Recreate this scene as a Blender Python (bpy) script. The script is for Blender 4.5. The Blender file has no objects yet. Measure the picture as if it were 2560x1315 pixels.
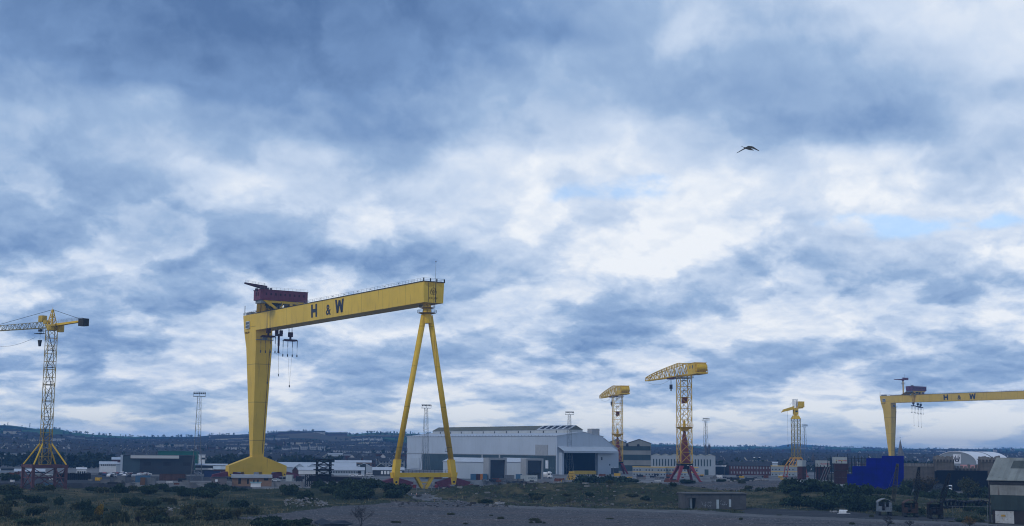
import bpy, bmesh, math, random
import numpy as np
from mathutils import Vector, Matrix
S = bpy.context.scene
COL = S.collection
rnd = random.Random(7)
NP = np.random.RandomState(11)

# ------------------------------------------------------------------ camera
FPX, CAMH = 3555.0, 15.0
PITCH, ROLL = math.atan(467/3555.0), math.radians(.53)
_r0 = Vector((1, 0, 0)); FW = Vector((0, math.cos(PITCH), math.sin(PITCH))); _u0 = Vector((0, -math.sin(PITCH), math.cos(PITCH)))
RI = _r0*math.cos(ROLL) + _u0*math.sin(ROLL)
UP = _u0*math.cos(ROLL) - _r0*math.sin(ROLL)
CAM = Vector((0, 0, CAMH))
cd = bpy.data.cameras.new("camera"); cam = bpy.data.objects.new("camera", cd); COL.objects.link(cam)
cd.sensor_width = 36; cd.lens = 36*FPX/2560; cd.clip_start = 1; cd.clip_end = 60000
M4 = Matrix((RI, UP, -FW)).transposed().to_4x4(); M4.translation = CAM
cam.matrix_world = M4
S.camera = cam
S.view_settings.view_transform = 'Standard'; S.view_settings.look = 'None'
S.view_settings.exposure = 0; S.view_settings.gamma = 1
S.cycles.use_denoising = True; S.cycles.filter_width = 1.1
S.cycles.max_bounces = 5; S.cycles.volume_bounces = 1; S.cycles.transparent_max_bounces = 8

def ray(px, py):
    return RI*((px-1280)/FPX) + UP*((657.5-py)/FPX) + FW
def gz(px, py, z=0.0):                       # where the sight line meets the height z
    d = ray(px, py); return CAM + d*((z-CAMH)/d.z)
def gy(px, py, Y):                           # where the sight line reaches the depth Y
    d = ray(px, py); return CAM + d*(Y/d.y)
def azel(px, py):
    d = ray(px, py); return math.atan2(d.x, d.y), math.atan2(d.z, math.hypot(d.x, d.y))
def srgb(r, g, b):
    f = lambda c: ((c/255+.055)/1.055)**2.4 if c > 10 else c/255/12.92
    return (f(r), f(g), f(b), 1)

# ------------------------------------------------------------------ sun and sky
SUN_EL, SUN_AZ = math.radians(40), math.radians(-128)     # azimuth from +Y, clockwise; behind the camera on the left
sd = bpy.data.lights.new("sun", 'SUN'); sun = bpy.data.objects.new("sun", sd); COL.objects.link(sun)
sd.energy = 1.15; sd.angle = math.radians(14); sd.color = (1, .97, .92)
tosun = Vector((math.sin(SUN_AZ)*math.cos(SUN_EL), math.cos(SUN_AZ)*math.cos(SUN_EL), math.sin(SUN_EL)))
sun.rotation_euler = tosun.to_track_quat('Z', 'Y').to_euler()

W = bpy.data.worlds.new("World"); S.world = W; W.use_nodes = True
NT = W.node_tree; NT.nodes.clear()
class G:                                      # small helper for building node graphs
    def __init__(s, nt): s.nt = nt
    def n(s, t, **kw):
        nd = s.nt.nodes.new(t)
        for k, v in kw.items():
            if k.startswith('i_'):
                k = k[2:]; k = int(k) if k.isdigit() else k.replace('_', ' ')
                s.put(nd.inputs[k], v)
            else: setattr(nd, k, v)
        return nd
    def put(s, sock, v):
        if isinstance(v, bpy.types.NodeSocket): s.nt.links.new(v, sock)
        else:
            try: sock.default_value = v
            except Exception: sock.default_value = tuple(v)[:3]
    def m(s, op, a, b=0.0, c=0.0, clamp=False):
        nd = s.n('ShaderNodeMath', operation=op, use_clamp=clamp)
        for i, v in enumerate((a, b, c)): s.put(nd.inputs[i], v)
        return nd.outputs[0]
    def vm(s, op, a, b=(0, 0, 0)):
        nd = s.n('ShaderNodeVectorMath', operation=op); s.put(nd.inputs[0], a); s.put(nd.inputs[1], b)
        return nd.outputs[0]
    def xyz(s, x, y, z):
        nd = s.n('ShaderNodeCombineXYZ')
        for i, v in enumerate((x, y, z)): s.put(nd.inputs[i], v)
        return nd.outputs[0]
    def sep(s, v):
        nd = s.n('ShaderNodeSeparateXYZ'); s.put(nd.inputs[0], v); return nd.outputs
    def noise(s, v, scale, detail=4, rough=.5, dist=0.0, dim='3D'):
        nd = s.n('ShaderNodeTexNoise', noise_dimensions=dim)
        if v is not None: s.put(nd.inputs['Vector'], v)
        s.put(nd.inputs['Scale'], scale); s.put(nd.inputs['Detail'], detail); s.put(nd.inputs['Roughness'], rough); s.put(nd.inputs['Distortion'], dist)
        return nd.outputs[0]
    def ramp(s, f, stops, interp='LINEAR'):
        nd = s.n('ShaderNodeValToRGB'); cr = nd.color_ramp; cr.interpolation = interp
        while len(cr.elements) < len(stops): cr.elements.new(.5)
        for e, (p, c) in zip(cr.elements, stops): e.position = p; e.color = c
        s.put(nd.inputs[0], f); return nd.outputs[0]
    def mr(s, v, a, b, c=0.0, d=1.0, smooth=False):
        nd = s.n('ShaderNodeMapRange'); nd.interpolation_type = 'SMOOTHSTEP' if smooth else 'LINEAR'
        for i, x in enumerate((v, a, b, c, d)): s.put(nd.inputs[i], x)
        return nd.outputs[0]
    def mix(s, f, a, b, blend='MIX'):
        nd = s.n('ShaderNodeMix', data_type='RGBA', blend_type=blend)
        s.put(nd.inputs[0], f); s.put(nd.inputs[6], a); s.put(nd.inputs[7], b)
        return nd.outputs[2]

# mean brightness of the cloud deck over the sector of sky ahead, every 160 px across and 80 px down the view
SKY = """.18 .12 .05 .03 .02 .04 .08 .14 .25 .40 .48 .58 .60 .72 .76 .78 .75
.25 .15 .05 .05 .05 .06 .08 .15 .20 .33 .46 .66 .56 .58 .68 .75 .85
.22 .25 .10 .08 .20 .15 .15 .20 .36 .50 .48 .42 .38 .45 .50 .58 .72
.55 .45 .22 .25 .30 .28 .28 .35 .45 .50 .45 .38 .30 .35 .38 .50 .60
.50 .48 .80 .50 .40 .33 .30 .40 .55 .60 .75 .60 .42 .28 .35 .65 .72
.38 .45 .55 .78 .62 .68 .52 .85 .90 .75 .95 .80 .75 .88 .80 .65 .62
.48 .48 .52 .52 .85 .52 .70 .80 .92 .82 .85 .95 .95 .92 .85 .75 .80
.50 .50 .50 .45 .55 .62 .78 .85 .78 .80 .92 .92 .74 .84 .90 .90 .90
.28 .55 .45 .38 .45 .40 .35 .50 .72 .75 .88 .82 .52 .70 .82 .88 .90
.62 .70 .65 .60 .60 .65 .60 .62 .68 .58 .65 .62 .66 .50 .55 .46 .50
.50 .50 .48 .42 .50 .58 .42 .38 .50 .50 .52 .66 .65 .70 .42 .65 .70
.45 .40 .38 .60 .64 .60 .60 .58 .55 .46 .55 .58 .56 .60 .55 .50 .55
.65 .50 .66 .50 .52 .66 .58 .60 .62 .54 .52 .52 .60 .64 .48 .60 .60
.74 .74 .66 .68 .66 .72 .76 .76 .78 .78 .78 .74 .76 .78 .80 .80 .78
.97 .97 .97 .97 .97 .99 .99 .97 .97 .97 .97 .97 .97 .97 .97 .97 .97"""
SKY = [[float(v)+(0, 0, 0, 0, 0, .0, .0, .02, .03, .04, .06, .06, .07, .09, .05)[j] for v in l.split()] for j, l in enumerate(SKY.splitlines())]
AZ0, AZ1, EL0, EL1 = math.radians(-21), math.radians(21), 0.0, math.radians(18)
NC, NR = 17, 15
def sky_at(az, el):                           # the table, looked up by compass bearing and height
    d = Vector((math.sin(az)*math.cos(el), math.cos(az)*math.cos(el), math.sin(el)))
    x = (1280+FPX*d.dot(RI)/d.dot(FW))/160; y = (657.5-FPX*d.dot(UP)/d.dot(FW))/80
    x = min(max(x, 0), 15.999); y = min(max(y, 0), 13.999)
    i, j = int(x), int(y); x -= i; y -= j
    return (SKY[j][i]*(1-x)+SKY[j][i+1]*x)*(1-y)+(SKY[j+1][i]*(1-x)+SKY[j+1][i+1]*x)*y
g = G(NT)
D = g.vm('NORMALIZE', g.n('ShaderNodeTexCoord').outputs['Generated'])
dx, dy, dz = g.sep(D)
az = g.m('ARCTAN2', dx, dy); el = g.m('ARCSINE', dz)
ae = g.xyz(az, g.m('MULTIPLY', el, 1.7), 0.0)
wx = g.m('SUBTRACT', g.noise(ae, 9, 5, .55), .5)
wy = g.m('SUBTRACT', g.noise(g.vm('ADD', ae, (3.1, 7.7, 1.3)), 11, 5, .55), .5)
azw = g.m('ADD', az, g.m('MULTIPLY', wx, .075))
elw = g.m('ADD', el, g.m('MULTIPLY', wy, .045))
fx = g.mr(azw, AZ0, AZ1); fy = g.m('MULTIPLY', g.mr(elw, EL0, EL1), NR-1.0)
base = None
for j in range(NR):
    e = EL0+(EL1-EL0)*j/(NR-1)
    fc = g.n('ShaderNodeFloatCurve'); cv = fc.mapping.curves[0]
    for i in range(NC):
        a = AZ0+(AZ1-AZ0)*i/(NC-1); v = sky_at(a, e)
        if i == 0: cv.points[0].location = (0, v)
        elif i == NC-1: cv.points[-1].location = (1, v)
        else: cv.points.new(i/(NC-1), v)
    fc.mapping.update(); g.put(fc.inputs['Value'], fx)
    w = g.mr(g.m('ABSOLUTE', g.m('SUBTRACT', fy, float(j))), 0.0, 1.0, 1.0, 0.0, True)
    t = g.m('MULTIPLY', fc.outputs[0], w)
    base = t if base is None else g.m('ADD', base, t)
# cloud texture: the deck seen in perspective, small flat puffs low down and big soft sheets overhead
low = g.mr(el, math.radians(3), math.radians(14), 1.0, 0.0, True)
e1 = g.m('ADD', g.m('MAXIMUM', el, 0.0), .085)
uv = g.xyz(g.m('MULTIPLY', az, 6.2), g.m('MULTIPLY', g.m('LOGARITHM', e1, math.e), 2.3), 0.0)
wn = g.n('ShaderNodeTexNoise', i_Vector=uv, i_Scale=2.6, i_Detail=5.0, i_Roughness=.6).outputs['Color']
uv = g.vm('ADD', uv, g.vm('MULTIPLY', g.vm('SUBTRACT', wn, (.5, .5, .5)), (.20, .12, 0)))
A = g.noise(uv, 1.9, 9, .52)
Al = g.noise(g.vm('SUBTRACT', uv, (.0, .085, 0)), 1.9, 9, .52)
B = g.noise(g.vm('ADD', uv, (5.3, 2.1, 4.4)), 5.6, 8, .53)
Bl = g.noise(g.vm('ADD', uv, (5.3, 2.055, 4.4)), 5.6, 8, .53)
fa = g.m('SUBTRACT', g.mr(A, .39, .60, 0.0, 1.0, True), .5)
fb = g.m('SUBTRACT', g.mr(B, .36, .64, 0.0, 1.0, True), .5)
rim = g.m('MULTIPLY', g.mr(A, .37, .44, 0.0, 1.0, True), g.mr(A, .44, .52, 1.0, 0.0, True))
tex = g.m('MULTIPLY', fa, g.m('MULTIPLY_ADD', low, -.24, -.08))
tex = g.m('ADD', tex, g.m('MULTIPLY', fb, g.m('MULTIPLY_ADD', low, -.08, -.04)))
tex = g.m('ADD', tex, g.m('MULTIPLY', g.m('SUBTRACT', Al, A), g.m('MULTIPLY_ADD', low, .62, .22)))
tex = g.m('ADD', tex, g.m('MULTIPLY', g.m('SUBTRACT', Bl, B), g.m('MULTIPLY_ADD', low, .24, .08)))
tex = g.m('ADD', tex, g.m('MULTIPLY', rim, g.m('MULTIPLY_ADD', low, .07, .03)))
C_ = g.noise(g.vm('ADD', uv, (1.7, 9.2, 2.6)), 13.0, 6, .55); Cl = g.noise(g.vm('ADD', uv, (1.7, 9.17, 2.6)), 13.0, 6, .55)
tex = g.m('ADD', tex, g.m('MULTIPLY', g.m('ADD', g.m('SUBTRACT', Cl, C_), g.m('MULTIPLY', g.m('SUBTRACT', C_, .5), -.5)), g.m('MULTIPLY_ADD', low, .17, .04)))
base = g.m('MINIMUM', base, .86)
n2 = g.m('SUBTRACT', B, .5)
base = g.mr(g.mr(el, math.radians(19), math.radians(40), 0.0, 1.0, True), 0.0, 1.0, base, .16)   # unseen overhead deck set dark so that the ambient light turns bluer
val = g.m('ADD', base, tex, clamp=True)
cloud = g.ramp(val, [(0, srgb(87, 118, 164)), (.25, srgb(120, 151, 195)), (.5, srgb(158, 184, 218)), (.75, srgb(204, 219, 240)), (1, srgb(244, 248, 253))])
hz_ = g.mr(el, 0.0, math.radians(3.0), 1.0, 0.0, True)
cloud = g.mix(g.m('MULTIPLY', hz_, 1.0), cloud, g.mix(1.0, cloud, (1.14, 1.13, 1.03, 1), 'MULTIPLY'))     # brighter deck towards the open horizon
gap = None                                    # the few openings of blue
for px, py, sx, sy, amp in ((1565, 478, 95, 22, 1.25), (1430, 497, 60, 16, .8), (1640, 448, 60, 12, .9), (2130, 560, 120, 15, .9), (2240, 590, 70, 26, 1.1), (2390, 572, 130, 18, 1.1), (2490, 545, 60, 18, .8)):
    a0, e0 = azel(px, py)
    q = g.m('ADD', g.m('POWER', g.m('DIVIDE', g.m('SUBTRACT', g.m('ADD', az, g.m('MULTIPLY', wx, .03)), a0), sx/FPX), 2.0),
            g.m('POWER', g.m('DIVIDE', g.m('SUBTRACT', g.m('ADD', el, g.m('MULTIPLY', wy, .03)), e0), sy/FPX), 2.0))
    q = g.m('MULTIPLY', g.m('EXPONENT', g.m('MULTIPLY', q, -.7)), amp)
    gap = q if gap is None else g.m('ADD', gap, q)
gap = g.mr(g.m('MULTIPLY', gap, g.m('MULTIPLY_ADD', n2, 3.6, 1.0)), .20, 1.25, 0.0, .55, True)
sky = g.n('ShaderNodeTexSky', sky_type='NISHITA', sun_disc=False, sun_elevation=SUN_EL, sun_rotation=SUN_AZ, altitude=20, air_density=1, dust_density=.4, ozone_density=2)
blue = g.mix(1.0, sky.outputs[0], (1.35, 1.5, 1.7, 1), 'MULTIPLY')
SKYS = .1
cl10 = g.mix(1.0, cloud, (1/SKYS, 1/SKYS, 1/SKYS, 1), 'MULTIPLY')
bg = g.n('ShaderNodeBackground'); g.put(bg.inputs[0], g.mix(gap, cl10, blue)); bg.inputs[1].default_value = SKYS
wo = g.n('ShaderNodeOutputWorld'); NT.links.new(bg.outputs[0], wo.inputs[0])

# ------------------------------------------------------------------ helpers
class MB:
    """collects faces; build() links them as one mesh object"""
    def __init__(s): s.v = []; s.f = []; s.m = []
    def face(s, pts, m=0):
        k = len(s.v); s.v += [tuple(p) for p in pts]; s.f.append(tuple(range(k, k+len(pts)))); s.m.append(m)
    def hexa(s, lo, hi, m=0):                 # two quads (same order) joined into a closed block
        k = len(s.v); s.v += [tuple(p) for p in lo]+[tuple(p) for p in hi]; n = len(lo)
        s.f.append(tuple(range(k+n-1, k-1, -1))); s.f.append(tuple(range(k+n, k+2*n))); s.m += [m, m]
        for i in range(n):
            j = (i+1) % n; s.f.append((k+i, k+j, k+n+j, k+n+i)); s.m.append(m)
    def box(s, x0, x1, y0, y1, z0, z1, m=0):
        s.hexa([(x0, y0, z0), (x1, y0, z0), (x1, y1, z0), (x0, y1, z0)], [(x0, y0, z1), (x1, y0, z1), (x1, y1, z1), (x0, y1, z1)], m)
    def cbox(s, c, d, rz=0, m=0):             # centre, full size, turn
        ca, sa = math.cos(rz), math.sin(rz); q = []
        for z in (-.5, .5):
            q.append([(c[0]+ca*a*d[0]-sa*b*d[1], c[1]+sa*a*d[0]+ca*b*d[1], c[2]+z*d[2]) for a, b in ((-.5, -.5), (.5, -.5), (.5, .5), (-.5, .5))])
        s.hexa(q[0], q[1], m)
    def prism(s, poly, off, m=0):             # flat outline pushed along a vector
        o = Vector(off); s.hexa([Vector(p) for p in poly], [Vector(p)+o for p in poly], m)
    def tube(s, p, q, r, r2=None, n=8, m=0, cap=True):
        p, q = Vector(p), Vector(q); d = (q-p)
        if d.length < 1e-6: return
        d.normalize(); u = d.orthogonal().normalized(); w = d.cross(u); r2 = r if r2 is None else r2
        R = [[c+(u*math.cos(2*math.pi*i/n)+w*math.sin(2*math.pi*i/n))*rr for i in range(n)] for c, rr in ((p, r), (q, r2))]
        s.hexa(R[0], R[1], m)
    def bar(s, p, q, w, m=0):
        s.tube(p, q, w*.7, n=4, m=m)
    def path(s, pts, w, m=0, n=4):
        for a, b in zip(pts, pts[1:]): s.tube(a, b, w, n=n, m=m)
    def truss(s, A, B, n, rc, rd, cross=True, m=0, skip=()):
        """lattice between two matching rings of corners, n bays"""
        A = [Vector(a) for a in A]; B = [Vector(b) for b in B]; k = len(A)
        lev = [[a.lerp(b, i/n) for a, b in zip(A, B)] for i in range(n+1)]
        for a, b in zip(A, B): s.bar(a, b, rc, m)
        for i, L in enumerate(lev):
            for j in range(k):
                s.bar(L[j], L[(j+1) % k], rd, m)
                if i < n and j not in skip:
                    N = lev[i+1]
                    if (i+j) % 2 or cross: s.bar(L[j], N[(j+1) % k], rd, m)
                    if not (i+j) % 2 or cross: s.bar(L[(j+1) % k], N[j], rd, m)
    def rail(s, pts, h=1.1, w=.05, gap=3.0, m=0):
        """hand rail along a line"""
        for a, b in zip(pts, pts[1:]):
            a, b = Vector(a), Vector(b); n = max(1, int((b-a).length/gap)); up = Vector((0, 0, h))
            s.bar(a+up, b+up, w, m); s.bar(a+up*.5, b+up*.5, w, m)
            for i in range(n+1): c = a.lerp(b, i/n); s.bar(c, c+up, w, m)
    def dome(s, c, r, n=10, k=4, sz=1.0, m=0):
        for i in range(k):
            a0, a1 = math.pi/2*i/k, math.pi/2*(i+1)/k
            for j in range(n):
                b0, b1 = 2*math.pi*j/n, 2*math.pi*(j+1)/n
                f = lambda a, b: (c[0]+r*math.cos(a)*math.cos(b), c[1]+r*math.cos(a)*math.sin(b), c[2]+r*sz*math.sin(a))
                s.face([f(a0, b0), f(a0, b1), f(a1, b1)] + ([f(a1, b0)] if i < k-1 else []), m)
    def build(s, name, mats, parent=None, smooth=False):
        me = bpy.data.meshes.new(name); me.from_pydata(s.v, [], s.f)
        mats = mats if isinstance(mats, (list, tuple)) else [mats]
        for x in mats: me.materials.append(x)
        if len(mats) > 1: me.polygons.foreach_set('material_index', s.m)
        if smooth: me.polygons.foreach_set('use_smooth', [True]*len(s.f))
        o = bpy.data.objects.new(name, me); COL.objects.link(o)
        if parent is not None: o.parent = parent
        return o
def tag(o, label=None, cat=None, group=None, kind=None):
    if label: o['label'] = label
    if cat: o['category'] = cat
    if group: o['group'] = group
    if kind: o['kind'] = kind
    return o
def thing(name, label, cat, loc=(0, 0, 0), rz=0.0, group=None):
    o = bpy.data.objects.new(name, None); COL.objects.link(o); o.empty_display_size = .5
    o.location = loc; o.rotation_euler = (0, 0, rz)
    return tag(o, label, cat, group)
def copy_tree(o, parent=None):
    c = o.copy(); COL.objects.link(c); c.parent = parent
    for ch in list(o.children): copy_tree(ch, c)
    return c
def one(name, mb, mats, label, cat, loc=(0, 0, 0), rz=0.0, group=None, smooth=False):
    o = mb.build(name, mats, smooth=smooth); o.location = loc; o.rotation_euler = (0, 0, rz)
    return tag(o, label, cat, group)
def text_part(name, body, size, m, parent, origin, xdir, updir, depth=.06, sx=1.0, bold=0.0, kind='part'):
    """lettering as a mesh lying on a face: origin = lower left, xdir / updir span the face"""
    cu = bpy.data.curves.new(name, 'FONT'); cu.body = body; cu.size = size; cu.extrude = depth; cu.offset = bold; cu.resolution_u = 3
    t = bpy.data.objects.new(name, cu); COL.objects.link(t)
    bpy.context.view_layer.update()
    me = bpy.data.meshes.new_from_object(t.evaluated_get(bpy.context.evaluated_depsgraph_get()))
    bpy.data.objects.remove(t); bpy.data.curves.remove(cu)
    X = Vector(xdir).normalized(); Y = Vector(updir).normalized(); Z = X.cross(Y); O = Vector(origin)
    for v in me.vertices: v.co = O + X*(v.co.x*sx) + Y*v.co.y + Z*v.co.z
    me.materials.clear(); me.materials.append(m); me.name = name
    o = bpy.data.objects.new(name, me); COL.objects.link(o); o.parent = parent
    return o

# ------------------------------------------------------------------ materials
MATS = {}
def mat(name, c, rough=.75, var=.18, scale=.4, c2=None, streak=0.0, stripe=None, metal=0.0, spot=0.0, joint=None):
    """base colour with uneven tone; c2/streak: run-down stains; spot: blotches of c2; stripe: (axis scale xyz, depth) ribs; joint: (w, h) panel seams"""
    if name in MATS: return MATS[name]
    m = bpy.data.materials.new(name); m.use_nodes = True; nt = m.node_tree; g = G(nt)
    b = nt.nodes['Principled BSDF']; b.inputs['Roughness'].default_value = rough; b.inputs['Metallic'].default_value = metal
    b.inputs['Specular IOR Level'].default_value = .25 if rough < .62 else .06
    P = g.n('ShaderNodeTexCoord').outputs['Object']
    n = g.noise(P, scale, 5, .6); c = tuple(c)+(1,) if len(c) == 3 else c
    f = g.mr(n, .3, .7, 1-var, 1+var)
    col = g.mix(1.0, c, g.n('ShaderNodeCombineColor', i_0=f, i_1=f, i_2=f).outputs[0], 'MULTIPLY')
    if c2 is not None:
        c2 = tuple(c2)+(1,) if len(c2) == 3 else c2
        if streak:
            w = g.noise(g.vm('MULTIPLY', P, (.9, .9, .05)), 1.0, 6, .65)
            col = g.mix(g.mr(w, .56, .72, 0.0, streak, True), col, c2)
        if spot:
            w = g.noise(P, scale*2.3, 7, .65)
            col = g.mix(g.mr(w, .54, .66, 0.0, spot, True), col, c2)
    if stripe:
        w = g.sep(g.vm('MULTIPLY', P, stripe[0])); q = g.m('FRACT', g.m('ADD', g.m('ADD', w[0], w[1]), w[2]))
        q = g.mr(g.m('ABSOLUTE', g.m('SUBTRACT', q, .5)), .0, .5, 1-stripe[1], 1.0)
        bp = g.n('ShaderNodeBump'); bp.inputs['Strength'].default_value = .6; bp.inputs['Distance'].default_value = .12; g.put(bp.inputs['Height'], q); nt.links.new(bp.outputs[0], b.inputs['Normal'])
        cell = g.noise(g.vm('FLOOR', g.vm('MULTIPLY', P, stripe[0])), 7.3, 1)
        q2 = g.mr(cell, .3, .7, 1-stripe[1]*.5, 1+stripe[1]*.5)
        col = g.mix(1.0, col, g.n('ShaderNodeCombineColor', i_0=q2, i_1=q2, i_2=q2).outputs[0], 'MULTIPLY')
    if joint:
        x, y, z = g.sep(P)
        jx = g.m('FRACT', g.m('DIVIDE', g.m('ADD', x, y), joint[0])); jz = g.m('FRACT', g.m('DIVIDE', z, joint[1]))
        j = g.m('MAXIMUM', g.m('LESS_THAN', jx, joint[2]/joint[0]), g.m('LESS_THAN', jz, joint[2]/joint[1]))
        col = g.mix(g.m('MULTIPLY', j, .7), col, tuple(v*.35 for v in c[:3])+(1,))
    nt.links.new(col, b.inputs['Base Color'])
    MATS[name] = m; return m
YEL = mat('yellow_paint', (.68, .42, .022), .5, .10, .12, (.22, .10, .02), .5)
YEL2 = mat('yellow_steel', (.62, .38, .02), .55, .15, .3, (.25, .12, .03), .4)
MAROON = mat('maroon_paint', (.13, .032, .055), .6, .22, .5, (.10, .05, .05), .5)
RED = mat('red_paint', (.19, .026, .034), .55, .2, .4, (.20, .05, .04), .5)
PINK = mat('faded_red_steel', (.115, .056, .06), .7, .2, .6, (.14, .06, .05), .5)
DARK = mat('dark_machinery', (.018, .018, .022), .6, .3, 1.0)
BLACK = mat('black_letter_paint', (.018, .018, .03), .5, .1, 1.0)
STEEL = mat('grey_steel', (.16, .17, .18), .55, .2, .5)
GALV = mat('galvanised_steel', (.13, .14, .15), .5, .15, .5)
CABLE = mat('steel_cable', (.05, .05, .055), .5, .1, 1.0)
WHITE = mat('white_paint', (.72, .72, .72), .55, .08, .5, (.4, .4, .38), .4)
GLASS = mat('window_glass', (.03, .04, .05), .12, .1, .5)
CONC = mat('concrete', (.14, .135, .13), .9, .25, .25, (.09, .085, .08), .6)
STAIN = mat('rust_stain', (.20, .085, .02), .8, .3, .6)

# ------------------------------------------------------------------ dock grid: the cranes, halls and quays share one direction
AX = Vector((-.541, .841, 0)); NX = Vector((.841, .541, 0)); DOCKRZ = math.atan2(.841, -.541)
CR = Vector((-30.16, 546.42, 0))              # foot of the big crane's sheer legs
def dock(s, q, z=0.0):                        # along the girder / along the rails
    return CR + AX*s + NX*q + Vector((0, 0, z))
def gauss(x, y, cx, cy, sx, sy): return np.exp(-(((x-cx)/sx)**2+((y-cy)/sy)**2))
_ph = NP.rand(40, 4)
def fbm(x, y, sc, oct=5):
    x = np.asarray(x, float); y = np.asarray(y, float); t = np.zeros_like(x); a = 1.0; tot = 0
    for o in range(oct):
        for k in range(3):
            th = _ph[o*3+k, 0]*6.283; ph = _ph[o*3+k, 1]*6.283; k2 = _ph[o*3+k, 2]*.6+.7
            u = (x*math.cos(th)+y*math.sin(th))*k2/sc; w = (-x*math.sin(th)+y*math.cos(th))*k2/sc
            t = t+a*np.sin(6.283*u+ph+1.3*np.sin(6.283*w*.7+ph*2))/3
        tot += a*.6; a *= .55; sc = sc/2.03
    return t/tot
def inpoly(X, Y, P):
    r = np.zeros(X.shape, bool); n = len(P)
    for i in range(n):
        x0, y0 = P[i]; x1, y1 = P[(i+1) % n]
        c = ((y0 > Y) != (y1 > Y)) & (X < (x1-x0)*(Y-y0)/(y1-y0+1e-12)+x0); r ^= c
    return r
def gp(*pts): return [tuple(gz(x, y)[:2]) for x, y in pts]
GRAVEL_P = gp((590, 1297), (700, 1283), (800, 1270), (1000, 1256), (1160, 1256), (1320, 1271), (1700, 1282), (1860, 1291), (2160, 1304), (2800, 1322), (2800, 1420), (900, 1420), (800, 1316), (690, 1308))
PATH_P = gp((960, 1236), (1190, 1236), (1180, 1241), (1060, 1244), (1110, 1253), (1300, 1265), (1500, 1271), (1700, 1275), (1860, 1284), (2160, 1297), (2800, 1318), (2800, 1322), (2160, 1304), (1860, 1291), (1700, 1282), (1300, 1271), (1160, 1256), (1060, 1254), (1000, 1246))
MOUND_P = gp((1560, 1219), (1640, 1211), (1720, 1206), (1860, 1207), (1940, 1206), (2060, 1209), (2110, 1222), (2010, 1232), (1900, 1226), (1760, 1228), (1640, 1224))
YARD_P = gp((170, 1214), (300, 1208), (400, 1202), (570, 1202), (620, 1212), (300, 1215))
ASPH_P = gp((1850, 1271), (2050, 1275), (2190, 1286), (2480, 1300), (2800, 1316), (2160, 1297), (1860, 1284))
BERMS = [(gz(1480, 1252), 50, 15, 3.0), (gz(1300, 1249), 30, 12, 2.2), (gz(1640, 1255), 26, 12, 2.6), (gz(800, 1240), 32, 18, 1.8), (gz(950, 1246), 18, 12, 1.3),
         (gz(300, 1243), 70, 25, .7), (gz(80, 1240), 45, 22, .7), (gz(520, 1262), 25, 10, 1.2), (gz(1980, 1252), 22, 16, 2.4), (gz(2080, 1262), 26, 14, 1.8),
         (gz(1870, 1222), 30, 22, 1.6), (gz(1960, 1219), 24, 20, 2.6), (gz(1720, 1218), 24, 16, 1.5), (gz(2330, 1262), 50, 16, 1.6)]
def height(x, y):
    x = np.asarray(x, float); y = np.asarray(y, float)
    h = np.zeros_like(x)
    for c, sx, sy, a in BERMS: h = h+a*gauss(x, y, c.x, c.y, sx, sy)
    rough = 1.0*(y < 560)*np.clip((560-y)/60, 0, 1)
    flat = sum(1.0*(inpoly(x+a, y+b, GRAVEL_P) | inpoly(x+a, y+b, PATH_P) | inpoly(x+a, y+b, ASPH_P)) for a, b in ((0, 0), (0, 3), (0, -3), (0, 7), (0, -7), (3, 0), (-3, 0), (5, 5), (-5, 5), (5, -5), (-5, -5)))/11
    h = h+rough*(.55-.43*flat)*fbm(x, y, 34, 5)+rough*.25*(1-flat)*fbm(x+50, y, 7, 3)
    h = h*(1-flat)+flat*np.minimum(h*.3, .25)
    dxx, dyy = x-CR.x, y-CR.y; s = dxx*AX.x+dyy*AX.y; q = dxx*NX.x+dyy*NX.y
    basin = np.clip((s-30)/1.0, 0, 1)*np.clip((110-s)/1.0, 0, 1)*np.clip((q+150)/1.0, 0, 1)*np.clip((150-q)/1.0, 0, 1)
    return h*(1-basin)-7*basin
def ground(x, y): return float(height(np.array([x]), np.array([y]))[0])

def mat_ground(name, cols, scales, rough=.95, fleck=None, tracks=None):
    m = bpy.data.materials.new(name); m.use_nodes = True; nt = m.node_tree; g = G(nt); b = nt.nodes['Principled BSDF']
    b.inputs['Roughness'].default_value = rough; b.inputs['Specular IOR Level'].default_value = .1
    P = g.n('ShaderNodeTexCoord').outputs['Object']
    col = cols[0]+(1,)
    for c, (sc, lo, hi, amt) in zip(cols[1:], scales):
        col = g.mix(g.mr(g.noise(P, sc, 6, .62, .4), lo, hi, 0.0, amt, True), col, c+(1,))
    if tracks:
        t = g.noise(g.vm('MULTIPLY', P, (.016, .13, 1)), 1.0, 5, .6, .8); col = g.mix(g.mr(t, .52, .60, 0.0, .65, True), col, tracks[0]+(1,)); t = g.noise(g.vm('MULTIPLY', P, (.02, .30, 1)), 1.0, 4, .6, 1.2); col = g.mix(g.mr(t, .58, .64, 0.0, .6, True), col, tracks[1]+(1,))
    if fleck:
        v = g.n('ShaderNodeTexVoronoi'); g.put(v.inputs['Vector'], P); v.inputs['Scale'].default_value = fleck[0]
        r = g.sep(v.outputs['Color'])[0]
        col = g.mix(g.m('MULTIPLY', g.m('GREATER_THAN', r, fleck[2]), .85), col, fleck[1]+(1,))
    nt.links.new(col, b.inputs['Base Color'])
    bp = g.n('ShaderNodeBump'); bp.inputs['Strength'].default_value = .8; bp.inputs['Distance'].default_value = .25
    g.put(bp.inputs['Height'], g.noise(P, 2.5, 4, .7)); nt.links.new(bp.outputs[0], b.inputs['Normal'])
    return m
M_GRASS = mat_ground('rough_grass', [(.030, .038, .017), (.110, .092, .048), (.016, .025, .012), (.065, .062, .038)], [(.07, .48, .60, .9), (.11, .50, .62, .85), (.9, .5, .64, .7)])
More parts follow.
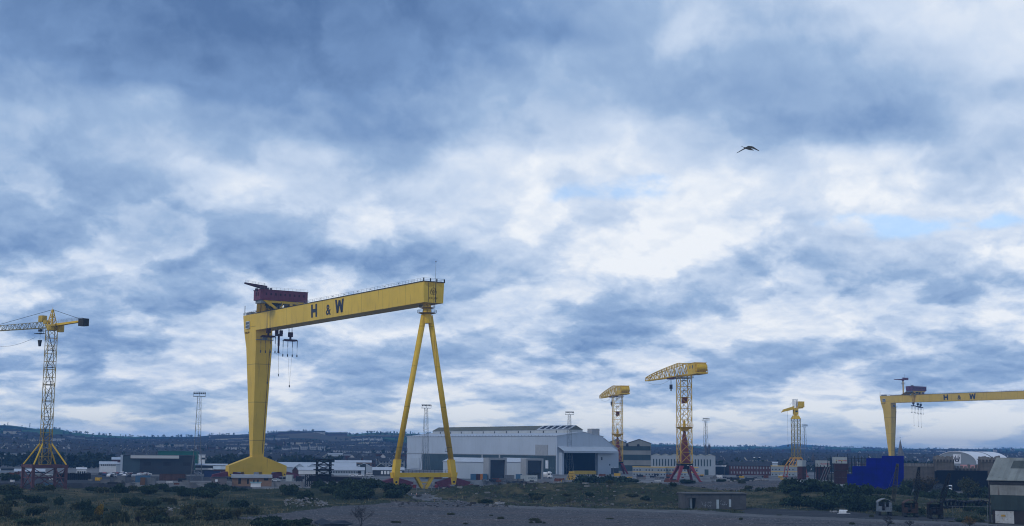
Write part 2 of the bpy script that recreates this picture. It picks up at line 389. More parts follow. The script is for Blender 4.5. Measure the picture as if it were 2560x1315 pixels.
M_GRAVEL = mat_ground('gravel', [(.082, .081, .085), (.120, .100, .092), (.040, .042, .046), (.150, .146, .146)], [(.05, .5, .62, .8), (.35, .5, .6, .6), (2.2, .56, .66, .8)], fleck=(3.2, (.34, .34, .34), .965), tracks=((.10, .082, .074), (.045, .047, .052)))
M_PATH = mat_ground('worn_tarmac', [(.115, .115, .115), (.18, .18, .18), (.06, .058, .05)], [(.10, .48, .6, .8), (.5, .55, .68, .7)])
M_ASPH = mat_ground('old_asphalt', [(.042, .043, .047), (.068, .068, .07), (.024, .028, .017)], [(.12, .5, .62, .8), (.6, .58, .68, .8)])
M_APRON = mat_ground('dock_concrete', [(.17, .168, .165), (.06, .06, .062), (.27, .265, .25), (.09, .085, .075)], [(.025, .50, .60, .85), (.05, .53, .6, .7), (.15, .54, .64, .7)])

def make_ground():
    pxs = np.arange(-760, 3330, 9.0); rows = [225.0]
    while rows[-1] < 1120: rows.append(rows[-1]*(1.0029 if rows[-1] < 620 else 1.006))
    Yr = np.array(rows); PX, YY = np.meshgrid((pxs-1280)/FPX, Yr); XX = PX*YY
    ZZ = height(XX.ravel(), YY.ravel()).reshape(XX.shape)
    nr, nc = XX.shape; V = np.stack([XX, YY, ZZ], -1).reshape(-1, 3)
    i, j = np.meshgrid(np.arange(nr-1), np.arange(nc-1), indexing='ij'); k = (i*nc+j).ravel()
    F = np.stack([k, k+1, k+nc+1, k+nc], -1)
    cx = V[F].mean(1); X, Y = cx[:, 0], cx[:, 1]
    jx = X+.8*fbm(X, Y, 9, 3); jy = Y+1.0*fbm(X+9, Y+31, 14, 3)
    zone = np.zeros(len(F), int)
    s = (X-CR.x)*AX.x+(Y-CR.y)*AX.y; q = (X-CR.x)*NX.x+(Y-CR.y)*NX.y
    edge = np.interp(X/Y*FPX+1280, [-800, 0, 600, 1000, 1180, 1700, 1900, 2100, 2300, 3400], [520, 520, 525, 555, 560, 640, 690, 600, 560, 560])
    zone[jy > edge] = 4
    zone[(zone == 4) & (X/Y*FPX+1280 < 640) & (Y < 760+30*fbm(X, Y, 60, 3)) & ~inpoly(jx, jy, YARD_P)] = 3; zone[inpoly(jx, jy, GRAVEL_P)] = 1; zone[inpoly(jx, jy, MOUND_P)] = 1; zone[inpoly(jx, jy, ASPH_P)] = 3; zone[inpoly(jx, jy, PATH_P)] = 2
    for z, (nm, m) in enumerate((('grass_ground', M_GRASS), ('gravel_lot', M_GRAVEL), ('path', M_PATH), ('asphalt_yard', M_ASPH), ('dock_pavement', M_APRON))):
        f = F[zone == z]; u, inv = np.unique(f, return_inverse=True)
        me = bpy.data.meshes.new(nm); me.from_pydata(V[u].tolist(), [], inv.reshape(f.shape).tolist()); me.materials.append(m)
        me.polygons.foreach_set('use_smooth', [True]*len(f))
        o = bpy.data.objects.new(nm, me); COL.objects.link(o); o['kind'] = 'structure'
make_ground()

# ------------------------------------------------------------------ hills: rising from the town to the skyline
SKYLINE = [(-900, 1050), (0, 1063), (40, 1064), (100, 1072), (160, 1073), (190, 1081), (250, 1087), (340, 1092), (450, 1092), (500, 1092), (540, 1088), (600, 1087), (660, 1084), (740, 1081), (800, 1079), (830, 1086), (900, 1086),
           (925, 1082), (1020, 1084), (1200, 1092), (1400, 1098), (1560, 1106), (1640, 1111), (1700, 1111), (1750, 1116), (1830, 1117), (1880, 1115), (1950, 1119), (2000, 1117), (2040, 1115), (2100, 1118), (2200, 1121), (2320, 1122), (2420, 1123), (2560, 1121), (3500, 1118)]
_sx = [p[0] for p in SKYLINE]; _sy = [p[1] for p in SKYLINE]
def horizon_row(px): return 1124.5+(px-1280)*math.tan(ROLL)
HY0 = 1100.0
def ridge_dist(px): return np.interp(px, [-900, 0, 500, 900, 1300, 1700, 2100, 2600, 3500], [3600, 3700, 4300, 4200, 4600, 5600, 6600, 7000, 7000])
def hill(px, Y):
    px = np.asarray(px, float); Y = np.asarray(Y, float)
    yr = ridge_dist(px); top = (horizon_row(px)-np.interp(px, _sx, _sy))/FPX*yr+CAMH
    t = (Y-HY0)/(yr-HY0)
    up = top*np.clip(t, 0, 1)**1.25
    un = (fbm(px*Y/FPX, Y, 900, 4)*.16*top+fbm(px*Y/FPX, Y, 230, 3)*2.0)*np.clip(t*3, 0, 1)*np.clip((1-t)*4, 0, 1)
    down = top*np.clip(1-(t-1)*1.2, -.2, 1)
    return np.where(t <= 1, up+un, down)-.3
def hill_xyz(px, Y): return ((px-1280)/FPX*Y, Y, float(hill(np.array([px]), np.array([Y]))[0]))
def make_hills():
    pxs = np.arange(-1000, 3560, 10.0); T = np.concatenate([np.linspace(0, 1, 110)**1.25, np.linspace(1.01, 1.5, 12)])
    PX, TT = np.meshgrid(pxs, T); YY = HY0+(ridge_dist(PX)-HY0)*TT; XX = (PX-1280)/FPX*YY; ZZ = hill(PX, YY)
    nr, nc = XX.shape; V = np.stack([XX, YY, ZZ], -1).reshape(-1, 3)
    i, j = np.meshgrid(np.arange(nr-1), np.arange(nc-1), indexing='ij'); k = (i*nc+j).ravel()
    F = np.stack([k, k+1, k+nc+1, k+nc], -1)
    me = bpy.data.meshes.new('hills'); me.from_pydata(V.tolist(), [], F.tolist())
    at = me.attributes.new('farm', 'FLOAT', 'POINT')
    lo = np.interp(PX, [0, 300, 420, 700, 1000, 1500, 1900, 2600], [.46, .50, .62, .47, .46, .6, .5, .45])
    fm = np.clip((TT-lo+.06*fbm(XX, YY, 400, 3))/.06, 0, 1)
    at.data.foreach_set('value', fm.ravel().astype(np.float32))
    m = bpy.data.materials.new('hillside'); m.use_nodes = True; nt = m.node_tree; g = G(nt); b = nt.nodes['Principled BSDF']; b.inputs['Roughness'].default_value = 1; b.inputs['Specular IOR Level'].default_value = 0
    P = g.n('ShaderNodeTexCoord').outputs['Object']
    fp = g.vm('ADD', g.vm('MULTIPLY', P, (.0042, .0024, 0)), g.vm('MULTIPLY', g.n('ShaderNodeTexNoise', i_Vector=P, i_Scale=.004, i_Detail=2.0).outputs['Color'], (.5, .5, 0)))
    v = g.n('ShaderNodeTexVoronoi', voronoi_dimensions='2D'); g.put(v.inputs['Vector'], fp); v.inputs['Scale'].default_value = 1
    c = g.sep(v.outputs['Color'])
    e = g.n('ShaderNodeTexVoronoi', voronoi_dimensions='2D', feature='DISTANCE_TO_EDGE'); g.put(e.inputs['Vector'], fp); e.inputs['Scale'].default_value = 1
    field = g.ramp(c[0], [(0, (.050, .115, .050, 1)), (.28, (.034, .078, .036, 1)), (.5, (.065, .130, .058, 1)), (.76, (.12, .095, .065, 1)), (.84, (.018, .03, .018, 1))], 'CONSTANT')
    field = g.mix(g.mr(g.noise(P, .02, 4), .4, .7, 0.0, .5), field, (.04, .05, .022, 1))
    field = g.mix(g.mr(e.outputs['Distance'], .025, .05, 1.0, 0.0), field, (.012, .018, .009, 1))
    wood = g.ramp(g.noise(P, .012, 6, .6), [(.3, (.010, .018, .014, 1)), (.48, (.018, .024, .020, 1)), (.56, (.028, .030, .028, 1)), (.7, (.020, .036, .022, 1))])
    fa = g.n('ShaderNodeAttribute', attribute_name='farm').outputs['Fac']
    nt.links.new(g.mix(fa, wood, field), b.inputs['Base Color'])
    me.materials.append(m); me.polygons.foreach_set('use_smooth', [True]*len(F))
    o = bpy.data.objects.new('hills', me); COL.objects.link(o); o['kind'] = 'structure'
    # the pale mountain a long way behind, over the right part of the skyline
    d = MB(); prof = [(1900, 1122), (1940, 1117), (1960, 1112), (1985, 1109.5), (2010, 1111), (2040, 1113.5), (2080, 1117), (2140, 1122)]
    Y0 = 8800
    top = [gy(x, y, Y0) for x, y in prof]
    for a, c2 in zip(top, top[1:]):
        d.face([(a.x, a.y, -20), (c2.x, c2.y, -20), c2, a]); d.face([a, c2, (c2.x, c2.y+1000, -20), (a.x, a.y+1000, -20)])
    o = d.build('distant_mountain', mat('moor', (.06, .07, .06), 1, .2, .002)); o['kind'] = 'structure'
make_hills()

# ------------------------------------------------------------------ foliage
def leaf_mat(name, cols, rough=.9):
    m = bpy.data.materials.new(name); m.use_nodes = True; nt = m.node_tree; g = G(nt); b = nt.nodes['Principled BSDF']; b.inputs['Roughness'].default_value = rough; b.inputs['Specular IOR Level'].default_value = .15
    t = g.n('ShaderNodeAttribute', attribute_name='tint').outputs['Fac']
    r = g.n('ShaderNodeObjectInfo').outputs['Random']
    f = g.m('ADD', g.m('MULTIPLY', t, .75), g.m('MULTIPLY', r, .25))
    nt.links.new(g.ramp(f, [(i/(len(cols)-1), c+(1,)) for i, c in enumerate(cols)]), b.inputs['Base Color'])
    return m
L_DARK = leaf_mat('bramble_leaf', [(.008, .018, .010), (.024, .042, .020), (.062, .080, .036)])
L_OLIVE = leaf_mat('scrub_leaf', [(.024, .032, .013), (.055, .062, .026), (.105, .095, .042)])
L_YEL = leaf_mat('gorse_flower', [(.02, .024, .008), (.09, .065, .01), (.26, .17, .015), (.46, .30, .02)])
L_GREY = leaf_mat('bare_twig', [(.020, .016, .014), (.036, .030, .026), (.05, .042, .034)])
L_WILLOW = leaf_mat('young_willow_leaf', [(.03, .034, .014), (.065, .062, .022), (.10, .09, .03)])
L_WOOD = leaf_mat('far_tree_leaf', [(.008, .016, .010), (.018, .028, .016), (.032, .038, .022)])
BARK = mat('bark', (.05, .042, .035), .9, .3, 3.0)
def leaf_mesh(name, P, size, m, tint, rs, flat=1.0):
    """small quads at points P with random turn"""
    n = len(P); a = rs.normal(size=(n, 3)); a /= np.linalg.norm(a, axis=1)[:, None]
    h = rs.normal(size=(n, 3)); h -= a*(a*h).sum(1)[:, None]; h /= np.linalg.norm(h, axis=1)[:, None]; b = np.cross(a, h)
    s = (size*(.6+.8*rs.rand(n)))[:, None] if np.ndim(size) == 0 else (np.asarray(size)*(.6+.8*rs.rand(n)))[:, None]
    V = np.stack([P-h*s*.5-b*s*.35*flat, P+h*s*.5-b*s*.2*flat, P+h*s*.55+b*s*.3*flat, P-h*s*.4+b*s*.35*flat], 1).reshape(-1, 3)
    me = bpy.data.meshes.new(name); F = np.arange(4*n).reshape(-1, 4)
    me.from_pydata(V.tolist(), [], F.tolist()); me.materials.append(m)
    at = me.attributes.new('tint', 'FLOAT', 'FACE'); at.data.foreach_set('value', np.clip(tint, 0, 1).astype(np.float32))
    return me
def blob_points(rs, n, lobes, rx, ry, h):
    P = []; T = []
    for k in range(lobes):
        c = np.array([rs.uniform(-.6, .6)*rx, rs.uniform(-.6, .6)*ry, h*rs.uniform(.25, .62)]); r = np.array([rx, ry, h])*rs.uniform(.28, .5)*np.array([1, 1, .8])
        q = rs.normal(size=(n//lobes, 3)); q /= np.linalg.norm(q, axis=1)[:, None]; q *= rs.rand(len(q), 1)**.4*(1+.55*rs.rand(len(q), 1)**5)
        p = c+q*r; P.append(p); T.append(np.full(len(p), rs.rand())*.6+rs.rand(len(p))*.4)
    P = np.concatenate(P); T = np.concatenate(T); P[:, 2] = np.abs(P[:, 2]-.05)+.02
    return P, T
BUSH = {}
for kind, m, lf in (('dark', L_DARK, .34), ('olive', L_OLIVE, .30)):
    for v in range(5):
        rs = np.random.RandomState(100+v+(50 if kind == 'olive' else 0))
        P, T = blob_points(rs, 1500, 8+v, 1.0+.25*(v % 3), 1.0, 1.0)
        BUSH[kind, v] = leaf_mesh('shrub', P*np.array([1, 1, 1]), .17, m, T, rs)
def twig_mb(rs, h, spread, levels=4, r0=.05):
    mb = MB()
    def grow(p, d, l, r, k):
        q = p+d*l; mb.tube(p, q, r, r*.65, n=4, cap=False)
        if k <= 0: return
        for _ in range(3 if k > 1 else 4):
            e = d+Vector(rs.normal(size=3))*spread; e.z = abs(e.z)*.9+.12; e.normalize()
            grow(p.lerp(q, rs.uniform(.45, 1)), e, l*rs.uniform(.6, .8), r*.6, k-1)
    for _ in range(5):
        d = Vector((rs.uniform(-.5, .5), rs.uniform(-.5, .5), 1)).normalized(); grow(Vector((0, 0, 0)), d, h*.36, r0, levels-1)
    return mb

# ------------------------------------------------------------------ goliath gantry cranes
def strokes(mb, segs, t, O, X, Y, th=.12, wide=1.0):
    """letter built from thick strokes on a face"""
    Z = X.cross(Y)
    for (x0, y0), (x1, y1) in segs:
        p = O+X*x0+Y*y0; q = O+X*x1+Y*y1
        w = X*(t*.5*wide) if abs(y1-y0) > abs(x1-x0) else Y*(t*.5)
        mb.prism([p-w, p+w, q+w, q-w], Z*th)
def gantry(loc, label, ts, letters, boom, grp, x0=0.0):
    root = thing('gantry_crane', label, 'gantry crane', loc, DOCKRZ, grp)
    ZT, ZB, YT, YB, XL = 79.0, 71.0, 4.6, 4.3, 165.0
    YJ = mat('yellow_girder_paint', (.68, .44, .036), .5, .10, .09, (.22, .11, .03), .6, joint=(19, 21, .24))
    m = MB(); m.hexa([(x0, YT, ZT), (x0, YB, ZB), (x0, -YB, ZB), (x0, -YT, ZT)], [(XL, YT, ZT), (XL, YB, ZB), (XL, -YB, ZB), (XL, -YT, ZT)])
    gd = m.build('girder', YJ, root)
    m = MB(); m.box(x0-.35, XL, -YT-.25, YT+.25, ZT+.003, ZT+.3); m.build('rail_deck', DARK, gd)
    m = MB(); m.rail([(XL+15, YT, ZT+.3), (x0, YT, ZT+.3), (x0, -YT, ZT+.3), (XL+15, -YT, ZT+.3)], 1.2, .06, 2.4)
    for x in range(8, 165, 12): m.cbox((x, YT+.2, ZT+.9), (.2, .2, .5))
    m.build('hand_rail', STEEL, gd)
    for y in (-YT, -1.2, 1.6, YT): m = MB(); m.cbox((x0-.2, y, ZT+.8), (.36, .36, 1.2)); m.build('bollard', DARK, gd)
    # letters on the long face
    Yd = Vector((0, YT-YB, ZT-ZB)).normalized(); Xd = Vector((-1, 0, 0)); m = MB(); h = 5.8; t = 1.55
    def org(s, dz): z = ZB+1.35+dz; return Vector((s, YB+(YT-YB)*(z-ZB)/(ZT-ZB)+.004, z))
    w = 5.0; strokes(m, [((t/2, 0), (t/2, h)), ((w+.2, 0), (w+.2, h)), ((t, h/2), (w, h/2))], t, org(letters[0], 0), Xd, Yd); m.build('lettering', BLACK, gd); m = MB()
    w = 8.6; a = .95; strokes(m, [((a, h), (w*.26, 0)), ((w*.26, 0), (w*.5, h*.93)), ((w*.5, h*.93), (w*.74, 0)), ((w*.74, 0), (w-a, h))], 1.6, org(letters[2], .1), Xd, Yd)
    m.build('lettering', BLACK, gd)
    text_part('lettering', '&', 6.4, BLACK, gd, org(letters[1], .1), Xd, Yd, .06, 1.15, .13)
    # maker's rings and name on the end face
    BRN = mat('faded_marking', (.16, .09, .012), .7, .3, 1.0)
    m = MB()
    for cy, cz in ((0.15, 75.9), (.62, 75.1), (-.32, 75.1)):
        for rr in (.98, .82):
            pts = [(x0-.03, cy+rr*math.cos(i*math.pi/10), cz+rr*math.sin(i*math.pi/10)) for i in range(21)]
            m.path(pts, .045)
    m.build('emblem', BRN, gd)
    text_part('lettering', 'KRUPP', 1.15, BRN, gd, (x0-.004, 2.1, 72.35), (0, -1, 0), (0, 0, 1), .02, 1.12, .01)
    m = MB(); m.box(x0-.12, x0-.003, -1.0, -.75, ZB+.2, ZT-.1); m.box(x0-.12, x0-.003, 2.3, 2.42, ZB+.2, ZT-.3); m.build('drain_pipe', DARK, gd)
    m = MB()
    for y in np.linspace(-3.6, 3.8, 17):
        l = .4+1.6*abs(math.sin(y*7.3)); m.box(x0-.008, x0-.002, y-.06, y+.05, ZT-l, ZT-.05)
    m.build('rust_streak', STAIN, gd)
    if boom == 'arm':
        m = MB(); m.tube((2.5, -2.2, ZT), (2.5, -2.2, ZT+8.6), .09, .04, n=5); m.cbox((2.5, -2.2, ZT+8.5), (.3, .3, .5)); m.build('antenna', STEEL, root)
    # portal leg and its foot
    def ring(z, x0, x1, hy): return [(x0, hy, z), (x1, hy, z), (x1, -hy, z), (x0, -hy, z)]
    R = [ring(8.5, 167.6, 170.3, 2.85), ring(63, 164.4, 176.3, 4.2), ring(71, XL, 179.3, YB), ring(ZT, XL, 180.6, YT)]
    m = MB()
    for a_, b_ in zip(R, R[1:]): m.hexa(a_, b_)
    leg = m.build('portal_leg', mat('yellow_leg_paint', (.68, .43, .03), .5, .10, .09, (.20, .10, .03), .65, joint=(200, 18.2, .30)), root)
    m = MB(); m.rail([(165.3, YT, ZT), (180.4, YT, ZT), (180.4, -YT, ZT)], 1.2, .06, 2.0); m.cbox((176, 2.5, ZT+.8), (6, 2.4, 1.3)); m.cbox((180.6, 3.8, ZT+2.5), (.25, .25, 5)); m.build('roof_gear', STEEL, leg)
    m = MB(); m.box(172, 176.2, 4.5, 4.97, 72.3, 75.8); cabn = m.build('window_box', mat('pale_window_frame', (.55, .58, .60), .5, .1, 1), leg)
    m = MB()
    for i in range(4):
        for k in range(2): m.box(172.2+i, 172.95+i, 4.98, 5.03, 72.6+k*1.6, 73.9+k*1.6)
    m.build('pane', GLASS, leg)
    text_part('lettering', 'KRUPP', 1.5, BRN, leg, (178.4, 4.34, 69.8), (-1, 0, 0), (0, .02, 1), .05, 1.3, .01)
    m = MB(); m.box(162.9, 164.3, -4.4, 4.4, 66.3, 66.6); m.rail([(163, 4.3, 66.6), (163, -4.3, 66.6)], 1.2, .07, 1.5); m.box(163.3, 164.25, -1.2, 1.2, 66.6, 68.6); m.build('gallery', STEEL, leg)
    m = MB(); m.bar((164.1, -2.9, 62), (167.2, -2.0, 12), .16); m.build('cable_duct', DARK, leg)
    m = MB(); m.box(166.86, 167.55, -1.4, .9, 42.0, 42.5); m.build('rust_patch', STAIN, leg)
    o = [(-14.75, 6.3), (-2.85, 10.7), (2.85, 10.7), (14.75, 6.3), (14.75, 3.5), (14.3, 1.3), (13.1, 1.3), (12.6, 3.4), (7.2, 3.4), (6.6, 2.0), (2.4, 2.0), (2.0, 3.3), (-2.0, 3.3), (-2.4, 2.0), (-6.6, 2.0), (-7.2, 3.4), (-12.6, 3.4), (-13.1, 1.3), (-14.3, 1.3), (-14.75, 3.5)]
    m = MB(); m.prism([(166.9, y, z) for y, z in o], (4.2, 0, 0)); m.build('base_beam', YEL, root)
    m = MB()
    for y in (-13.7, 13.7): m.tube((166.6, y, 2.2), (166.95, y, 2.2), .35, n=10)
    m.build('hinge_pin', DARK, root)
    def bogie(x, yc, span, zt):
        b = MB(); b.prism([(x-.9, yc+y, z) for y, z in ((-span, zt*.42), (-span, zt*.62), (-1.5, zt), (1.5, zt), (span, zt*.62), (span, zt*.42), (span*.5, zt*.36), (-span*.5, zt*.36))], (1.8, 0, 0))
        for e in (-.62, .62):
            b.prism([(x-1.0, yc+span*e+y, z) for y, z in ((-span*.5, .35), (-span*.42, zt*.26), (-.8, zt*.5), (.8, zt*.5), (span*.42, zt*.26), (span*.5, .35))], (2.0, 0, 0))
        bo = b.build('bogie', MAROON, root)
        w = MB()
        for k in range(8):
            y = yc-span+span*2*(k+.5)/8; w.tube((x-1.2, y, .42), (x+1.2, y, .42), .42, n=10)
        w.build('wheel', DARK, bo)
        g2 = MB()
        for e in (-1, 1): g2.cbox((x-1.25, yc+e*(span+.4), .9), (.9, .9, 1.3))
        g2.build('buffer', RED, bo)
    for y in (-13.7, 13.7): bogie(169, y, 8.2, 3.6)
    # sheer legs
    tub = mat('yellow_tube_paint', (.68, .42, .024), .5, .08, .2, (.22, .10, .03), .5, joint=(300, 15.5, .26))
    for sg in (-1, 1) if x0 == 0 else ():
        m = MB(); m.tube((5, sg*1.35, 66.5), (5, sg*11.9, 10.5), 1.10, 1.06, n=20); o = m.build('sheer_leg', tub, root, True)
        for p_ in o.data.polygons:
            if len(p_.vertices) > 4: p_.use_smooth = False
        m = MB(); m.hexa([(3.6, sg*12.6-1.1, 4.2), (6.4, sg*12.6-1.1, 4.2), (6.4, sg*12.6+1.1, 4.2), (3.6, sg*12.6+1.1, 4.2)], [(3.9, sg*11.75-1.15, 11), (6.1, sg*11.75-1.15, 11), (6.1, sg*11.75+1.15, 11), (3.9, sg*11.75+1.15, 11)])
        m.prism([(4.0, sg*12.6-1.7, 6.1), (4.0, sg*12.6+1.7, 6.1), (4.0, sg*12.6+1.3, 3.9), (4.0, sg*12.6+.9, 1.5), (4.0, sg*12.6-.9, 1.5), (4.0, sg*12.6-1.3, 3.9)], (2.0, 0, 0)); f_ = m.build('foot', YEL, o)
        m = MB(); m.tube((3.7, sg*12.6, 2.5), (3.98, sg*12.6, 2.5), .4, n=10); m.build('hinge_pin', DARK, o)
        bogie(5, sg*12.6, 7.4, 4.0)
        m = MB(); m.box(3.4, 4.0, sg*8.9-.5, sg*8.9+.5, 14, 14.15); m.rail([(3.4, sg*8.4, 14.15), (3.4, sg*9.4, 14.15)], 1.1, .05, 1); m.build('gallery', DARK, o)
    for sg in (-1, 1) if x0 < 0 else ():
        m = MB(); m.tube((x0+5, sg*1.3, 70.9), (x0+5, sg*12.6, 3), 1.18, 1.12, n=16); m.cbox((x0+5, sg*12.6, 1.6), (2, 14, 3.2)); m.build('sheer_leg', tub, root)
    if x0 == 0: sheer_top(root, tub)
    trolley(root, ts, boom, ZT, ZB)
    return root
def sheer_top(root, tub):
    m = MB(); m.tube((5, 0, 71.2), (5, 0, 66.5), 1.5, 1.75, n=16); m.tube((5, 0, 66.5), (5, 0, 63.4), 1.75, 1.9, n=16); m.build('pivot_column', tub, root)
    m = MB(); m2 = MB()
    for z, r in ((69.4, 3.1), (67.4, 3.7)):
        m.tube((5, 0, z-.45), (5, 0, z), r-1.6, r, n=14)
        pts = [(5+r*math.cos(i*math.pi/7), r*math.sin(i*math.pi/7), z) for i in range(15)]; m2.rail(pts, 1.1, .07, 1.8)
    gl = m.build('gallery', mat('dark_yellow_deck', (.30, .19, .03), .7, .2, .5), root); m2.build('hand_rail', DARK, gl)
    m = MB(); m.box(4.1, 5.9, -11.2, 11.2, 4.3, 6.0); cb = m.build('cross_beam', YEL, root)
    m = MB()
    for sg in (-1, 1): m.hexa([(4.3, sg*3.4-.7, 4.3), (5.7, sg*3.4-.7, 4.3), (5.7, sg*3.4+.7, 4.3), (4.3, sg*3.4+.7, 4.3)], [(4.3, sg*.55-.5, -.4), (5.7, sg*.55-.5, -.4), (5.7, sg*.55+.5, -.4), (4.3, sg*.55+.5, -.4)])
    m.box(4.6, 5.4, -2.1, 2.1, 2.2, 2.6); m.bar((5, -2, 2.3), (5, 1.2, .7), .15); m.build('brace', YEL, cb)
    m = MB(); m.rail([(4.2, -10.5, 6.0), (4.2, 10.5, 6.0)], 1.1, .07, 1.6); m.build('hand_rail', DARK, cb)
def trolley(root, ts, boom, ZT, ZB):
    # trolley on top
    tr = MB()
    tr.prism([(ts-.6, 10.3, 83.4), (ts-.6, 7.0, 83.4), (ts-.6, 2.3, 79.4), (ts-.6, 4.5, 78.2)], (1.4, 0, 0)) if False else None
    for x in (ts-3, ts+3):
        tr.hexa([(x-.7, 11.0, 83.2), (x+.7, 11.0, 83.2), (x+.7, 8.6, 83.2), (x-.7, 8.6, 83.2)], [(x-.7, 4.6, 79.3), (x+.7, 4.6, 79.3), (x+.7, 2.9, 79.3), (x-.7, 2.9, 79.3)])
        tr.box(x-.6, x+.6, -10, 9, 82.1, 83.2); tr.box(x-.6, x+.6, -4.2, -2.8, 79.3, 82.1); tr.box(x-.5, x+.5, 1.0, 1.9, 79.3, 82.1)
        tr.hexa([(x-1.2, 10.6, 83.2), (x+1.4, 10.6, 83.2), (x+1.4, 7.2, 83.2), (x-1.2, 7.2, 83.2)], [(x+11.0, 4.9, 79.3), (x+15.5, 4.9, 79.3), (x+15.5, 2.2, 79.3), (x+11.0, 2.2, 79.3)])
    t = tr.build('trolley', YEL2, root)
    hs = MB(); hs.box(ts-4, ts+4, -11.5, 12.5, 83.3, 88.0); hs.box(ts-4.2, ts+4.2, -11.7, 12.7, 88.0, 88.25)
    ho = hs.build('machinery_house', mat('maroon_cladding', (.125, .030, .055), .6, .15, .3, (.17, .06, .07), .4, joint=(1.9, 30, .1)), t)
    m = MB()
    for i, y in enumerate(np.linspace(9.5, -9.5, 9)): m.box(ts-4.06, ts-4.005, y-.4, y+.4, 85.6, 86.7)
    for x in (-2.2, .6): m.box(ts+x, ts+x+.9, 12.505, 12.56, 85.2, 86.9)
    m.build('vent', mat('dark_vent', (.05, .02, .03), .7), t)
    m = MB(); m.rail([(ts-4, 12.5, 88.25), (ts-4, -11.5, 88.25)], 1.1, .05, 2.0)
    for y in (7, 8, 5.6): m.cbox((ts, y, 88.9), (1, .7, 1.2))
    m.tube((ts, 9, 88.2), (ts, 9, 91.5), .07, n=4); m.build('hand_rail', STEEL, t)
    m = MB()
    r2 = random.Random(5)
    for k in range(22):
        x, y = ts+r2.uniform(-3.4, 3.4), r2.uniform(-1, 8.0); m.cbox((x, y, r2.uniform(79.8, 82.4)), (r2.uniform(.5, 1.8), r2.uniform(.5, 2.0), r2.uniform(.6, 1.8)), r2.uniform(0, 3))
    for y in (5.8, 3.6): m.tube((ts-3, y, 80.9), (ts+3, y, 80.9), 1.0, n=12)
    m.build('winch', DARK, t)
    m = MB(); m.box(ts-2.8, ts+3, -9.4, -3.6, 79.4, 82.0); m.build('winch_house', MAROON, t)
    m = MB(); m.box(ts-3.3, ts+3.3, 8.5, 11.8, 81.9, 83.25); m.build('driver_cabin', STEEL, t)
    if boom == 'arm':
        m = MB(); m.hexa([(ts-1.3, 8, 88.3), (ts+1.3, 8, 88.3), (ts+1.3, 8, 90.2), (ts-1.3, 8, 90.2)], [(ts-.7, 18.8, 90.6), (ts+.7, 18.8, 90.6), (ts+.7, 18.8, 91.2), (ts-.7, 18.8, 91.2)])
        m.rail([(ts-1, 18.8, 91.2), (ts-1, 9, 90.2)], 1.0, .05, 1.6); m.cbox((ts, 12.8, 88.2), (1.6, 1.0, 1.2)); m.build('service_jib', mat('dark_maroon', (.05, .018, .03), .6), t)
    else:
        m = MB(); m.tube((150, 0, ZT), (150, 0, ZT+16), .75, n=10); mast = m.build('service_mast', YEL, root)
        m = MB(); m.box(148, 152, -1, 1, ZT+16.8, ZT+18.4); m.box(149.2, 150.8, -8, 0, ZT+17.2, ZT+19.8); m.hexa([(149.3, 0, ZT+16.6), (150.7, 0, ZT+16.6), (150.7, 0, ZT+18.2), (149.3, 0, ZT+18.2)], [(149.7, 14, ZT+17.0), (150.3, 14, ZT+17.0), (150.3, 14, ZT+17.6), (149.7, 14, ZT+17.6)])
        m.tube((150, 0, ZT+16), (150, 0, ZT+16.8), 1.3, n=8); m.tube((150, -3, ZT+19), (150, -3, ZT+24), .08, n=4); m.build('service_jib', MAROON, mast)
        m = MB(); m.tube((150, 0, ZT+12.6), (150, 0, ZT+12.9), 2.4, n=10); m.rail([(150+2.3*math.cos(i), 2.3*math.sin(i), ZT+12.9) for i in range(7)], 1.2, .07, 2); m.build('gallery', STEEL, mast)
        m = MB(); m.hexa([(ts-1.5, 8, 83), (ts+1.5, 8, 83), (ts+1.5, 5.2, 83), (ts-1.5, 5.2, 83)], [(ts-1.2, 5.6, 70.3), (ts+1.2, 5.6, 70.3), (ts+1.2, 4.4, 70.3), (ts-1.2, 4.4, 70.3)]); m.build('hanger_frame', YEL2, t)
    # hook blocks and their ropes
    def hook(y, top, zb, kind):
        h_ = MB()
        if kind == 'beam':
            h_.cbox((ts, y, zb), (1.6, 1.9, 2.2)); h_.cbox((ts, y, zb-1.6), (.7, .8, 1.2)); h_.prism([(ts-.4, y-4, zb-2.9), (ts-.4, y-3, zb-2.2), (ts-.4, y+3, zb-2.2), (ts-.4, y+4, zb-2.9), (ts-.4, y+2, zb-3.2), (ts-.4, y-2, zb-3.2)], (.8, 0, 0))
        else:
            for e in (-1.1, 1.1): h_.cbox((ts, y+e, zb+.2), (1.2, 1.4, 1.8))
            h_.cbox((ts, y, zb-1.2), (1.3, 3.4, 1.0)); h_.cbox((ts, y, zb-4), (.7, .8, 4.6)); h_.cbox((ts, y, zb-8), (.5, .6, 3.4))
        ob = h_.build('hook_block', mat('rusty_block', (.055, .022, .022), .7, .3, 1.0), root)
        r = MB()
        for e in (-.8, .8):
            for x in (-.5, .5): r.tube((ts+x, y+e, zb), (ts+x, y+e, top), .07, n=4)
        if kind == 'beam':
            for e in (-3.6, -1.2, 1.2, 3.6):
                r.tube((ts, y+e, zb-2.8), (ts, y+e, zb-6), .16, n=4); r.tube((ts, y+e, zb-6), (ts, y+e, zb-9.5), .06, n=4); r.cbox((ts, y+e, zb-9.9), (.4, .4, 1.2))
            r.tube((ts, y+.9, zb-10), (ts, y-.2, zb-24), .035, n=4); r.tube((ts, y-1.0, zb-10), (ts, y-.2, zb-24), .035, n=4); r.cbox((ts, y-.2, zb-24.3), (.4, .4, 1.0))
        else:
            r.tube((ts, y, zb-9), (ts, y-.4, zb-20), .06, n=4); r.cbox((ts, y-.4, zb-20), (.3, .3, 1.2))
            for e in (-1, 1): r.bar((ts, y, zb-8), (ts, y+e*.9, zb-10), .12)
        r.build('rope', CABLE, ob)
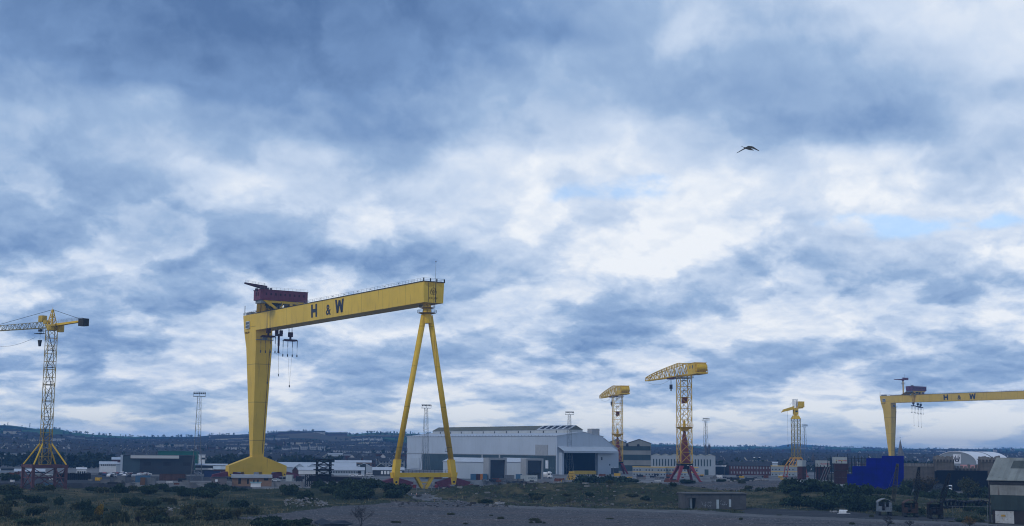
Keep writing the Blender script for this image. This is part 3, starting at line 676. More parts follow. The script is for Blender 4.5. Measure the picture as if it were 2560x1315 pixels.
    if boom == 'arm':
        hook(6.2, 79.5, 69.3, 'beam'); hook(.9, ZB, 68.7, 'twin'); hook(-5.0, 79.5, 68.0, 'beam')
    else:
        hook(5.6, 79.5, 69.6, 'beam'); hook(-1.5, ZB, 68.9, 'beam'); hook(-6.0, 79.5, 68.2, 'beam')
    return root
gantry(CR, 'huge yellow gantry crane straddling the dock, its whole A-frame leg and girder in view', 145.0, (101.8, 86.8, 77.6), 'arm', None)
_p = gz(2199, 990, 79.0)
gantry(_p-AX*180.6+NX*4.6+Vector((0, 0, -79)), 'distant yellow gantry crane whose girder runs out of view above the blue screen', 131.0, (90.0, 71.5, 56.0), 'pole', None, -60.0)

# ------------------------------------------------------------------ hammerhead tower cranes on red legs
def hammerhead():
    root = thing('hammerhead_crane', '', 'tower crane')
    for a, b in ((1, 1), (1, -1), (-1, -1), (-1, 1)):
        m = MB(); m.hexa([(a*6.1-.45, b*6.1-.45, .0), (a*6.1+.45, b*6.1-.45, .0), (a*6.1+.45, b*6.1+.45, .0), (a*6.1-.45, b*6.1+.45, .0)], [(a*2.2-.9, b*2.2-.9, 8.2), (a*2.2+.9, b*2.2-.9, 8.2), (a*2.2+.9, b*2.2+.9, 8.2), (a*2.2-.9, b*2.2+.9, 8.2)])
        m.cbox((a*6.1, b*6.1, .3), (1.6, 1.2, .6)); m.build('leg', RED, root)
    m = MB(); m.box(-3.2, 3.2, -3.2, 3.2, 8.0, 9.0); m.tube((0, 0, 6.2), (0, 0, 8.0), 2.2, 2.9, n=10); m.rail([(-3.6, -3.6, 9), (3.6, -3.6, 9), (3.6, 3.6, 9), (-3.6, 3.6, 9), (-3.6, -3.6, 9)], 1.1, .08, 1.8); m.box(-3.6, 3.6, -3.6, 3.6, 8.7, 8.85); m.build('turntable_deck', DARK, root)
    m = MB(); m.hexa([(-2.35, -2.35, 9.0), (2.35, -2.35, 9.0), (2.35, 2.35, 9.0), (-2.35, 2.35, 9.0)], [(-.5, -.5, 25), (.5, -.5, 25), (.5, .5, 25), (-.5, .5, 25)]); m.build('cone', mat('red_cone_paint', (.17, .036, .034), .6, .2, .3, (.11, .04, .03), .6), root)
    m = MB(); h = 2.95
    A = [(-h, -h, 9.2), (h, -h, 9.2), (h, h, 9.2), (-h, h, 9.2)]; B = [(x, y, 52.6) for x, y, z in A]
    m.truss(A, B, 8, .34, .19); m.build('mast', YEL2, root)
    m = MB(); m.hexa([(-.8, -.8, 25), (.8, -.8, 25), (.8, .8, 25), (-.8, .8, 25)], [(-3.6, -3.6, 27.1), (3.6, -3.6, 27.1), (3.6, 3.6, 27.1), (-3.6, 3.6, 27.1)]); m.tube((0, 0, 27.1), (0, 0, 30.5), .8, .5, n=8); m.rail([(-3.6, -3.6, 27.1), (3.6, -3.6, 27.1), (3.6, 3.6, 27.1), (-3.6, 3.6, 27.1), (-3.6, -3.6, 27.1)], 1.1, .06, 1.8); m.build('pivot_platform', YEL, root)
    m = MB(); m.box(-1.2, 1.2, -1.2, 1.0, 39, 41.8); m.box(-2.9, 2.9, -.3, .3, 38.8, 39); m.build('lift_cage', mat('rusty_lift_cage', (.16, .055, .03), .7, .3, .8), root)
    m = MB()
    for i in range(6): m.bar((-1.5 if i % 2 else 1.5, .5, 20+i*5.3), (1.5 if i % 2 else -1.5, .5, 25.3+i*5.3), .16)
    for z in (33, 45, 50): m.box(-2.6, 2.6, -1.0, 1.0, z, z+.12)
    m.build('ladder', STEEL, root)
    m = MB(); m.box(-4.2, 4.2, -3.6, 3.6, 51.2, 51.5); m.rail([(-4.2, -3.6, 51.5), (4.2, -3.6, 51.5), (4.2, 3.6, 51.5), (-4.2, 3.6, 51.5), (-4.2, -3.6, 51.5)], 1.1, .07, 1.6); m.build('gallery', STEEL, root)
    # jib: arched top chords over flat bottom chords
    def top(x): return 53.4+5.4*max(0, 1-(max(x, 2)-2)/60.0)**.62 if x > 0 else 58.8-abs(x)*.09
    def hw(x): return 2.5-1.6*max(0, x)/60
    m = MB(); xs = [-14+4.35*i for i in range(18)]
    for x0, x1 in zip(xs, xs[1:]):
        for s in (-1, 1):
            a, b = (x0, s*hw(x0), 52.6), (x1, s*hw(x1), 52.6); c, d = (x0, s*hw(x0), top(x0)), (x1, s*hw(x1), top(x1))
            m.bar(a, b, .46); m.bar(c, d, .34); m.bar(b, d, .22); m.bar(a, d, .24) if xs.index(x0) % 2 else m.bar(c, b, .24)
        m.bar((x1, -hw(x1), 52.6), (x1, hw(x1), 52.6), .16); m.bar((x1, -hw(x1), top(x1)), (x1, hw(x1), top(x1)), .14); m.bar((x0, -hw(x0), 52.6), (x1, hw(x1), 52.6), .12); m.bar((x0, -hw(x0), top(x0)), (x1, hw(x1), top(x1)), .1)
    m.bar((60, -1, 52.6), (60, 1, 52.6), .4); m.build('jib', YEL2, root)
    m = MB(); m.box(-24, -13, -2.9, 2.9, 52.2, 57.6); m.box(-24.2, -12.8, -3.1, 3.1, 57.6, 57.8); hs = m.build('machinery_house', YEL, root)
    m = MB()
    for x in (-21, -17.5): m.box(x, x+1.1, 2.905, 2.96, 55, 56.6)
    m.build('window', GLASS, hs)
    m = MB(); m.tube((-24.9, -2.6, 55.2), (-24.9, 2.6, 55.2), 1.7, n=14); m.box(-26.2, -24, -2.9, 2.9, 52.3, 53.0); m.rail([(-26.2, 2.9, 53), (-26.2, -2.9, 53)], 1.2, .09, 1.4); m.bar((-24.1, -2.9, 57), (-26.2, -2.9, 53), .2); m.bar((-24.1, 2.9, 57), (-26.2, 2.9, 53), .2); m.build('counterweight', YEL2, hs)
    m = MB(); m.box(6, 22, -1.6, 1.6, 51.6, 52.3); m.build('trolley_track', MAROON, root)
    m = MB(); m.cbox((20, 0, 47.8), (1.4, 1.2, 2.2)); m.cbox((20, 0, 46.2), (.5, .5, 1.2)); hk = m.build('hook_block', DARK, root)
    m = MB()
    for e in (-.5, .5): m.tube((20+e, 0, 48.5), (20+e, 0, 51.7), .07, n=4)
    m.path([(20+36*i/10, .6, 51.4-1.8*math.sin(math.pi*i/10)) for i in range(11)], .05); m.build('rope', CABLE, hk)
    return root
H1 = hammerhead(); tag(H1, 'tall yellow hammerhead crane on four red splayed legs, the bigger of the two')
H1.location = (86.5, 712, 0); H1.rotation_euler = (0, 0, math.radians(90+12.5))
H2 = copy_tree(H1); tag(H2, 'yellow hammerhead crane on red legs before the grey gabled hall, the smaller of the two')
H2.location = (70.6, 944, -1.0); H2.rotation_euler = (0, 0, math.radians(90+7.0))
for h in (H1, H2): h['group'] = 'hammerhead cranes on red legs'

# ------------------------------------------------------------------ slewing tower crane beside the containers
cx = gy(1991, 1150, 880).x
root = thing('tower_crane', 'slender yellow tower crane with boxy counterweight behind the stacked containers', 'tower crane', (cx, 880, 0), math.radians(14))
m = MB(); h = 2.1; A = [(-h, -h, 12), (h, -h, 12), (h, h, 12), (-h, h, 12)]; B = [(x, y, 35.3) for x, y, z in A]; m.truss(A, B, 6, .3, .16)
for y in (-h, h): m.bar((0, y, 12), (0, y, 35), .22)
m.build('mast', mat('dull_yellow_steel', (.26, .20, .05), .6, .2, .5), root)
m = MB(); m.hexa([(-2.5, -2.5, 35.3), (2.5, -2.5, 35.3), (2.5, 2.5, 35.3), (-2.5, 2.5, 35.3)], [(-1.4, -1.4, 37.6), (1.4, -1.4, 37.6), (1.4, 1.4, 37.6), (-1.4, 1.4, 37.6)]); m.build('mast_cap', YEL, root)
m = MB(); m.box(-1.3, 1.3, -1.3, 1.3, 38, 42.2); m.tube((0, 0, 37.6), (0, 0, 38), 1.0, n=8); cab = m.build('cabin', YEL, root)
m = MB(); m.box(-.8, .8, -1.36, -1.305, 39.6, 40.6); m.build('window', GLASS, cab)
m = MB(); m.hexa([(-1.2, -1, 41.2), (-1.2, 1, 41.2), (-1.2, 1, 43.2), (-1.2, -1, 43.2)], [(-8.5, -.6, 39.6), (-8.5, .6, 39.6), (-8.5, .6, 41.0), (-8.5, -.6, 41.0)]); m.bar((-8.5, 0, 40), (-9.5, 0, 39.4), .5); m.build('jib', YEL, root)
m = MB(); m.box(1.2, 5.2, -1.6, 1.6, 42.6, 46.2); m.hexa([(.8, -1.2, 41.6), (4.6, -1.2, 42.0), (4.6, 1.2, 42.0), (.8, 1.2, 41.6)], [(.8, -1.2, 43), (4.6, -1.2, 43.2), (4.6, 1.2, 43.2), (.8, 1.2, 43)]); m.build('machinery_house', YEL, root)
m = MB(); A = [(-1.4, -1, 42.2), (.9, -1, 42.2), (.9, 1, 42.2), (-1.4, 1, 42.2)]; m.truss(A, [(x, y, 47.5) for x, y, z in A], 3, .2, .14); m.bar((-1.2, 0, 47.3), (-4.2, 0, 43), .12); m.build('tower_frame', WHITE, root)
m = MB(); m.tube((-5.4, 0, 40.8), (-5.4, 0, 19.5), .05, n=4); m.cbox((-5.4, 0, 19), (.6, .6, 1.2)); m.build('hook_rope', CABLE, root)
m = MB()
m.box(-3.2, 2.6, -2.6, -2.0, 11.3, 12); m.box(-3.2, 2.6, 2.0, 2.6, 11.3, 12)
for y in (-2.3, 2.3):
    m.bar((-2.6, y, 11.8), (-6.2, y, 7.2), .5); m.bar((2.4, y, 11.8), (4.6, y, 7.2), .45); m.bar((-1.6, y, 7.5), (0.5, y, 11.6), .35); m.bar((-2.6, y, 7.4), (-.6, y, 7.4), .3); m.bar((-.2, y, 11.5), (-1.4, y, 7.4), .35)
m.build('portal_frame', mat('orange_yellow_steel', (.62, .30, .02), .55, .1, .4), root)
for y in (-2.3, 2.3):
    for x0, x1 in ((-6.2, -7.6), (4.6, 6.0)):
        m = MB(); m.bar((x0, y, 7.4), (x1, y, .6), .45); m.cbox((x1, y, .4), (1.4, 1.2, .8)); m.build('leg', mat('orange_red_paint', (.28, .06, .035), .55, .15, .5), root)

# ------------------------------------------------------------------ saddle-jib tower crane on a red portal
cxy = gy(110, 1200, 497)
root = thing('tower_crane', 'slim yellow lattice tower crane standing on a faded red portal frame', 'tower crane', (cxy.x, 497, 0), math.radians(36))
h = 5.6
for a, b in ((1, 1), (1, -1), (-1, -1), (-1, 1)):
    m = MB(); m.box(a*h-.45, a*h+.45, b*h-.45, b*h+.45, 0, 7.4); m.cbox((a*h, b*h, .2), (2.0, 2.0, .4)); m.build('portal_leg', PINK, root)
m = MB()
for s in (-1, 1): m.box(-h-.6, h+.6, s*h-.5, s*h+.5, 7.4, 8.5); m.box(s*h-.5, s*h+.5, -h+.5, h-.5, 7.43, 8.47)
m.build('portal_beam', PINK, root)
m = MB()
for s in (-1, 1):
    for f in (lambda u, z: (u, s*h, z), lambda u, z: (s*h, u, z)):
        m.bar(f(-h, 4.0), f(h, 4.0), .3); m.bar(f(-h, 7.2), f(0, 4.0), .26); m.bar(f(h, 7.2), f(0, 4.0), .26); m.bar(f(-h, .4), f(0, 4.0), .26); m.bar(f(h, .4), f(0, 4.0), .26)
m.build('portal_bracing', PINK, root)
h2 = 1.58; m = MB(); A = [(-h2, -h2, 8.5), (h2, -h2, 8.5), (h2, h2, 8.5), (-h2, h2, 8.5)]; m.truss(A, [(x, y, 55) for x, y, z in A], 17, .19, .12, False)
m.build('mast', mat('weathered_yellow_steel', (.36, .24, .035), .6, .25, .5), root)
m = MB()
for i in range(7):
    z = 12+i*6.0; m.box(-1.4, 1.4, -1.4, 1.4, z, z+.12); m.rail([(-1.3, -1.4, z), (1.3, -1.4, z)], 1.1, .06, 1.2); m.bar((.9*(-1)**i, .4, z), (.9*(-1)**(i+1), .4, z+6), .2)
m.build('ladder', DARK, root)
m = MB()
for a, b in ((1, 1), (1, -1), (-1, -1), (-1, 1)): m.tube((a*h, b*h, 8.5), (a*h2, b*h2, 15.6), .26, n=8)
m.build('mast_stay', YEL, root)
WYEL = mat('weathered_crane_yellow', (.42, .28, .04), .6, .2, .5, (.2, .12, .03), .5)
up = thing('slewing_head', None, None); up.parent = root; up.location = (0, 0, 55); up.rotation_euler = (0, 0, math.atan2(.565, -.825)-math.radians(36)); del_keys = None
m = MB(); m.tube((0, 0, 0), (0, 0, 1.4), 1.7, 1.9, n=12); m.box(-3.6, 2, -1.6, 1.6, 1.4, 2.0); m.box(-3.4, -1.6, -2.6, -.9, -.6, 1.9); m.build('turntable', WYEL, up)
m = MB(); m.truss([(-1.2, -1.1, 2), (1.2, -1.1, 2), (1.2, 1.1, 2), (-1.2, 1.1, 2)], [(-.15, -.15, 7.3), (.15, -.15, 7.3), (.15, .15, 7.3), (-.15, .15, 7.3)], 3, .22, .12); m.tube((0, 0, 7.2), (0, 0, 8.2), .06, n=4); m.build('tower_top', YEL2, up)
m = MB(); m.truss([(2, -.9, 1.0), (2, .9, 1.0), (2, 0, 3.2)], [(52, -.7, 1.0), (52, .7, 1.0), (52, 0, 2.6)], 24, .2, .11, False); m.build('jib', mat('grey_yellow_steel', (.20, .17, .08), .6, .25, .5), up)
m = MB(); m.box(4.2, 6.4, -1.0, 1.0, 3.2, 5.4); m.box(2, 4, -.8, .8, 2.4, 3.6); m.build('winch_cabin', WYEL, up)
m = MB(); m.hexa([(-2, -.9, 1.4), (-2, .9, 1.4), (-2, .9, 2.2), (-2, -.9, 2.2)], [(-15.5, -.7, 2.2), (-15.5, .7, 2.2), (-15.5, .7, 2.8), (-15.5, -.7, 2.8)]); cj = m.build('counter_jib', YEL2, up)
m = MB()
for s in (-1, 1): m.rail([(-2, s*.85, 2.2), (-15.3, s*.7, 2.8)], 1.1, .05, 1.3)
m.build('hand_rail', STEEL, cj)
m = MB(); m.box(-18.2, -15.5, -1.2, 1.2, .8, 3.4); m.build('counterweight', mat('dark_counterweight', (.035, .033, .03), .7, .3, .5), up)
m = MB(); m.tube((0, 0, 7.3), (-14.8, 0, 3.4), .09, n=4); m.tube((0, 0, 7.3), (34, 0, 2.7), .08, n=4); m.build('tie_rope', CABLE, up)
m = MB(); m.box(5.0, 8.0, -1.2, 1.2, -1.0, -.8); m.rail([(5, -1.2, -.8), (8, -1.2, -.8)], 1.6, .08, 1.0); m.cbox((6.2, 0, .2), (1.2, 1.0, .8)); m.tube((6.2, 0, .8), (6.2, 0, -3), .05, n=4); m.hexa([(5.9, -.3, -5.4), (6.5, -.3, -5.4), (6.5, .3, -5.4), (5.9, .3, -5.4)], [(5.6, -.5, -3.2), (6.8, -.5, -3.2), (6.8, .5, -3.2), (5.6, .5, -3.2)]); m.path([(9+2.8*i, 0, -.6-4.2*math.sin(math.pi*(i+2)/16)) for i in range(13)], .05); m.build('hook_trolley', DARK, up)

# ------------------------------------------------------------------ floodlight masts
def flood():
    root = thing('floodlight_mast', '', 'floodlight mast')
    m = MB(); b = 2.6; t = .75
    A = [(-b, -b, 0), (b, -b, 0), (b, b, 0), (-b, b, 0)]; q = [(-1.45, -1.45, 14), (1.45, -1.45, 14), (1.45, 1.45, 14), (-1.45, 1.45, 14)]; e = [(-t, -t, 37.5), (t, -t, 37.5), (t, t, 37.5), (-t, t, 37.5)]
    m.truss(A, q, 3, .17, .07, False); m.truss(q, e, 8, .13, .06, False); m.bar((.2, 0, 1), (.1, 0, 37), .12); m.build('lattice', GALV, root)
    m = MB()
    for z in (37.5, 38.6, 39.4): m.bar((-2.6, -.8, z), (2.6, -.8, z), .14); m.bar((-2.6, .8, z), (2.6, .8, z), .12)
    for x in (-2.6, 0, 2.6): m.bar((x, -.8, 37.5), (x, -.8, 39.4), .12); m.bar((x, -.8, 37.5), (x, .8, 37.5), .12)
    m.box(-2.7, 2.7, -.9, .9, 37.35, 37.48); m.build('head_frame', GALV, root)
    for i in range(7):
        x = -2.4+i*.8; m = MB(); m.hexa([(x-.28, -1.15, 38.5), (x+.28, -1.15, 38.5), (x+.28, -1.3, 39.1), (x-.28, -1.3, 39.1)], [(x-.2, -.7, 38.6), (x+.2, -.7, 38.6), (x+.2, -.75, 39.0), (x-.2, -.75, 39.0)]); m.build('floodlight', DARK, root)
    return root
FL = flood(); first = True
for px, D, rz, lab in ((491, 640, 15, 'grey lattice floodlight mast beside the dark grey shed with a green roof'), (1062.5, 790, 20, 'lattice floodlight mast seen between the legs of the near gantry crane'),
                   (1423, 905, 10, 'lattice floodlight mast in front of the big open hall doorway'), (1765, 1050, 25, 'lattice floodlight mast rising before the dark church tower'), (2013, 1255, 30, 'most distant floodlight mast, above the white lettered container')):
    o = FL if first else copy_tree(FL); first = False
    o.location = (gy(px, 1190, D).x, D, 0); o.rotation_euler = (0, 0, math.radians(rz)); tag(o, lab, None, 'floodlight masts around the dock')

# ------------------------------------------------------------------ buildings
CLAD = mat('pale_cladding', (.41, .46, .52), .6, .07, .06, (.24, .25, .25), .5, stripe=((.9, .9, 0), .06))
CLAD2 = mat('light_grey_cladding', (.40, .45, .50), .6, .06, .1, (.30, .31, .31), .4, stripe=((1.2, 1.2, 0), .05))
WROOF = mat('white_sheet_roof', (.46, .49, .52), .6, .1, .15, (.20, .20, .16), .5, stripe=((.8, .8, 0), .07))
OROOF = mat('olive_sheet_roof', (.13, .13, .10), .8, .2, .1, (.07, .07, .055), .5, stripe=((.5, .5, 0), .12))
DROOF = mat('dark_slate_roof', (.045, .048, .055), .8, .2, .3)
TEAL = mat('dark_teal_glazing', (.030, .052, .058), .35, .25, .12, (.02, .03, .035), .5, stripe=((.55, .55, 0), .25))
WINP = mat('pale_window', (.20, .22, .25), .4, .3, .4)
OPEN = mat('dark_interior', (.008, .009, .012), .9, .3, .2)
BRICK = mat('red_brick', (.085, .038, .034), .85, .2, .5, (.08, .04, .035), .5)
TANB = mat('tan_brick', (.24, .15, .10), .85, .15, .5, (.13, .09, .07), .5)
TRIM = mat('grey_trim', (.30, .31, .32), .6, .1, .5)
CHAR = mat('charcoal_cladding', (.028, .033, .042), .6, .12, .1, stripe=((.7, .7, 0), .12))
GTEAL = mat('green_cladding', (.015, .11, .085), .6, .1, .1, stripe=((.5, .5, 0), .1))
BEDZ = math.atan2(.541, .841)               # local x along the rails, local y along the girder
def rows_of_windows(wallobj, y, xs, zs, w, h, m=GLASS, name='window', lip=.06):
    for z in zs:
        for x in xs:
            b = MB(); b.box(x-w/2, x+w/2, y-lip, y-.004, z, z+h); b.build(name, m, wallobj)
def building(name, label, cat, px0, px1, D, eave, ridge, depth, wm, rm, along='x', base=0.0, win=(), door=(), group=None, over=.3, turn=0.0):
    pc = (px0+px1)/2; x = (pc-1280)/FPX*D; az = math.atan2(x, D); w = abs(px1-px0)/FPX*D*math.cos(az)
    ze = gy(pc, eave, D).z; zr = gy(pc, ridge, D).z; zr = max(zr, ze+.15)
    root = thing(name, label, cat, (gy(pc, eave, D).x, D, base), -az+turn, group); ze -= base; zr -= base; h = w/2
    b = MB(); b.box(-h, h, 0, depth, -1, ze)
    if along == 'y': b.prism([(-h, 0, ze), (h, 0, ze), (0, 0, zr)], (0, depth, 0))
    else:
        b.prism([(-h, 0, ze), (-h, depth, ze), (-h, depth/2, zr)], (2*h, 0, 0))
    wall = b.build('wall', wm, root)
    b = MB(); t = .12
    if along == 'y':
        for s in (-1, 1): b.prism([(s*(h+over), -over, ze-over*(zr-ze)/h+.02), (0, -over, zr+.02), (0, depth+over, zr+.02), (s*(h+over), depth+over, ze-over*(zr-ze)/h+.02)], (0, 0, t))
    else:
        k = over*(zr-ze)/(depth/2)
        b.prism([(-h-over, -over, ze-k+.02), (h+over, -over, ze-k+.02), (h+over, depth/2, zr+.02), (-h-over, depth/2, zr+.02)], (0, 0, t))
        b.prism([(h+over, depth+over, ze-k+.02), (-h-over, depth+over, ze-k+.02), (-h-over, depth/2, zr+.02), (h+over, depth/2, zr+.02)], (0, 0, t))
    b.build('roof', rm, root)
    for (z0, hh, n, ww, x0, x1, m_) in win:
        xs = [x0*h+(x1-x0)*h*(i+.5)/n for i in range(n)]; rows_of_windows(wall, 0, xs, [z0], ww, hh, m_)
    for (x, w_, h_, m_) in door:
        b = MB(); b.box(x*h-w_/2, x*h+w_/2, -.08, -.004, 0, h_); b.build('door', m_, wall)
    return root

# big fabrication hall
hc = gz(1392, 1186, 0); root = thing('fabrication_hall', 'huge pale grey shipyard hall with dark glazed band, open doorway and raised ridge roof', 'hall', (hc.x, hc.y, 0), BEDZ)
L, Wd, E1, R1 = 196, 36, 23.9, 26.6
m = MB(); m.box(0, .6, .6, L, 0, E1); m.box(0, Wd, L-.6, L, 0, E1)
# gable with the great doorway left open
dx0, dx1, dh = 3.2, 30.0, 13.4
m.box(0, dx0, 0, .6, 0, E1); m.box(dx1, Wd, 0, .6, 0, E1); m.box(dx0, dx1, 0, .6, dh, E1)
m.prism([(0, 0, E1), (Wd, 0, E1), (Wd*.56, 0, R1)], (0, .6, 0)); m.box(Wd-.6, Wd, .6, L-.6, 0, E1)
wall = m.build('wall', CLAD, root)
m = MB(); m.prism([(Wd, 0, 0), (Wd+11.5, 0, 0), (Wd+11.5, 0, 16.2), (Wd, 0, 23)], (0, 60, 0)); m.build('side_bay', CLAD, root)
m = MB(); m.prism([(-.4, -.3, E1), (Wd*.56, -.3, R1+.03), (Wd*.56, L, R1+.03), (-.4, L, E1)], (0, 0, .25)); m.prism([(Wd+.4, -.3, E1), (Wd+.4, L, E1), (Wd*.56, L, R1+.03), (Wd*.56, -.3, R1+.03)], (0, 0, .25))
m.prism([(Wd+.3, -.2, 23.05), (Wd+11.9, -.2, 16.05), (Wd+11.9, 60.2, 16.05), (Wd+.3, 60.2, 23.05)], (0, 0, .2)); m.build('roof', WROOF, root)
m = MB(); m.box(-.25, -.004, 1.2, L-24, .2, 11.6); band = m.build('glazed_band', TEAL, root)
m = MB(); m.box(-.32, -.255, 1.0, L, 11.6, 12.0)
for y in (88, 66, 130): m.box(-.36, -.26, y, y+1.6, .2, 11.6)
m.box(-.32, -.004, 10, 24, 12.003, 18.4); m.build('trim', TRIM, wall)
m = MB(); m.box(-.30, -.004, L-20, L-6, 1, 8.5); m.build('door', CLAD2, wall)
m = MB(); m.box(-.4, -.26, 9, 12.2, 3.5, 8.6); m.build('window', mat('pale_panel', (.55, .58, .62), .5), band)
m = MB()
for x in np.arange(4, 190, 4): m.cbox((-.5, x, E1+.35), (.25, .25, .7))
m.build('roof_vent', TRIM, wall)
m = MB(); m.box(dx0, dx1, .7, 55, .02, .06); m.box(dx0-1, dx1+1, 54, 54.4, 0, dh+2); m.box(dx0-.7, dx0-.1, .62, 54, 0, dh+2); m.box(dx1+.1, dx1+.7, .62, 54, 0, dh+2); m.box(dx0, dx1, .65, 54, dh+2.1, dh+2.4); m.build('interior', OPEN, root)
m = MB()
for z in (2.4, 5.2, 8.2): m.box(dx0+.2, dx0+2.2, 1.2, 1.5, z, z+1.5)
m.build('doorway_panel', mat('pale_notice', (.45, .43, .36), .6), root)  # plain pale panels just inside the doorway
m = MB(); m.prism([(dx0-2.5, -7, 14.4), (dx1+13, -7, 14.4), (dx1+13, -.02, 17.2), (dx0-2.5, -.02, 17.2)], (0, 0, .3)); m.box(dx0-2.5, dx1+13, -7, -6.7, 13.6, 14.3); m.build('canopy', CLAD2, root)
PB = mat('pale_blue_cladding', (.36, .41, .47), .6, .05, .1); m = MB(); m.box(dx0-1.6, dx0-.05, -3.4, -.01, 0, 13.5); m.build('porch_wall', PB, root)
m = MB(); m.box(dx1+.05, dx1+16.5, -2.4, -.01, 0, 13.5); m.build('porch_wall', mat('pale_blue_cladding', (.36, .41, .47), .6, .05, .1), root)
m = MB(); m.box(dx1+2.5, dx1+3.6, -2.5, -2.405, 9, 11); m.box(dx1+9, dx1+9.8, -2.5, -2.405, 5.6, 6.6); m.box(dx1+10.5, dx1+16.5, -2.5, -2.405, 0, 4); m.build('door', GLASS, root)
m = MB(); m.box(11.5, dx1-.3, -1.2, -.7, .05, 2.3); m.build('flood_barrier', mat('yellow_barrier', (.60, .38, .03), .6, .1, .4), root)
m = MB(); m.box(15, 25.5, 8, L-12, 25.3, 28.2); lan = m.build('roof_lantern', mat('cream_cladding', (.43, .45, .45), .7, .1, .2, (.25, .24, .2), .5), root)
m = MB(); m.prism([(14.6, 7.7, 28.2), (25.9, 7.7, 28.2), (20.2, 7.7, 31.0)], (0, L-19.4, 0)); m.build('lantern_roof', OROOF, lan)
m = MB()
for i in range(1): m.prism([(14.6, 7.4, 28.26), (20.2, 7.4, 31.06), (20.2, 45, 31.06), (14.6, 45, 28.26)], (0, 0, .1))
m.build('roof_light', WROOF, lan)
m = MB()
for i in range(5):
    y = 10+i*7.0; m.prism([(15.4, y, 28.72), (19.4, y, 30.74), (19.4, y+4.6, 30.74), (15.4, y+4.6, 28.72)], (0, 0, .12))
m.build('skylight', DARK, lan)
for i in range(11): m = MB(); m.box(14.85, 14.995, 22+i*15, 22.9+i*15, 26, 27.6); m.build('louvre', DARK, lan)
m = MB(); m.box(30, 36, 4, 9, 24, 29.0); m.build('roof_plant', TRIM, root)

# two low sheds in front of it
def dock_shed(px, row, wdt, ln, eave, top, label, shut):
    c = gz(px, row, 0); root = thing('dock_shed', label, 'shed', (c.x, c.y, 0), BEDZ, 'low pale sheds before the big hall')
    b = MB(); b.box(.6, wdt-.6, 5, ln, 0, eave); b.prism([(.6, 5, eave), (wdt-.6, 5, eave), (wdt/2, 5, eave+2.0)], (0, ln-5, 0)); b.build('wall', CLAD2, root)
    b = MB()
    for s in (0, 1):
        x = .2 if s == 0 else wdt-.2; b.prism([(x, 4.7, eave-.05), (wdt/2, 4.7, eave+2.05), (wdt/2, ln+.3, eave+2.05), (x, ln+.3, eave-.05)], (0, 0, .15))
    b.build('roof', WROOF, root)
    b = MB(); b.box(0, 1.0, 0, 5.2, 0, top); b.box(wdt-1.0, wdt, 0, 5.2, 0, top); b.box(1.0, wdt-1.0, 0, 5.2, top-1.1, top); b.box(1.0, wdt-1, 5.0, 5.2, 0, top-1.1); b.build('door_portal', TRIM, root)
    b = MB(); b.box(1.0, wdt-1.0, .5, .8, shut, top-1.1); b.build('roller_door', mat('dark_roller_door', (.022, .032, .048), .5, .1, .2, stripe=((0, 0, 1.4), .15)), root)
dock_shed(1221.5, 1199, 10.8, 47, 8.6, 10.9, 'low pale shed with a shut dark roller door, left of its twin', 0.02)
dock_shed(1315, 1198, 10.8, 30, 8.6, 10.7, 'low pale shed with its dark roller door raised a little, by the white lorry', 3.0)

# grey multi-gabled hall behind the smaller hammerhead crane
D = 1010; c = gy(1628, 1165, D); root = thing('gabled_hall', 'weathered grey hall with dark window bands and several dark gable roofs', 'hall', (c.x, D, 0), -math.radians(5))
GW = mat('weathered_grey_cladding', (.24, .245, .23), .8, .15, .1, (.11, .11, .10), .7, stripe=((.4, .4, 0), .12))
m = MB(); m.box(-46, 0, 0, 80, 0, 20.2)
for x0, x1 in ((-46, -31), (-31, -17), (-17, 0)): m.prism([(x0, 0, 20.2), (x1, 0, 20.2), ((x0+x1)/2, 0, 23.0)], (0, 80, 0))
wall = m.build('wall', GW, root); m = MB()
for x0, x1 in ((-46, -31), (-31, -17), (-17, 0)):
    xm = (x0+x1)/2
    m.prism([(x0, -.3, 20.22), (xm, -.3, 23.02), (xm, 80, 23.02), (x0, 80, 20.22)], (0, 0, .4)); m.prism([(x1, -.3, 20.22), (x1, 80, 20.22), (xm, 80, 23.02), (xm, -.3, 23.02)], (0, 0, .4))
m.build('roof', DROOF, root)
for z0, z1 in ((15.4, 18.4), (8.6, 12.4), (1.0, 5.0)):
    m = MB(); m.box(-45.9, -.4, -.12, -.004, z0, z1); m.build('window_band', TEAL, wall)
m = MB()
for x in (-38, -31, -24, -16.8, -9): m.tube((x, -.5, 18.9), (x, -.01, 18.9), 1.0, n=10)
m.build('fan_cowl', DARK, wall)

# long white shed with a row of gables, tall narrow windows
D = 930; c = gy(1708, 1160, D); wdt = 158/FPX*D; root = thing('white_shed', 'long pale shed with ten small gables and a row of tall slit windows', 'shed', (c.x, D, 0), -math.radians(7))
h = wdt/2; n = 7; m = MB(); m.box(-h, h, 0, 40, 0, 12.1)
rf = MB()
for i in range(n):
    x0, x1 = -h+wdt*i/n, -h+wdt*(i+1)/n; xm = (x0+x1)/2; m.prism([(x0, 0, 12.1), (x1, 0, 12.1), (xm, 0, 13.2)], (0, 40, 0))
    rf.prism([(x0, -.2, 12.12), (xm, -.2, 13.22), (xm, 40, 13.22), (x0, 40, 12.12)], (0, 0, .15)); rf.prism([(x1, -.2, 12.12), (x1, 40, 12.12), (xm, 40, 13.22), (xm, -.2, 13.22)], (0, 0, .15))
wall = m.build('wall', mat('white_cladding', (.30, .335, .37), .6, .07, .1, (.3, .3, .3), .3), root)
rf.build('roof', mat('pale_olive_roof', (.32, .32, .26), .7, .2, .2, (.15, .15, .12), .6, stripe=((.35, .35, 0), .3)), root)
rows_of_windows(wall, 0, [-h+1.6+i*1.92 for i in range(int((wdt-2)/1.92))], [5.6], .75, 4.4, TEAL)
m = MB(); m.box(h-7, h-4.5, -.08, -.004, 0, 3.6); m.build('door', TEAL, wall)

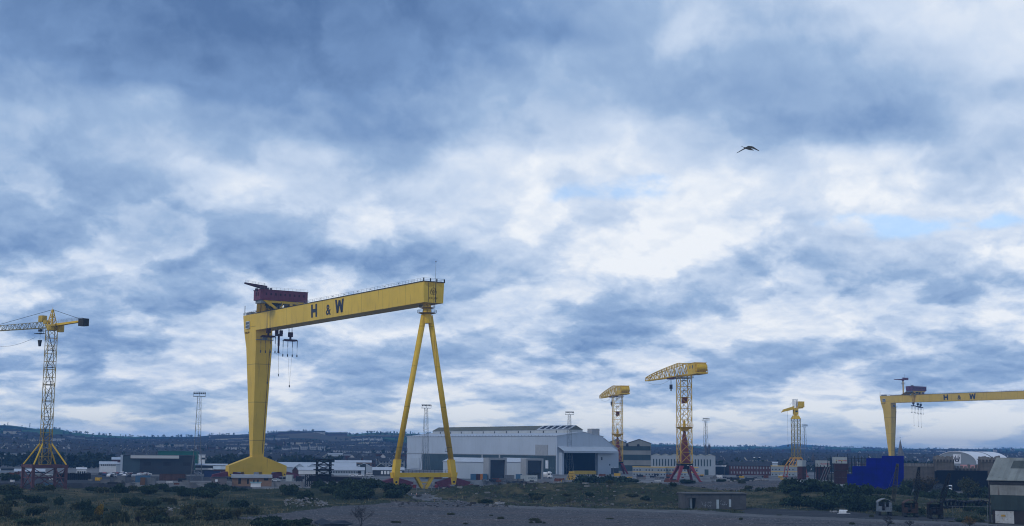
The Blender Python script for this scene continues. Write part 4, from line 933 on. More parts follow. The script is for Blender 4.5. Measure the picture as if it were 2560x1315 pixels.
# grey flat-roofed site blocks with yellow lines
def striped(px0, px1, D, row0, label, n):
    pc = (px0+px1)/2; c = gy(pc, row0, D); w = (px1-px0)/FPX*D; root = thing('site_block', label, 'cabin block', (c.x, D, 0), -math.atan2(c.x, D), 'grey cabin blocks with yellow lines')
    m = MB(); m.box(-w/2, w/2, 0, 12, 0, c.z); wall = m.build('wall', mat('pale_grey_panel', (.25, .285, .31), .6, .08, .2, (.2, .22, .24), .4, joint=(6, 40, .12)), root)
    m = MB(); m.box(-w/2-.1, w/2+.1, -.1, 12.1, c.z+.003, c.z+.35); m.box(-w/2, w/2, -.08, -.004, c.z*.44, c.z*.44+.35); m.build('yellow_line', YEL, root)
    for z in (c.z*.12, c.z*.62): rows_of_windows(wall, 0, [-w/2+w*(i+.5)/n for i in range(n) if i % 4 != 3], [z], .7, .8, DARK)
striped(1582, 1664, 870, 1168.5, 'grey cabin block with two yellow lines, between the hammerhead cranes', 11)
striped(1664.5, 1745, 874, 1169, 'grey yellow-lined block partly hidden by the red legs of the bigger hammerhead crane', 11)
striped(1928, 1994, 905, 1166, 'grey yellow-lined cabin block left of the stacked maroon containers', 8)

# brick drawing office and neighbours
r_ = building('brick_office', 'long two-storey red brick office with rows of pale windows and a dark hipped roof', 'office', 1823, 1929, 935, 1164.5, 1155, 14, BRICK, DROOF,
         win=((1.0, 1.4, 14, .8, -.96, .96, WINP), (4.2, 1.4, 14, .8, -.96, .96, WINP)))
building('dark_block', 'dark blue-grey flat block between the slit-windowed shed and the brick office', 'building', 1786.5, 1823, 945, 1161, 1160.5, 16, CHAR, DROOF, win=((5.2, 1.1, 6, 1.6, -.9, .5, WHITE),))
building('low_annex', 'pale low annex joining the right end of the brick office', 'building', 1929.5, 1944, 960, 1158, 1155, 10, CLAD2, WROOF)
# stacks of things behind: sheds between gantry legs
building('white_hall', 'wide white-roofed shed behind the two front gables, nearest the gantry leg', 'shed', 690, 836, 850, 1168.5, 1157, 40, CLAD2, WROOF)
building('gabled_shed', 'white gabled shed, first of the pair right of the gantry leg', 'shed', 733.5, 763, 815, 1170, 1159.5, 30, CLAD2, WROOF, 'y')
building('gabled_shed', 'white gabled shed left of the black steel tower', 'shed', 766, 796, 815, 1170, 1159.5, 30, CLAD2, WROOF, 'y')
building('brick_gable_house', 'small dark red brick house with a steep gable beside white sheds', 'house', 731, 745.5, 800, 1176, 1168, 9, BRICK, DROOF, 'y')
building('long_store', 'low white-roofed store with many small doors, under the pair of white gables', 'shed', 746, 798, 800, 1175.5, 1169, 14, GW, WROOF, win=((.6, 2.2, 12, 1.1, -.95, .95, WHITE),))
building('hipped_shed', 'broad pale-roofed shed right of the black steel tower', 'shed', 827, 890, 850, 1169.5, 1157.5, 44, CLAD2, WROOF)
building('pale_office', 'long pale low building with a line of small dark windows', 'building', 826, 911, 805, 1175.5, 1168.8, 14, CLAD2, WROOF, win=((1.2, 1.1, 18, .55, -.96, .75, GLASS),), door=((.72, 1.6, 2.6, DARK),))
building('boiler_house', 'pale gabled building with a tall dark doorway', 'building', 886, 934, 840, 1170.5, 1158.5, 24, CLAD2, WROOF, 'y', door=((-.1, 3.4, 6.2, GLASS),))
building('dark_gable_shed', 'dark gabled shed right of the pale building with the tall doorway', 'shed', 940.5, 965, 835, 1168.5, 1159, 30, CHAR, GW, 'y')
building('dark_gable_shed', 'dark gabled shed half hidden by the A-frame leg', 'shed', 968, 1003, 835, 1168.5, 1159, 30, CHAR, GW, 'y')
building('lean_store', 'low white-roofed store in front of the dark gabled sheds', 'shed', 932, 1010, 805, 1175.5, 1168.8, 14, CHAR, WROOF, win=((.8, 1.8, 7, 1.2, -.5, .9, WHITE),))
building('long_office', 'low pale flat-topped office with a brown brick upper floor', 'office', 838, 928, 905, 1156, 1151.5, 18, TANB, WROOF, win=((4.2, 1.3, 16, 1.4, -.95, .95, GLASS),))
building('brick_mill', 'broad red brick mill with many windows, next to the A-frame leg', 'mill', 941, 1017, 1300, 1135.5, 1134.5, 20, BRICK, DROOF, win=tuple((z, 1.3, 16, .9, -.97, .97, GLASS) for z in (2, 4.6, 7.2)))
building('brick_mill', 'long red brick mill with a pale top line, left of the broad mill', 'mill', 860, 928, 1320, 1138.5, 1137.5, 18, BRICK, WROOF, win=tuple((z, 1.3, 13, .9, -.97, .97, GLASS) for z in (2, 4.6)))
building('pale_block', 'pale flat block with a white front behind the steel tower', 'building', 820, 857, 1250, 1134.5, 1133.5, 16, CLAD2, WROOF, win=((5, 2, 6, 2.4, -.95, .0, TEAL),))
building('slate_warehouse', 'long low dark warehouse behind the white sheds', 'warehouse', 731, 800, 1150, 1144, 1140.5, 24, CHAR, DROOF)
building('white_gable_workshop', 'low gable workshop with a white edged roof left of the steel tower', 'workshop', 777, 806, 1000, 1156, 1149, 20, GW, WROOF, 'y')
# left side
rt = building('grey_shed', 'big dark grey flat-roofed shed with a white strip along its roof edge', 'shed', 311.5, 487, 780, 1139, 1138.2, 36, CHAR, DROOF, win=((4.7, 1.9, 3, 3.9, -.62, 1.05, DARK),))
w_ = 175.5/FPX*780/2
m = MB(); m.box(-w_+4, -w_+29.5, -1.2, -.1, 8.6, 10.2); m.build('roof_strip', mat('pale_roof_strip', (.50, .50, .49), .6, .05, .1), rt)
m = MB(); m.box(-w_, -w_+9, -.12, -.005, 0, 9.6); m.build('teal_panel', mat('blue_grey_panel', (.042, .068, .085), .5, .1, .2, stripe=((0, 0, 1.0), .12)), rt)
m = MB(); m.box(-w_-1.2, -w_-.01, -.3, 14, 0, 10.3); m.build('end_wall', CLAD, rt)
building('green_shed', 'bright green box-roofed shed rising behind the dark grey shed', 'shed', 396, 497, 930, 1128.5, 1128, 30, GTEAL, GTEAL)
building('white_house_block', 'small white flat block with one wide dark window beside the floodlight mast', 'building', 497, 513, 900, 1138, 1137.5, 10, WHITE, WHITE, win=((7.2, 1.2, 1, 2.2, .1, .9, GLASS),))
building('white_depot', 'low white works shed with an arched roof left of the dark grey shed', 'shed', 249, 292, 800, 1160.5, 1154.5, 18, WHITE, WROOF, win=((4.0, .9, 8, .6, -.9, .9, GLASS),))
building('white_depot', 'small pale shed touching the corner of the dark grey shed', 'shed', 291, 308, 790, 1160, 1157, 12, CLAD2, WROOF)
building('low_brick_store', 'low red roofed store behind the pale works shed', 'shed', 280, 308, 900, 1149, 1143.5, 16, BRICK, CLAD2)
building('wave_roof_hall', 'long low building with a white wavy roof edge left of the gantry leg', 'building', 489, 568, 815, 1163.5, 1160, 14, CHAR, WROOF, win=((2.2, 1.0, 9, 2.2, -.95, .6, WHITE),))
building('striped_roof_shed', 'small shed whose sloping roof carries pale strips, next to the yellow base beam', 'shed', 534, 569, 760, 1173.5, 1166.5, 14, BRICK, mat('striped_roof', (.36, .38, .38), .6, .2, .2, stripe=((.5, 0, 0), .7)))
building('low_white_unit', 'long low white unit behind the red portal crane', 'building', 0, 36, 800, 1177, 1173.5, 14, CLAD2, WROOF, win=((1, 1.2, 8, 1.0, -.9, .9, GLASS),))
building('open_shed', 'long open-sided shed with a thin pale roof, seen through the red portal', 'shed', 37, 112, 780, 1179, 1173, 16, CHAR, WROOF)
building('site_hut', 'tall white site hut with a curved top near the parked cars', 'hut', 192, 216, 740, 1172, 1169.5, 6, WHITE, WHITE, win=((.8, 1.2, 4, .8, -.9, .9, GLASS),))
# control hut of the gantry and its neighbours
rt = building('dock_hut', 'flat-roofed tan brick hut with a broad pale roof band under the yellow base beam', 'hut', 581, 679, 597, 1195.5, 1195, 8, TANB, TRIM, win=((1.4, 1.6, 1, 1.7, .62, .82, DARK),), door=((-.62, 1.1, 2.3, DARK), (-.2, .7, 1.9, DARK)))
m = MB(); m.box(-8.5, 8.3, -.7, 8.4, 2.5, 3.7); m.build('roof_band', mat('pale_roof_band', (.38, .41, .44), .6, .08, .4), rt)
rt = building('portable_cabin', 'small white portable cabin with a blue-framed window in front of the tan hut', 'cabin', 627, 652, 585, 1206.5, 1206, 2.6, WHITE, mat('pale_blue_trim', (.22, .42, .46), .6), win=((.9, 1.1, 2, .65, -.8, .8, GLASS),))
building('switch_house', 'grey blank-walled switch house with a white notice', 'hut', 529, 567, 590, 1194, 1193.6, 5, mat('mauve_grey_render', (.16, .14, .14), .8, .1, .3), CHAR, win=((.9, 1.0, 1, 1.0, -.6, -.1, WHITE),))
# church towers
D = 1750
c = gy(1768.5, 1108, D); root = thing('church_tower', 'dark square church tower with corner pinnacles', 'church tower', (c.x, D, 0), .1); SAND = mat('dark_sandstone', (.07, .06, .055), .9, .2, .3)
m = MB(); m.box(-2.8, 2.8, -2.8, 2.8, 0, 19.5); tw = m.build('tower', SAND, root)
for a, b in ((1, 1), (1, -1), (-1, -1), (-1, 1)):
    m = MB(); m.box(a*2.5-.7, a*2.5+.7, b*2.5-.7, b*2.5+.7, 19.5, 22); m.tube((a*2.5, b*2.5, 22), (a*2.5, b*2.5, 25.5), .8, .05, n=4); m.build('pinnacle', SAND, tw)
m = MB(); m.box(-.9, .9, -2.9, -2.805, 13, 17.5); m.build('belfry_opening', DARK, tw)
D = 1500; c = gy(2250.5, 1098, D); root = thing('church_spire', 'tall grey stone church spire with a cross on top', 'church spire', (c.x, D, 0)); GST = mat('grey_stone', (.16, .145, .13), .9, .2, .4)
m = MB(); m.box(-3.1, 3.1, -3.1, 3.1, 0, 13.5); t_ = m.build('tower', GST, root); m = MB(); m.tube((0, 0, 13.5), (0, 0, 29.5), 3.35, .12, n=8); m.build('spire', GST, root)
m = MB(); m.bar((0, 0, 29.3), (0, 0, 32.5), .1); m.bar((-.7, 0, 31.6), (.7, 0, 31.6), .1); m.build('cross', DARK, root)
for a, b in ((1, -1), (-1, -1)): m = MB(); m.tube((a*2.6, b*2.6, 13.5), (a*2.6, b*2.6, 17), .6, .05, n=6); m.build('pinnacle', GST, t_)
D = 1350; c = gy(2032.7, 1132, D); root = thing('church_spire', 'small dark pointed spire just above the white lettered container', 'church spire', (c.x, D, 0))
m = MB(); m.box(-1.7, 1.7, -1.7, 1.7, 0, 9.3); m.build('tower', SAND, root); m = MB(); m.tube((0, 0, 9.3), (0, 0, c.z), 2.2, .05, n=8); m.build('spire', SAND, root)

# ------------------------------------------------------------------ film set: castle walls, blue screen, black screen, containers
STONE = mat('castle_stone', (.115, .105, .095), .95, .25, .25, (.055, .05, .045), .7, spot=.6, joint=(1.3, .55, .05))
def castle_wall(px0, px1, D, row, merl, label, name='castle_wall', depth=3.0, ragged=False):
    pc = (px0+px1)/2; c = gy(pc, row, D); w = (px1-px0)/FPX*D; root = thing(name, label, 'wall' if name == 'castle_wall' else 'castle tower', (c.x, D, 0), -math.atan2(c.x, D)*.6)
    m = MB(); m.box(-w/2, w/2, 0, depth, 0, c.z); m.build('wall', STONE, root)
    m = MB(); r = random.Random(int(px0)); k = int(w/merl)
    m.box(-w/2-.25, w/2+.25, -.3, depth+.3, c.z+.003, c.z+.35)
    for i in range(k):
        x = -w/2+(i+.15)*merl; hh = r.uniform(.7, 1.5) if ragged else 1.0
        m.box(x, x+merl*.62, -.25, .3, c.z+.353, c.z+.35+hh)
        m.box(x, x+merl*.62, depth-.3, depth+.25, c.z+.353, c.z+.35+hh*(r.uniform(.6, 1.2) if ragged else 1))
        if ragged: m.cbox((x+merl*.3, -.35, c.z-.3), (merl*.35, .5, 1.0))
    m.build('battlement', mat('pale_castle_stone', (.17, .16, .15), .95, .3, .5, (.07, .06, .055), .6), root)
    return root
castle_wall(2257, 2339, 612, 1166.5, 1.35, 'stone film-set wall with a line of pale battlements right of the blue screen')
castle_wall(2338, 2384, 606, 1149, 1.3, 'square stone film-set tower with a broken battlement, left of the black screen', 'castle_tower', 7, True)
castle_wall(2451, 2501, 600, 1149.5, 1.4, 'square stone film-set tower behind the corrugated shed, right of the black screen', 'castle_tower', 7, True)
castle_wall(2384, 2452, 611, 1172, 1.5, 'lower stone film-set wall joining the two towers above the black screen', depth=2, ragged=True)
D = 590; c0 = gy(2342, 1175.5, D); c1 = gy(2467, 1175.5, D); m = MB(); w = c1.x-c0.x; m.box(0, w, 0, .5, 0, c0.z); m.box(0, .3, .5, 4, 0, c0.z-.4)
for i in range(9): m.box(w*i/8-.1, w*i/8+.1, .5, .8, 0, c0.z-.2)
one('black_screen', m, mat('black_screen_cloth', (.006, .007, .012), .95, .5, .12), 'tall black cloth screen hung between the two film-set castle towers', 'screen', (c0.x, D, 0), -.05)
D = 585
BLUE = mat('chroma_blue_cloth', (.003, .004, .17), .9, .3, .25, joint=(6, 50, .1))
out = [(2119, 1226), (2119, 1185), (2132, 1185), (2132, 1165.5), (2167, 1165.5), (2167, 1145.5), (2206, 1145.5), (2206, 1139.5), (2259.5, 1139.5), (2259.5, 1226)]
o = gy(2119, 1226, D); P = [gy(x, y, D) for x, y in out]; m = MB(); m.prism([(p.x-o.x, 0, max(p.z, -.5)) for p in P], (0, .9, 0))
root = thing('blue_screen', 'huge stepped bright blue film backdrop screen', 'screen', (o.x, D, 0)); m.build('cloth', BLUE, root)
m = MB()
for x in np.arange(.5, P[-1].x-o.x, 2.4):
    px = 2119+x/D*FPX; top = 1185 if px < 2132 else 1165.5 if px < 2167 else 1145.5 if px < 2206 else 1139.5
    z = gy(px, top, D).z; m.bar((x, 1.1, 0), (x, 1.1, z+1.6), .09); m.bar((x, 1.1, z-2), (x, 4, 0), .09)
m.build('frame', STEEL, root)

def container_obj(name, label, loc, rz, m_, length=6.06, group=None, text=None, tm=None):
    root = thing(name, label, 'shipping container', loc, rz, group); b = MB(); l, w, h = length, 2.44, 2.88
    b.box(0, l, .06, w-.06, .12, h-.1); b.build('side', m_, root)
    b = MB()
    for x in (0, l-.14):
        for y in (0, w-.14): b.box(x, x+.14, y, y+.14, 0, h)
    for y in (0, w-.12):
        b.box(.14, l-.14, y, y+.12, 0, .14); b.box(.14, l-.14, y, y+.12, h-.12, h)
    for x in (0, l-.12): b.box(x, x+.12, .14, w-.14, 0, .14); b.box(x, x+.12, .14, w-.14, h-.12, h)
    b.build('corner_frame', m_, root)
    if text: text_part('lettering', text[0], text[1], tm, root, (l*text[2], .05, 1.0), (1, 0, 0), (0, 0, 1), .02, 1.0, .02)
    b = MB()
    for x in (.45, .9, 1.5, 2.0): b.tube((l+.02, x, .2), (l+.02, x, h-.2), .035, n=4)
    b.build('locking_bar', STEEL, root)
    return root
CMAR = mat('maroon_container_paint', (.062, .026, .026), .7, .2, .5, (.05, .03, .025), .6, stripe=((3.5, 0, 0), .25))
CMAR2 = mat('dark_brown_container_paint', (.045, .020, .020), .7, .2, .5, (.03, .02, .02), .6, stripe=((3.5, 0, 0), .25))
CWHT = mat('white_container_paint', (.36, .39, .39), .6, .08, .4, (.25, .22, .18), .5, stripe=((3.5, 0, 0), .15))
CBLU = mat('blue_container_paint', (.05, .12, .20), .6, .15, .4, stripe=((3.5, 0, 0), .2)); CGRY = mat('grey_container_paint', (.13, .14, .15), .6, .15, .4, stripe=((3.5, 0, 0), .2)); CORG = mat('orange_container_paint', (.45, .16, .03), .6, .15, .4)
LRED = mat('red_lettering', (.38, .03, .03), .6)
def stack(px, D, tiers, where, rz=0.0, base=0.0, back=False):
    x = gy(px, 1200, D).x; tn = ['bottom', 'second', 'third', 'fourth', 'fifth'][:len(tiers)-1]+['top']
    for k, (m_, col, text) in enumerate(tiers):
        if m_ is None: continue
        container_obj('shipping_container', f'{col} container, {tn[k]} of the stack {where}', (x, D+(2.6 if back and k == len(tiers)-1 else 0), base+k*3.0), rz, m_, group='containers stacked beside the film set', text=text, tm=LRED)
D = 663; Z0 = -.4
tw = ('TRANSWEB', .8, .3)
stack(2006.5, D+1, [(CWHT, 'white', None), (CMAR, 'maroon', None), (CMAR, 'maroon', None), (CWHT, 'plain white', None)], 'nearest the slim tower crane', math.radians(62), Z0)
stack(2006+36, D, [(CWHT, 'white', None), (CMAR, 'maroon', None), (CMAR, 'maroon', None), (CWHT, 'white red-lettered', tw)], 'just right of the slim tower crane', 0.0, Z0)
D2 = 640
stack(2072, D2+22, [(CWHT, 'white', None), (CGRY, 'grey', None)], 'behind the blue-grey scaffold', .0, Z0)
stack(2088, D2, [(CWHT, 'white', None), (CMAR2, 'dark brown', None), (CMAR2, 'dark brown', None), (CMAR2, 'dark brown', None), (CWHT, 'white red-lettered', ('TRANSWEB', .78, .32))], 'left of the blue screen', 0.0, -1.7, True)
# scaffold over them
m = MB(); x0, x1 = gy(2040, 1200, 655).x, gy(2168, 1200, 655).x; n = 15
for D_, zt in ((652, 13.6), (658, 12.4)):
    for i in range(n+1):
        x = x0+(x1-x0)*i/n; zz = zt-(4.2 if i < 4 else 0)+(.9 if i % 3 == 0 else 0); m.bar((x, D_, -1), (x, D_, zz), .24)
    for z in (1.5, 3.6, 5.7, 7.8, 9.9, 11.4, 12.6): m.bar((x0 if z < 8 else x0+(x1-x0)*.27, D_, z), (x1, D_, z), .17)
for i in range(0, n, 3):
    x = x0+(x1-x0)*i/n; m.bar((x, 651.8, 1.5), (x+(x1-x0)/n*2, 651.8, 5.7), .08); m.bar((x+(x1-x0)/n*2, 651.8, 5.7), (x, 651.8, 9.9), .08)
for i in range(0, n+1, 2):
    x = x0+(x1-x0)*i/n
    for z in (3.6, 7.8): m.bar((x, 652, z), (x, 658, z), .07)
one('scaffold', m, mat('dark_scaffold_tube', (.02, .022, .026), .8), 'tall grey tube scaffold between the container stacks and the blue screen', 'scaffold', (0, 0, 0))
m = MB()
for k in range(3):
    xx = gy(2047+k*6, 1200, 648).x; m.prism([(xx, 648, 1.5), (xx+.3, 648, 1.5), (xx+3.3, 648, 8.6), (xx+3.0, 648, 8.6)], (0, .25, 0))
one('stair_flight', m, GALV, 'pale slanting stair flights fixed to the scaffold', 'stairs')

# arched-roof store with the emblem board
D = 800; p0 = gy(2338, 1163, D); root = thing('arched_store', 'pale arched-roof store with an emblem board, behind the film-set castle', 'store', (p0.x, D, 0), math.atan2(-.80, .60))
Wd, Lg = 27, 30; K = 14; prof = [(Wd/2-Wd/2*math.cos(math.pi*i/K), 9.6+6.6*math.sin(math.pi*i/K)**.9) for i in range(K+1)]
m = MB(); m.prism([(x, 0, z) for x, z in [(0, 0)]+prof+[(Wd, 0)]], (0, Lg, 0)); m.build('wall', mat('blue_grey_cladding', (.21, .235, .26), .6, .06, .2), root)
m = MB()
for (xa, za), (xb, zb) in zip(prof, prof[1:]): m.prism([(xa, -.3, za+.02), (xb, -.3, zb+.02), (xb, Lg+.3, zb+.02), (xa, Lg+.3, za+.02)], (0, 0, .2))
m.build('roof', mat('white_arch_roof', (.74, .74, .75), .5, .05, .1, stripe=((0, .8, 0), .05)), root)
m = MB()
for (xa, za), (xb, zb) in zip(prof[K//2:], prof[K//2+1:]): m.prism([(xa, 15.5, za+.24), (xb, 15.5, zb+.24), (xb, 16.4, zb+.24), (xa, 16.4, za+.24)], (0, 0, .05))
m.build('gutter', CHAR, root)
m = MB(); m.box(12.2, 17.2, -.4, -.02, 9.8, 14.8); bd = m.build('emblem_board', mat('board_white', (.62, .63, .66), .6), root)
m = MB(); Xd, Zd = Vector((1, 0, 0)), Vector((0, 0, 1)); O = Vector((12.4, -.42, 10.2))
strokes(m, [((1.5, 1.0), (1.5, 3.9)), ((3.1, 1.0), (3.1, 3.9)), ((1.7, 2.5), (2.9, 2.5)), ((.5, 3.2), (1.2, .9)), ((1.2, .9), (2.3, 2.0)), ((2.3, 2.0), (3.4, .9)), ((3.4, .9), (4.1, 3.2)), ((1.2, .6), (3.4, .6))], .42, O, Xd, Zd, .05)
m.build('emblem', BLACK, bd)
# pink-roofed structure between the towers
building('marquee', 'faded pink pitched awning behind the black screen', 'awning', 2402, 2460, 640, 1173, 1163, 10, CHAR, mat('faded_pink_sheet', (.40, .19, .18), .7, .12, .5))

# ------------------------------------------------------------------ corrugated shed at the near right
D = 308; c = gz(2478, 1309, 0); root = thing('corrugated_shed', 'old corrugated shed with a weathered sheet roof, boarded upper wall and white doors', 'shed', (c.x, c.y, 0), -.62); z = lambda y: gy(2500, y, c.y).z
CORR = mat('weathered_boards', (.21, .215, .205), .85, .25, .6, (.09, .07, .06), .8, stripe=((1.1, 0, 0), .45))
ze = z(1201); w = 26
m = MB(); m.box(0, w, 0, 14, z(1237), ze-.9); m.prism([(0, 0, ze-.9), (0, 14, ze-.9), (0, 7, ze+3.0)], (w, 0, 0)); m.build('upper_wall', CORR, root)
m = MB(); m.box(.05, w, .05, 14, z(1274), z(1237)-.003); m.build('green_band', mat('dark_green_sheet', (.022, .036, .034), .6, .15, .4, stripe=((1.4, 0, 0), .3)), root)
m = MB(); m.box(.25, w, .3, 14, 0, z(1274)-.003); lw = m.build('lower_wall', mat('dark_brick_base', (.035, .030, .03), .9, .3, .5), root)
m = MB(); m.box(.9, 4.9, .12, .28, .15, z(1277)); m.box(2.86, 2.93, .05, .115, .15, z(1277)); dr = m.build('door', mat('dirty_white_sheet', (.40, .41, .41), .7, .15, .6, (.18, .15, .12), .7, spot=.6, stripe=((2.4, 0, 0), .2)), root)
m = MB(); m.box(2.2, 3.1, .02, .048, 1.6, 2.0); m.bar((2.75, .03, 0.5), (2.75, .03, 1.6), .04); m.build('notice', mat('faded_yellow_sign', (.40, .24, .04), .6), dr)
RFM = mat('weathered_sheet_roof', (.205, .22, .205), .8, .2, .25, (.12, .115, .10), .6, stripe=((1.5, 0, 0), .35))
zr = z(1150)+.4
m = MB(); m.prism([(-.5, -.6, ze), (w, -.6, ze), (w, 7, zr), (-.5, 7, zr)], (0, 0, .12)); m.prism([(w, 14.6, ze), (-.5, 14.6, ze), (-.5, 7, zr), (w, 7, zr)], (0, 0, .12)); rf = m.build('roof', RFM, root)
m = MB(); f = lambda t: (-.6+7.6*t, ze+(zr-ze)*t)
a, b = f(.52), f(.86); m.prism([(3.6, a[0], a[1]+.13), (w, a[0], a[1]+.13), (w, b[0], b[1]+.13), (3.6, b[0], b[1]+.13)], (0, 0, .03)); m.build('dark_roof_panel', mat('dark_roof_sheet', (.07, .08, .075), .8, .2, .5, stripe=((1.5, 0, 0), .3)), rf)
m = MB(); m.box(-.2, w, -.2, -.01, ze-.85, ze-.05); m.box(-.35, -.1, -.1, .15, 0, ze-.9); m.build('gutter', DARK, root)
m = MB()
for k in range(3): m.bar((-1.4, .2, z(1236+k*16)), (.0, .2, z(1236+k*16)), .05)
m.tube((-.6, -.3, 0), (-.6, -.3, z(1262)), .06, n=5); m.build('pipe_bracket', GALV, root)

# ------------------------------------------------------------------ concrete hut with graffiti
c = gz(1712, 1273, 0); e = gz(1846, 1270, 0); ln = (e-c).length*.86; root = thing('concrete_hut', 'low raw concrete hut with a dark doorway and scrawled graffiti beside the gravel lot', 'hut', (c.x, c.y, 0), .16)
hh = 4.0; UC = mat('stained_concrete', (.085, .086, .09), .95, .2, .4, (.035, .035, .035), .8, spot=.3)
m = MB(); m.box(0, 1.1, 0, 6, 0, hh); m.box(3.1, ln, 0, 6, 0, hh); m.box(1.1, 3.1, 0, 6, 2.9, hh); m.box(1.1, 3.1, 4, 6, 0, 2.9); wl = m.build('wall', UC, root)
m = MB(); m.box(-.25, ln+.25, -.3, 6.3, hh+.003, hh+.28); m.build('roof', mat('pale_slab', (.13, .13, .13), .9, .2, .5), root)
m = MB(); m.box(1.5, 1.6, .5, 2.0, 0, 2.8); m.box(1.75, 2.3, 1.0, 1.08, 0, 2.8); m.build('door', mat('weathered_white_door', (.42, .45, .46), .7, .15, 1), root)
m = MB(); m.box(8.6, 9.3, -.06, -.004, .1, 2.5); m.box(12.0, 12.6, -.06, -.004, .6, 2.6); m.build('shutter', mat('blue_white_door', (.36, .42, .46), .7, .15, 1), wl)
m = MB(); m.box(7.6, 8.2, -.06, -.004, 1.9, 2.3); m.box(7.5, 8.4, -.05, -.004, .1, 1.85); m.build('blocked_opening', UC, wl)
m = MB(); r = random.Random(3); O = Vector((4.6, -.02, .7))
for k in range(26):
    x, y = r.uniform(0, 2.8), r.uniform(0, 1.0); q = (x+r.uniform(-.35, .35), y+r.uniform(-.45, .45)); strokes(m, [((x, y), q)], .07, O, Vector((1, 0, 0)), Vector((0, 0, 1)), .01)
O = Vector((9.7, -.02, 1.0))
for k in range(22):
    x, y = r.uniform(0, 2.0), r.uniform(0, 1.0); q = (x+r.uniform(-.35, .35), y+r.uniform(-.45, .45)); strokes(m, [((x, y), q)], .07, O, Vector((1, 0, 0)), Vector((0, 0, 1)), .01)
m.build('graffiti', mat('graffiti_paint', (.30, .33, .38), .7), wl)

# ------------------------------------------------------------------ yard things
def place(px, row): p = gz(px, row, 0); p.z = ground(p.x, p.y); return p
def fence(px0, row0, px1, row1, h, step, m_, label, posts=3.0, pale=.05, name='palisade_fence'):
    a, b = place(px0, row0), place(px1, row1); d = b-a; d.z = 0; L = d.length; root = thing(name, label, 'fence', a, math.atan2(d.y, d.x))
    zf = lambda x: ground(a.x+d.x*x/L, a.y+d.y*x/L)-a.z
    mb = MB(); n = int(L/step)
    for i in range(n+1): x = L*i/n; z0 = zf(x); mb.cbox((x, 0, z0+h/2), (pale, .04, h))
    k = int(L/posts)
    for i in range(k):
        x0, x1 = L*i/k, L*(i+1)/k
        for q in (.2, .85): mb.bar((x0, .05, zf(x0)+h*q), (x1, .05, zf(x1)+h*q), .06)
    mb.build('panel', m_, root)
    for i in range(0, k+1):
        x = L*i/k; pm = MB(); pm.cbox((x, .12, zf(x)+h/2), (.12, .12, h+.1)); pm.build('post', m_, root)
    return root
fence(985, 1237, 1186, 1233, 2.3, .55, STEEL, 'thin see-through grey steel fence before the A-frame leg', 3.2, .045, 'mesh_fence')
fence(150, 1213, 345, 1212.5, 2.4, .34, mat('dull_grey_fence', (.09, .10, .10), .7, .2, .3), 'solid-looking grey palisade fence right of the red portal crane', 3.0, .27)
fence(310, 1217.5, 560, 1217, 1.0, 4.5, YEL, 'low yellow guard rail along the dock edge', 4.5, .16, 'guard_rail')
fence(0, 1221, 60, 1220.5, 1.1, .6, GALV, 'low pale railing left of the red portal crane', 3, .05, 'railing')
fence(560, 1216, 712, 1214, 1.1, 1.2, STEEL, 'grey railing in front of the tan brick hut', 2.4, .05, 'railing')
def lamp(h):
    root = thing('lamp_post', '', 'lamp post'); m = MB(); m.tube((0, 0, 0), (0, 0, h), .10, .06, n=6); m.build('pole', GALV, root)
    m = MB(); m.bar((-1.0, 0, h), (1.0, 0, h), .06); m.build('arm', GALV, root)
    for s in (-1, 1): m = MB(); m.hexa([(s*1.0-.35, -.25, h-.1), (s*1.0+.35, -.25, h-.1), (s*1.0+.35, .25, h-.1), (s*1.0-.35, .25, h-.1)], [(s*1.0-.25, -.2, h+.15), (s*1.0+.25, -.2, h+.15), (s*1.0+.25, .2, h+.15), (s*1.0-.25, .2, h+.15)]); m.build('lamp_head', WHITE, root)
    return root
LP = lamp(9.5)
for i, (px, row, top, lab) in enumerate(((1533.5, 1206, 1168, 'twin-headed lamp post before the smaller hammerhead crane'), (1637.5, 1211, 1188, 'short pale lamp post left of the bigger hammerhead crane'), (1724.5, 1206, 1164, 'lamp post close to the middle red leg of the bigger hammerhead crane'),
        (1811, 1206, 1164, 'lamp post just left of the long brick office'), (1893, 1206, 1144, 'tall thin pole in front of the brick office'), (372, 1184, 1162, 'lamp post at the left part of the dark grey shed front'), (434, 1184, 1159, 'lamp post at the middle of the dark grey shed front'), (467, 1184, 1160, 'lamp post at the right part of the dark grey shed front'),
        (163, 1184, 1120, 'tall lamp post behind the red portal crane with a pale double head'), (768, 1186, 1163, 'lamp post in front of the pair of white gabled sheds'), (1380, 1190, 1170, 'lamp post beside the big open hall doorway'), (2, 1188, 1145, 'lamp post at the far left before the wooded slope'))):
    p = gz(px, row, 0); o = LP if i == 0 else copy_tree(LP); s = (gy(px, top, p.y).z)/9.5; o.location = p; o.scale = (max(s, .7),)*2+(s,); tag(o, lab, None, 'lamp posts around the yards')
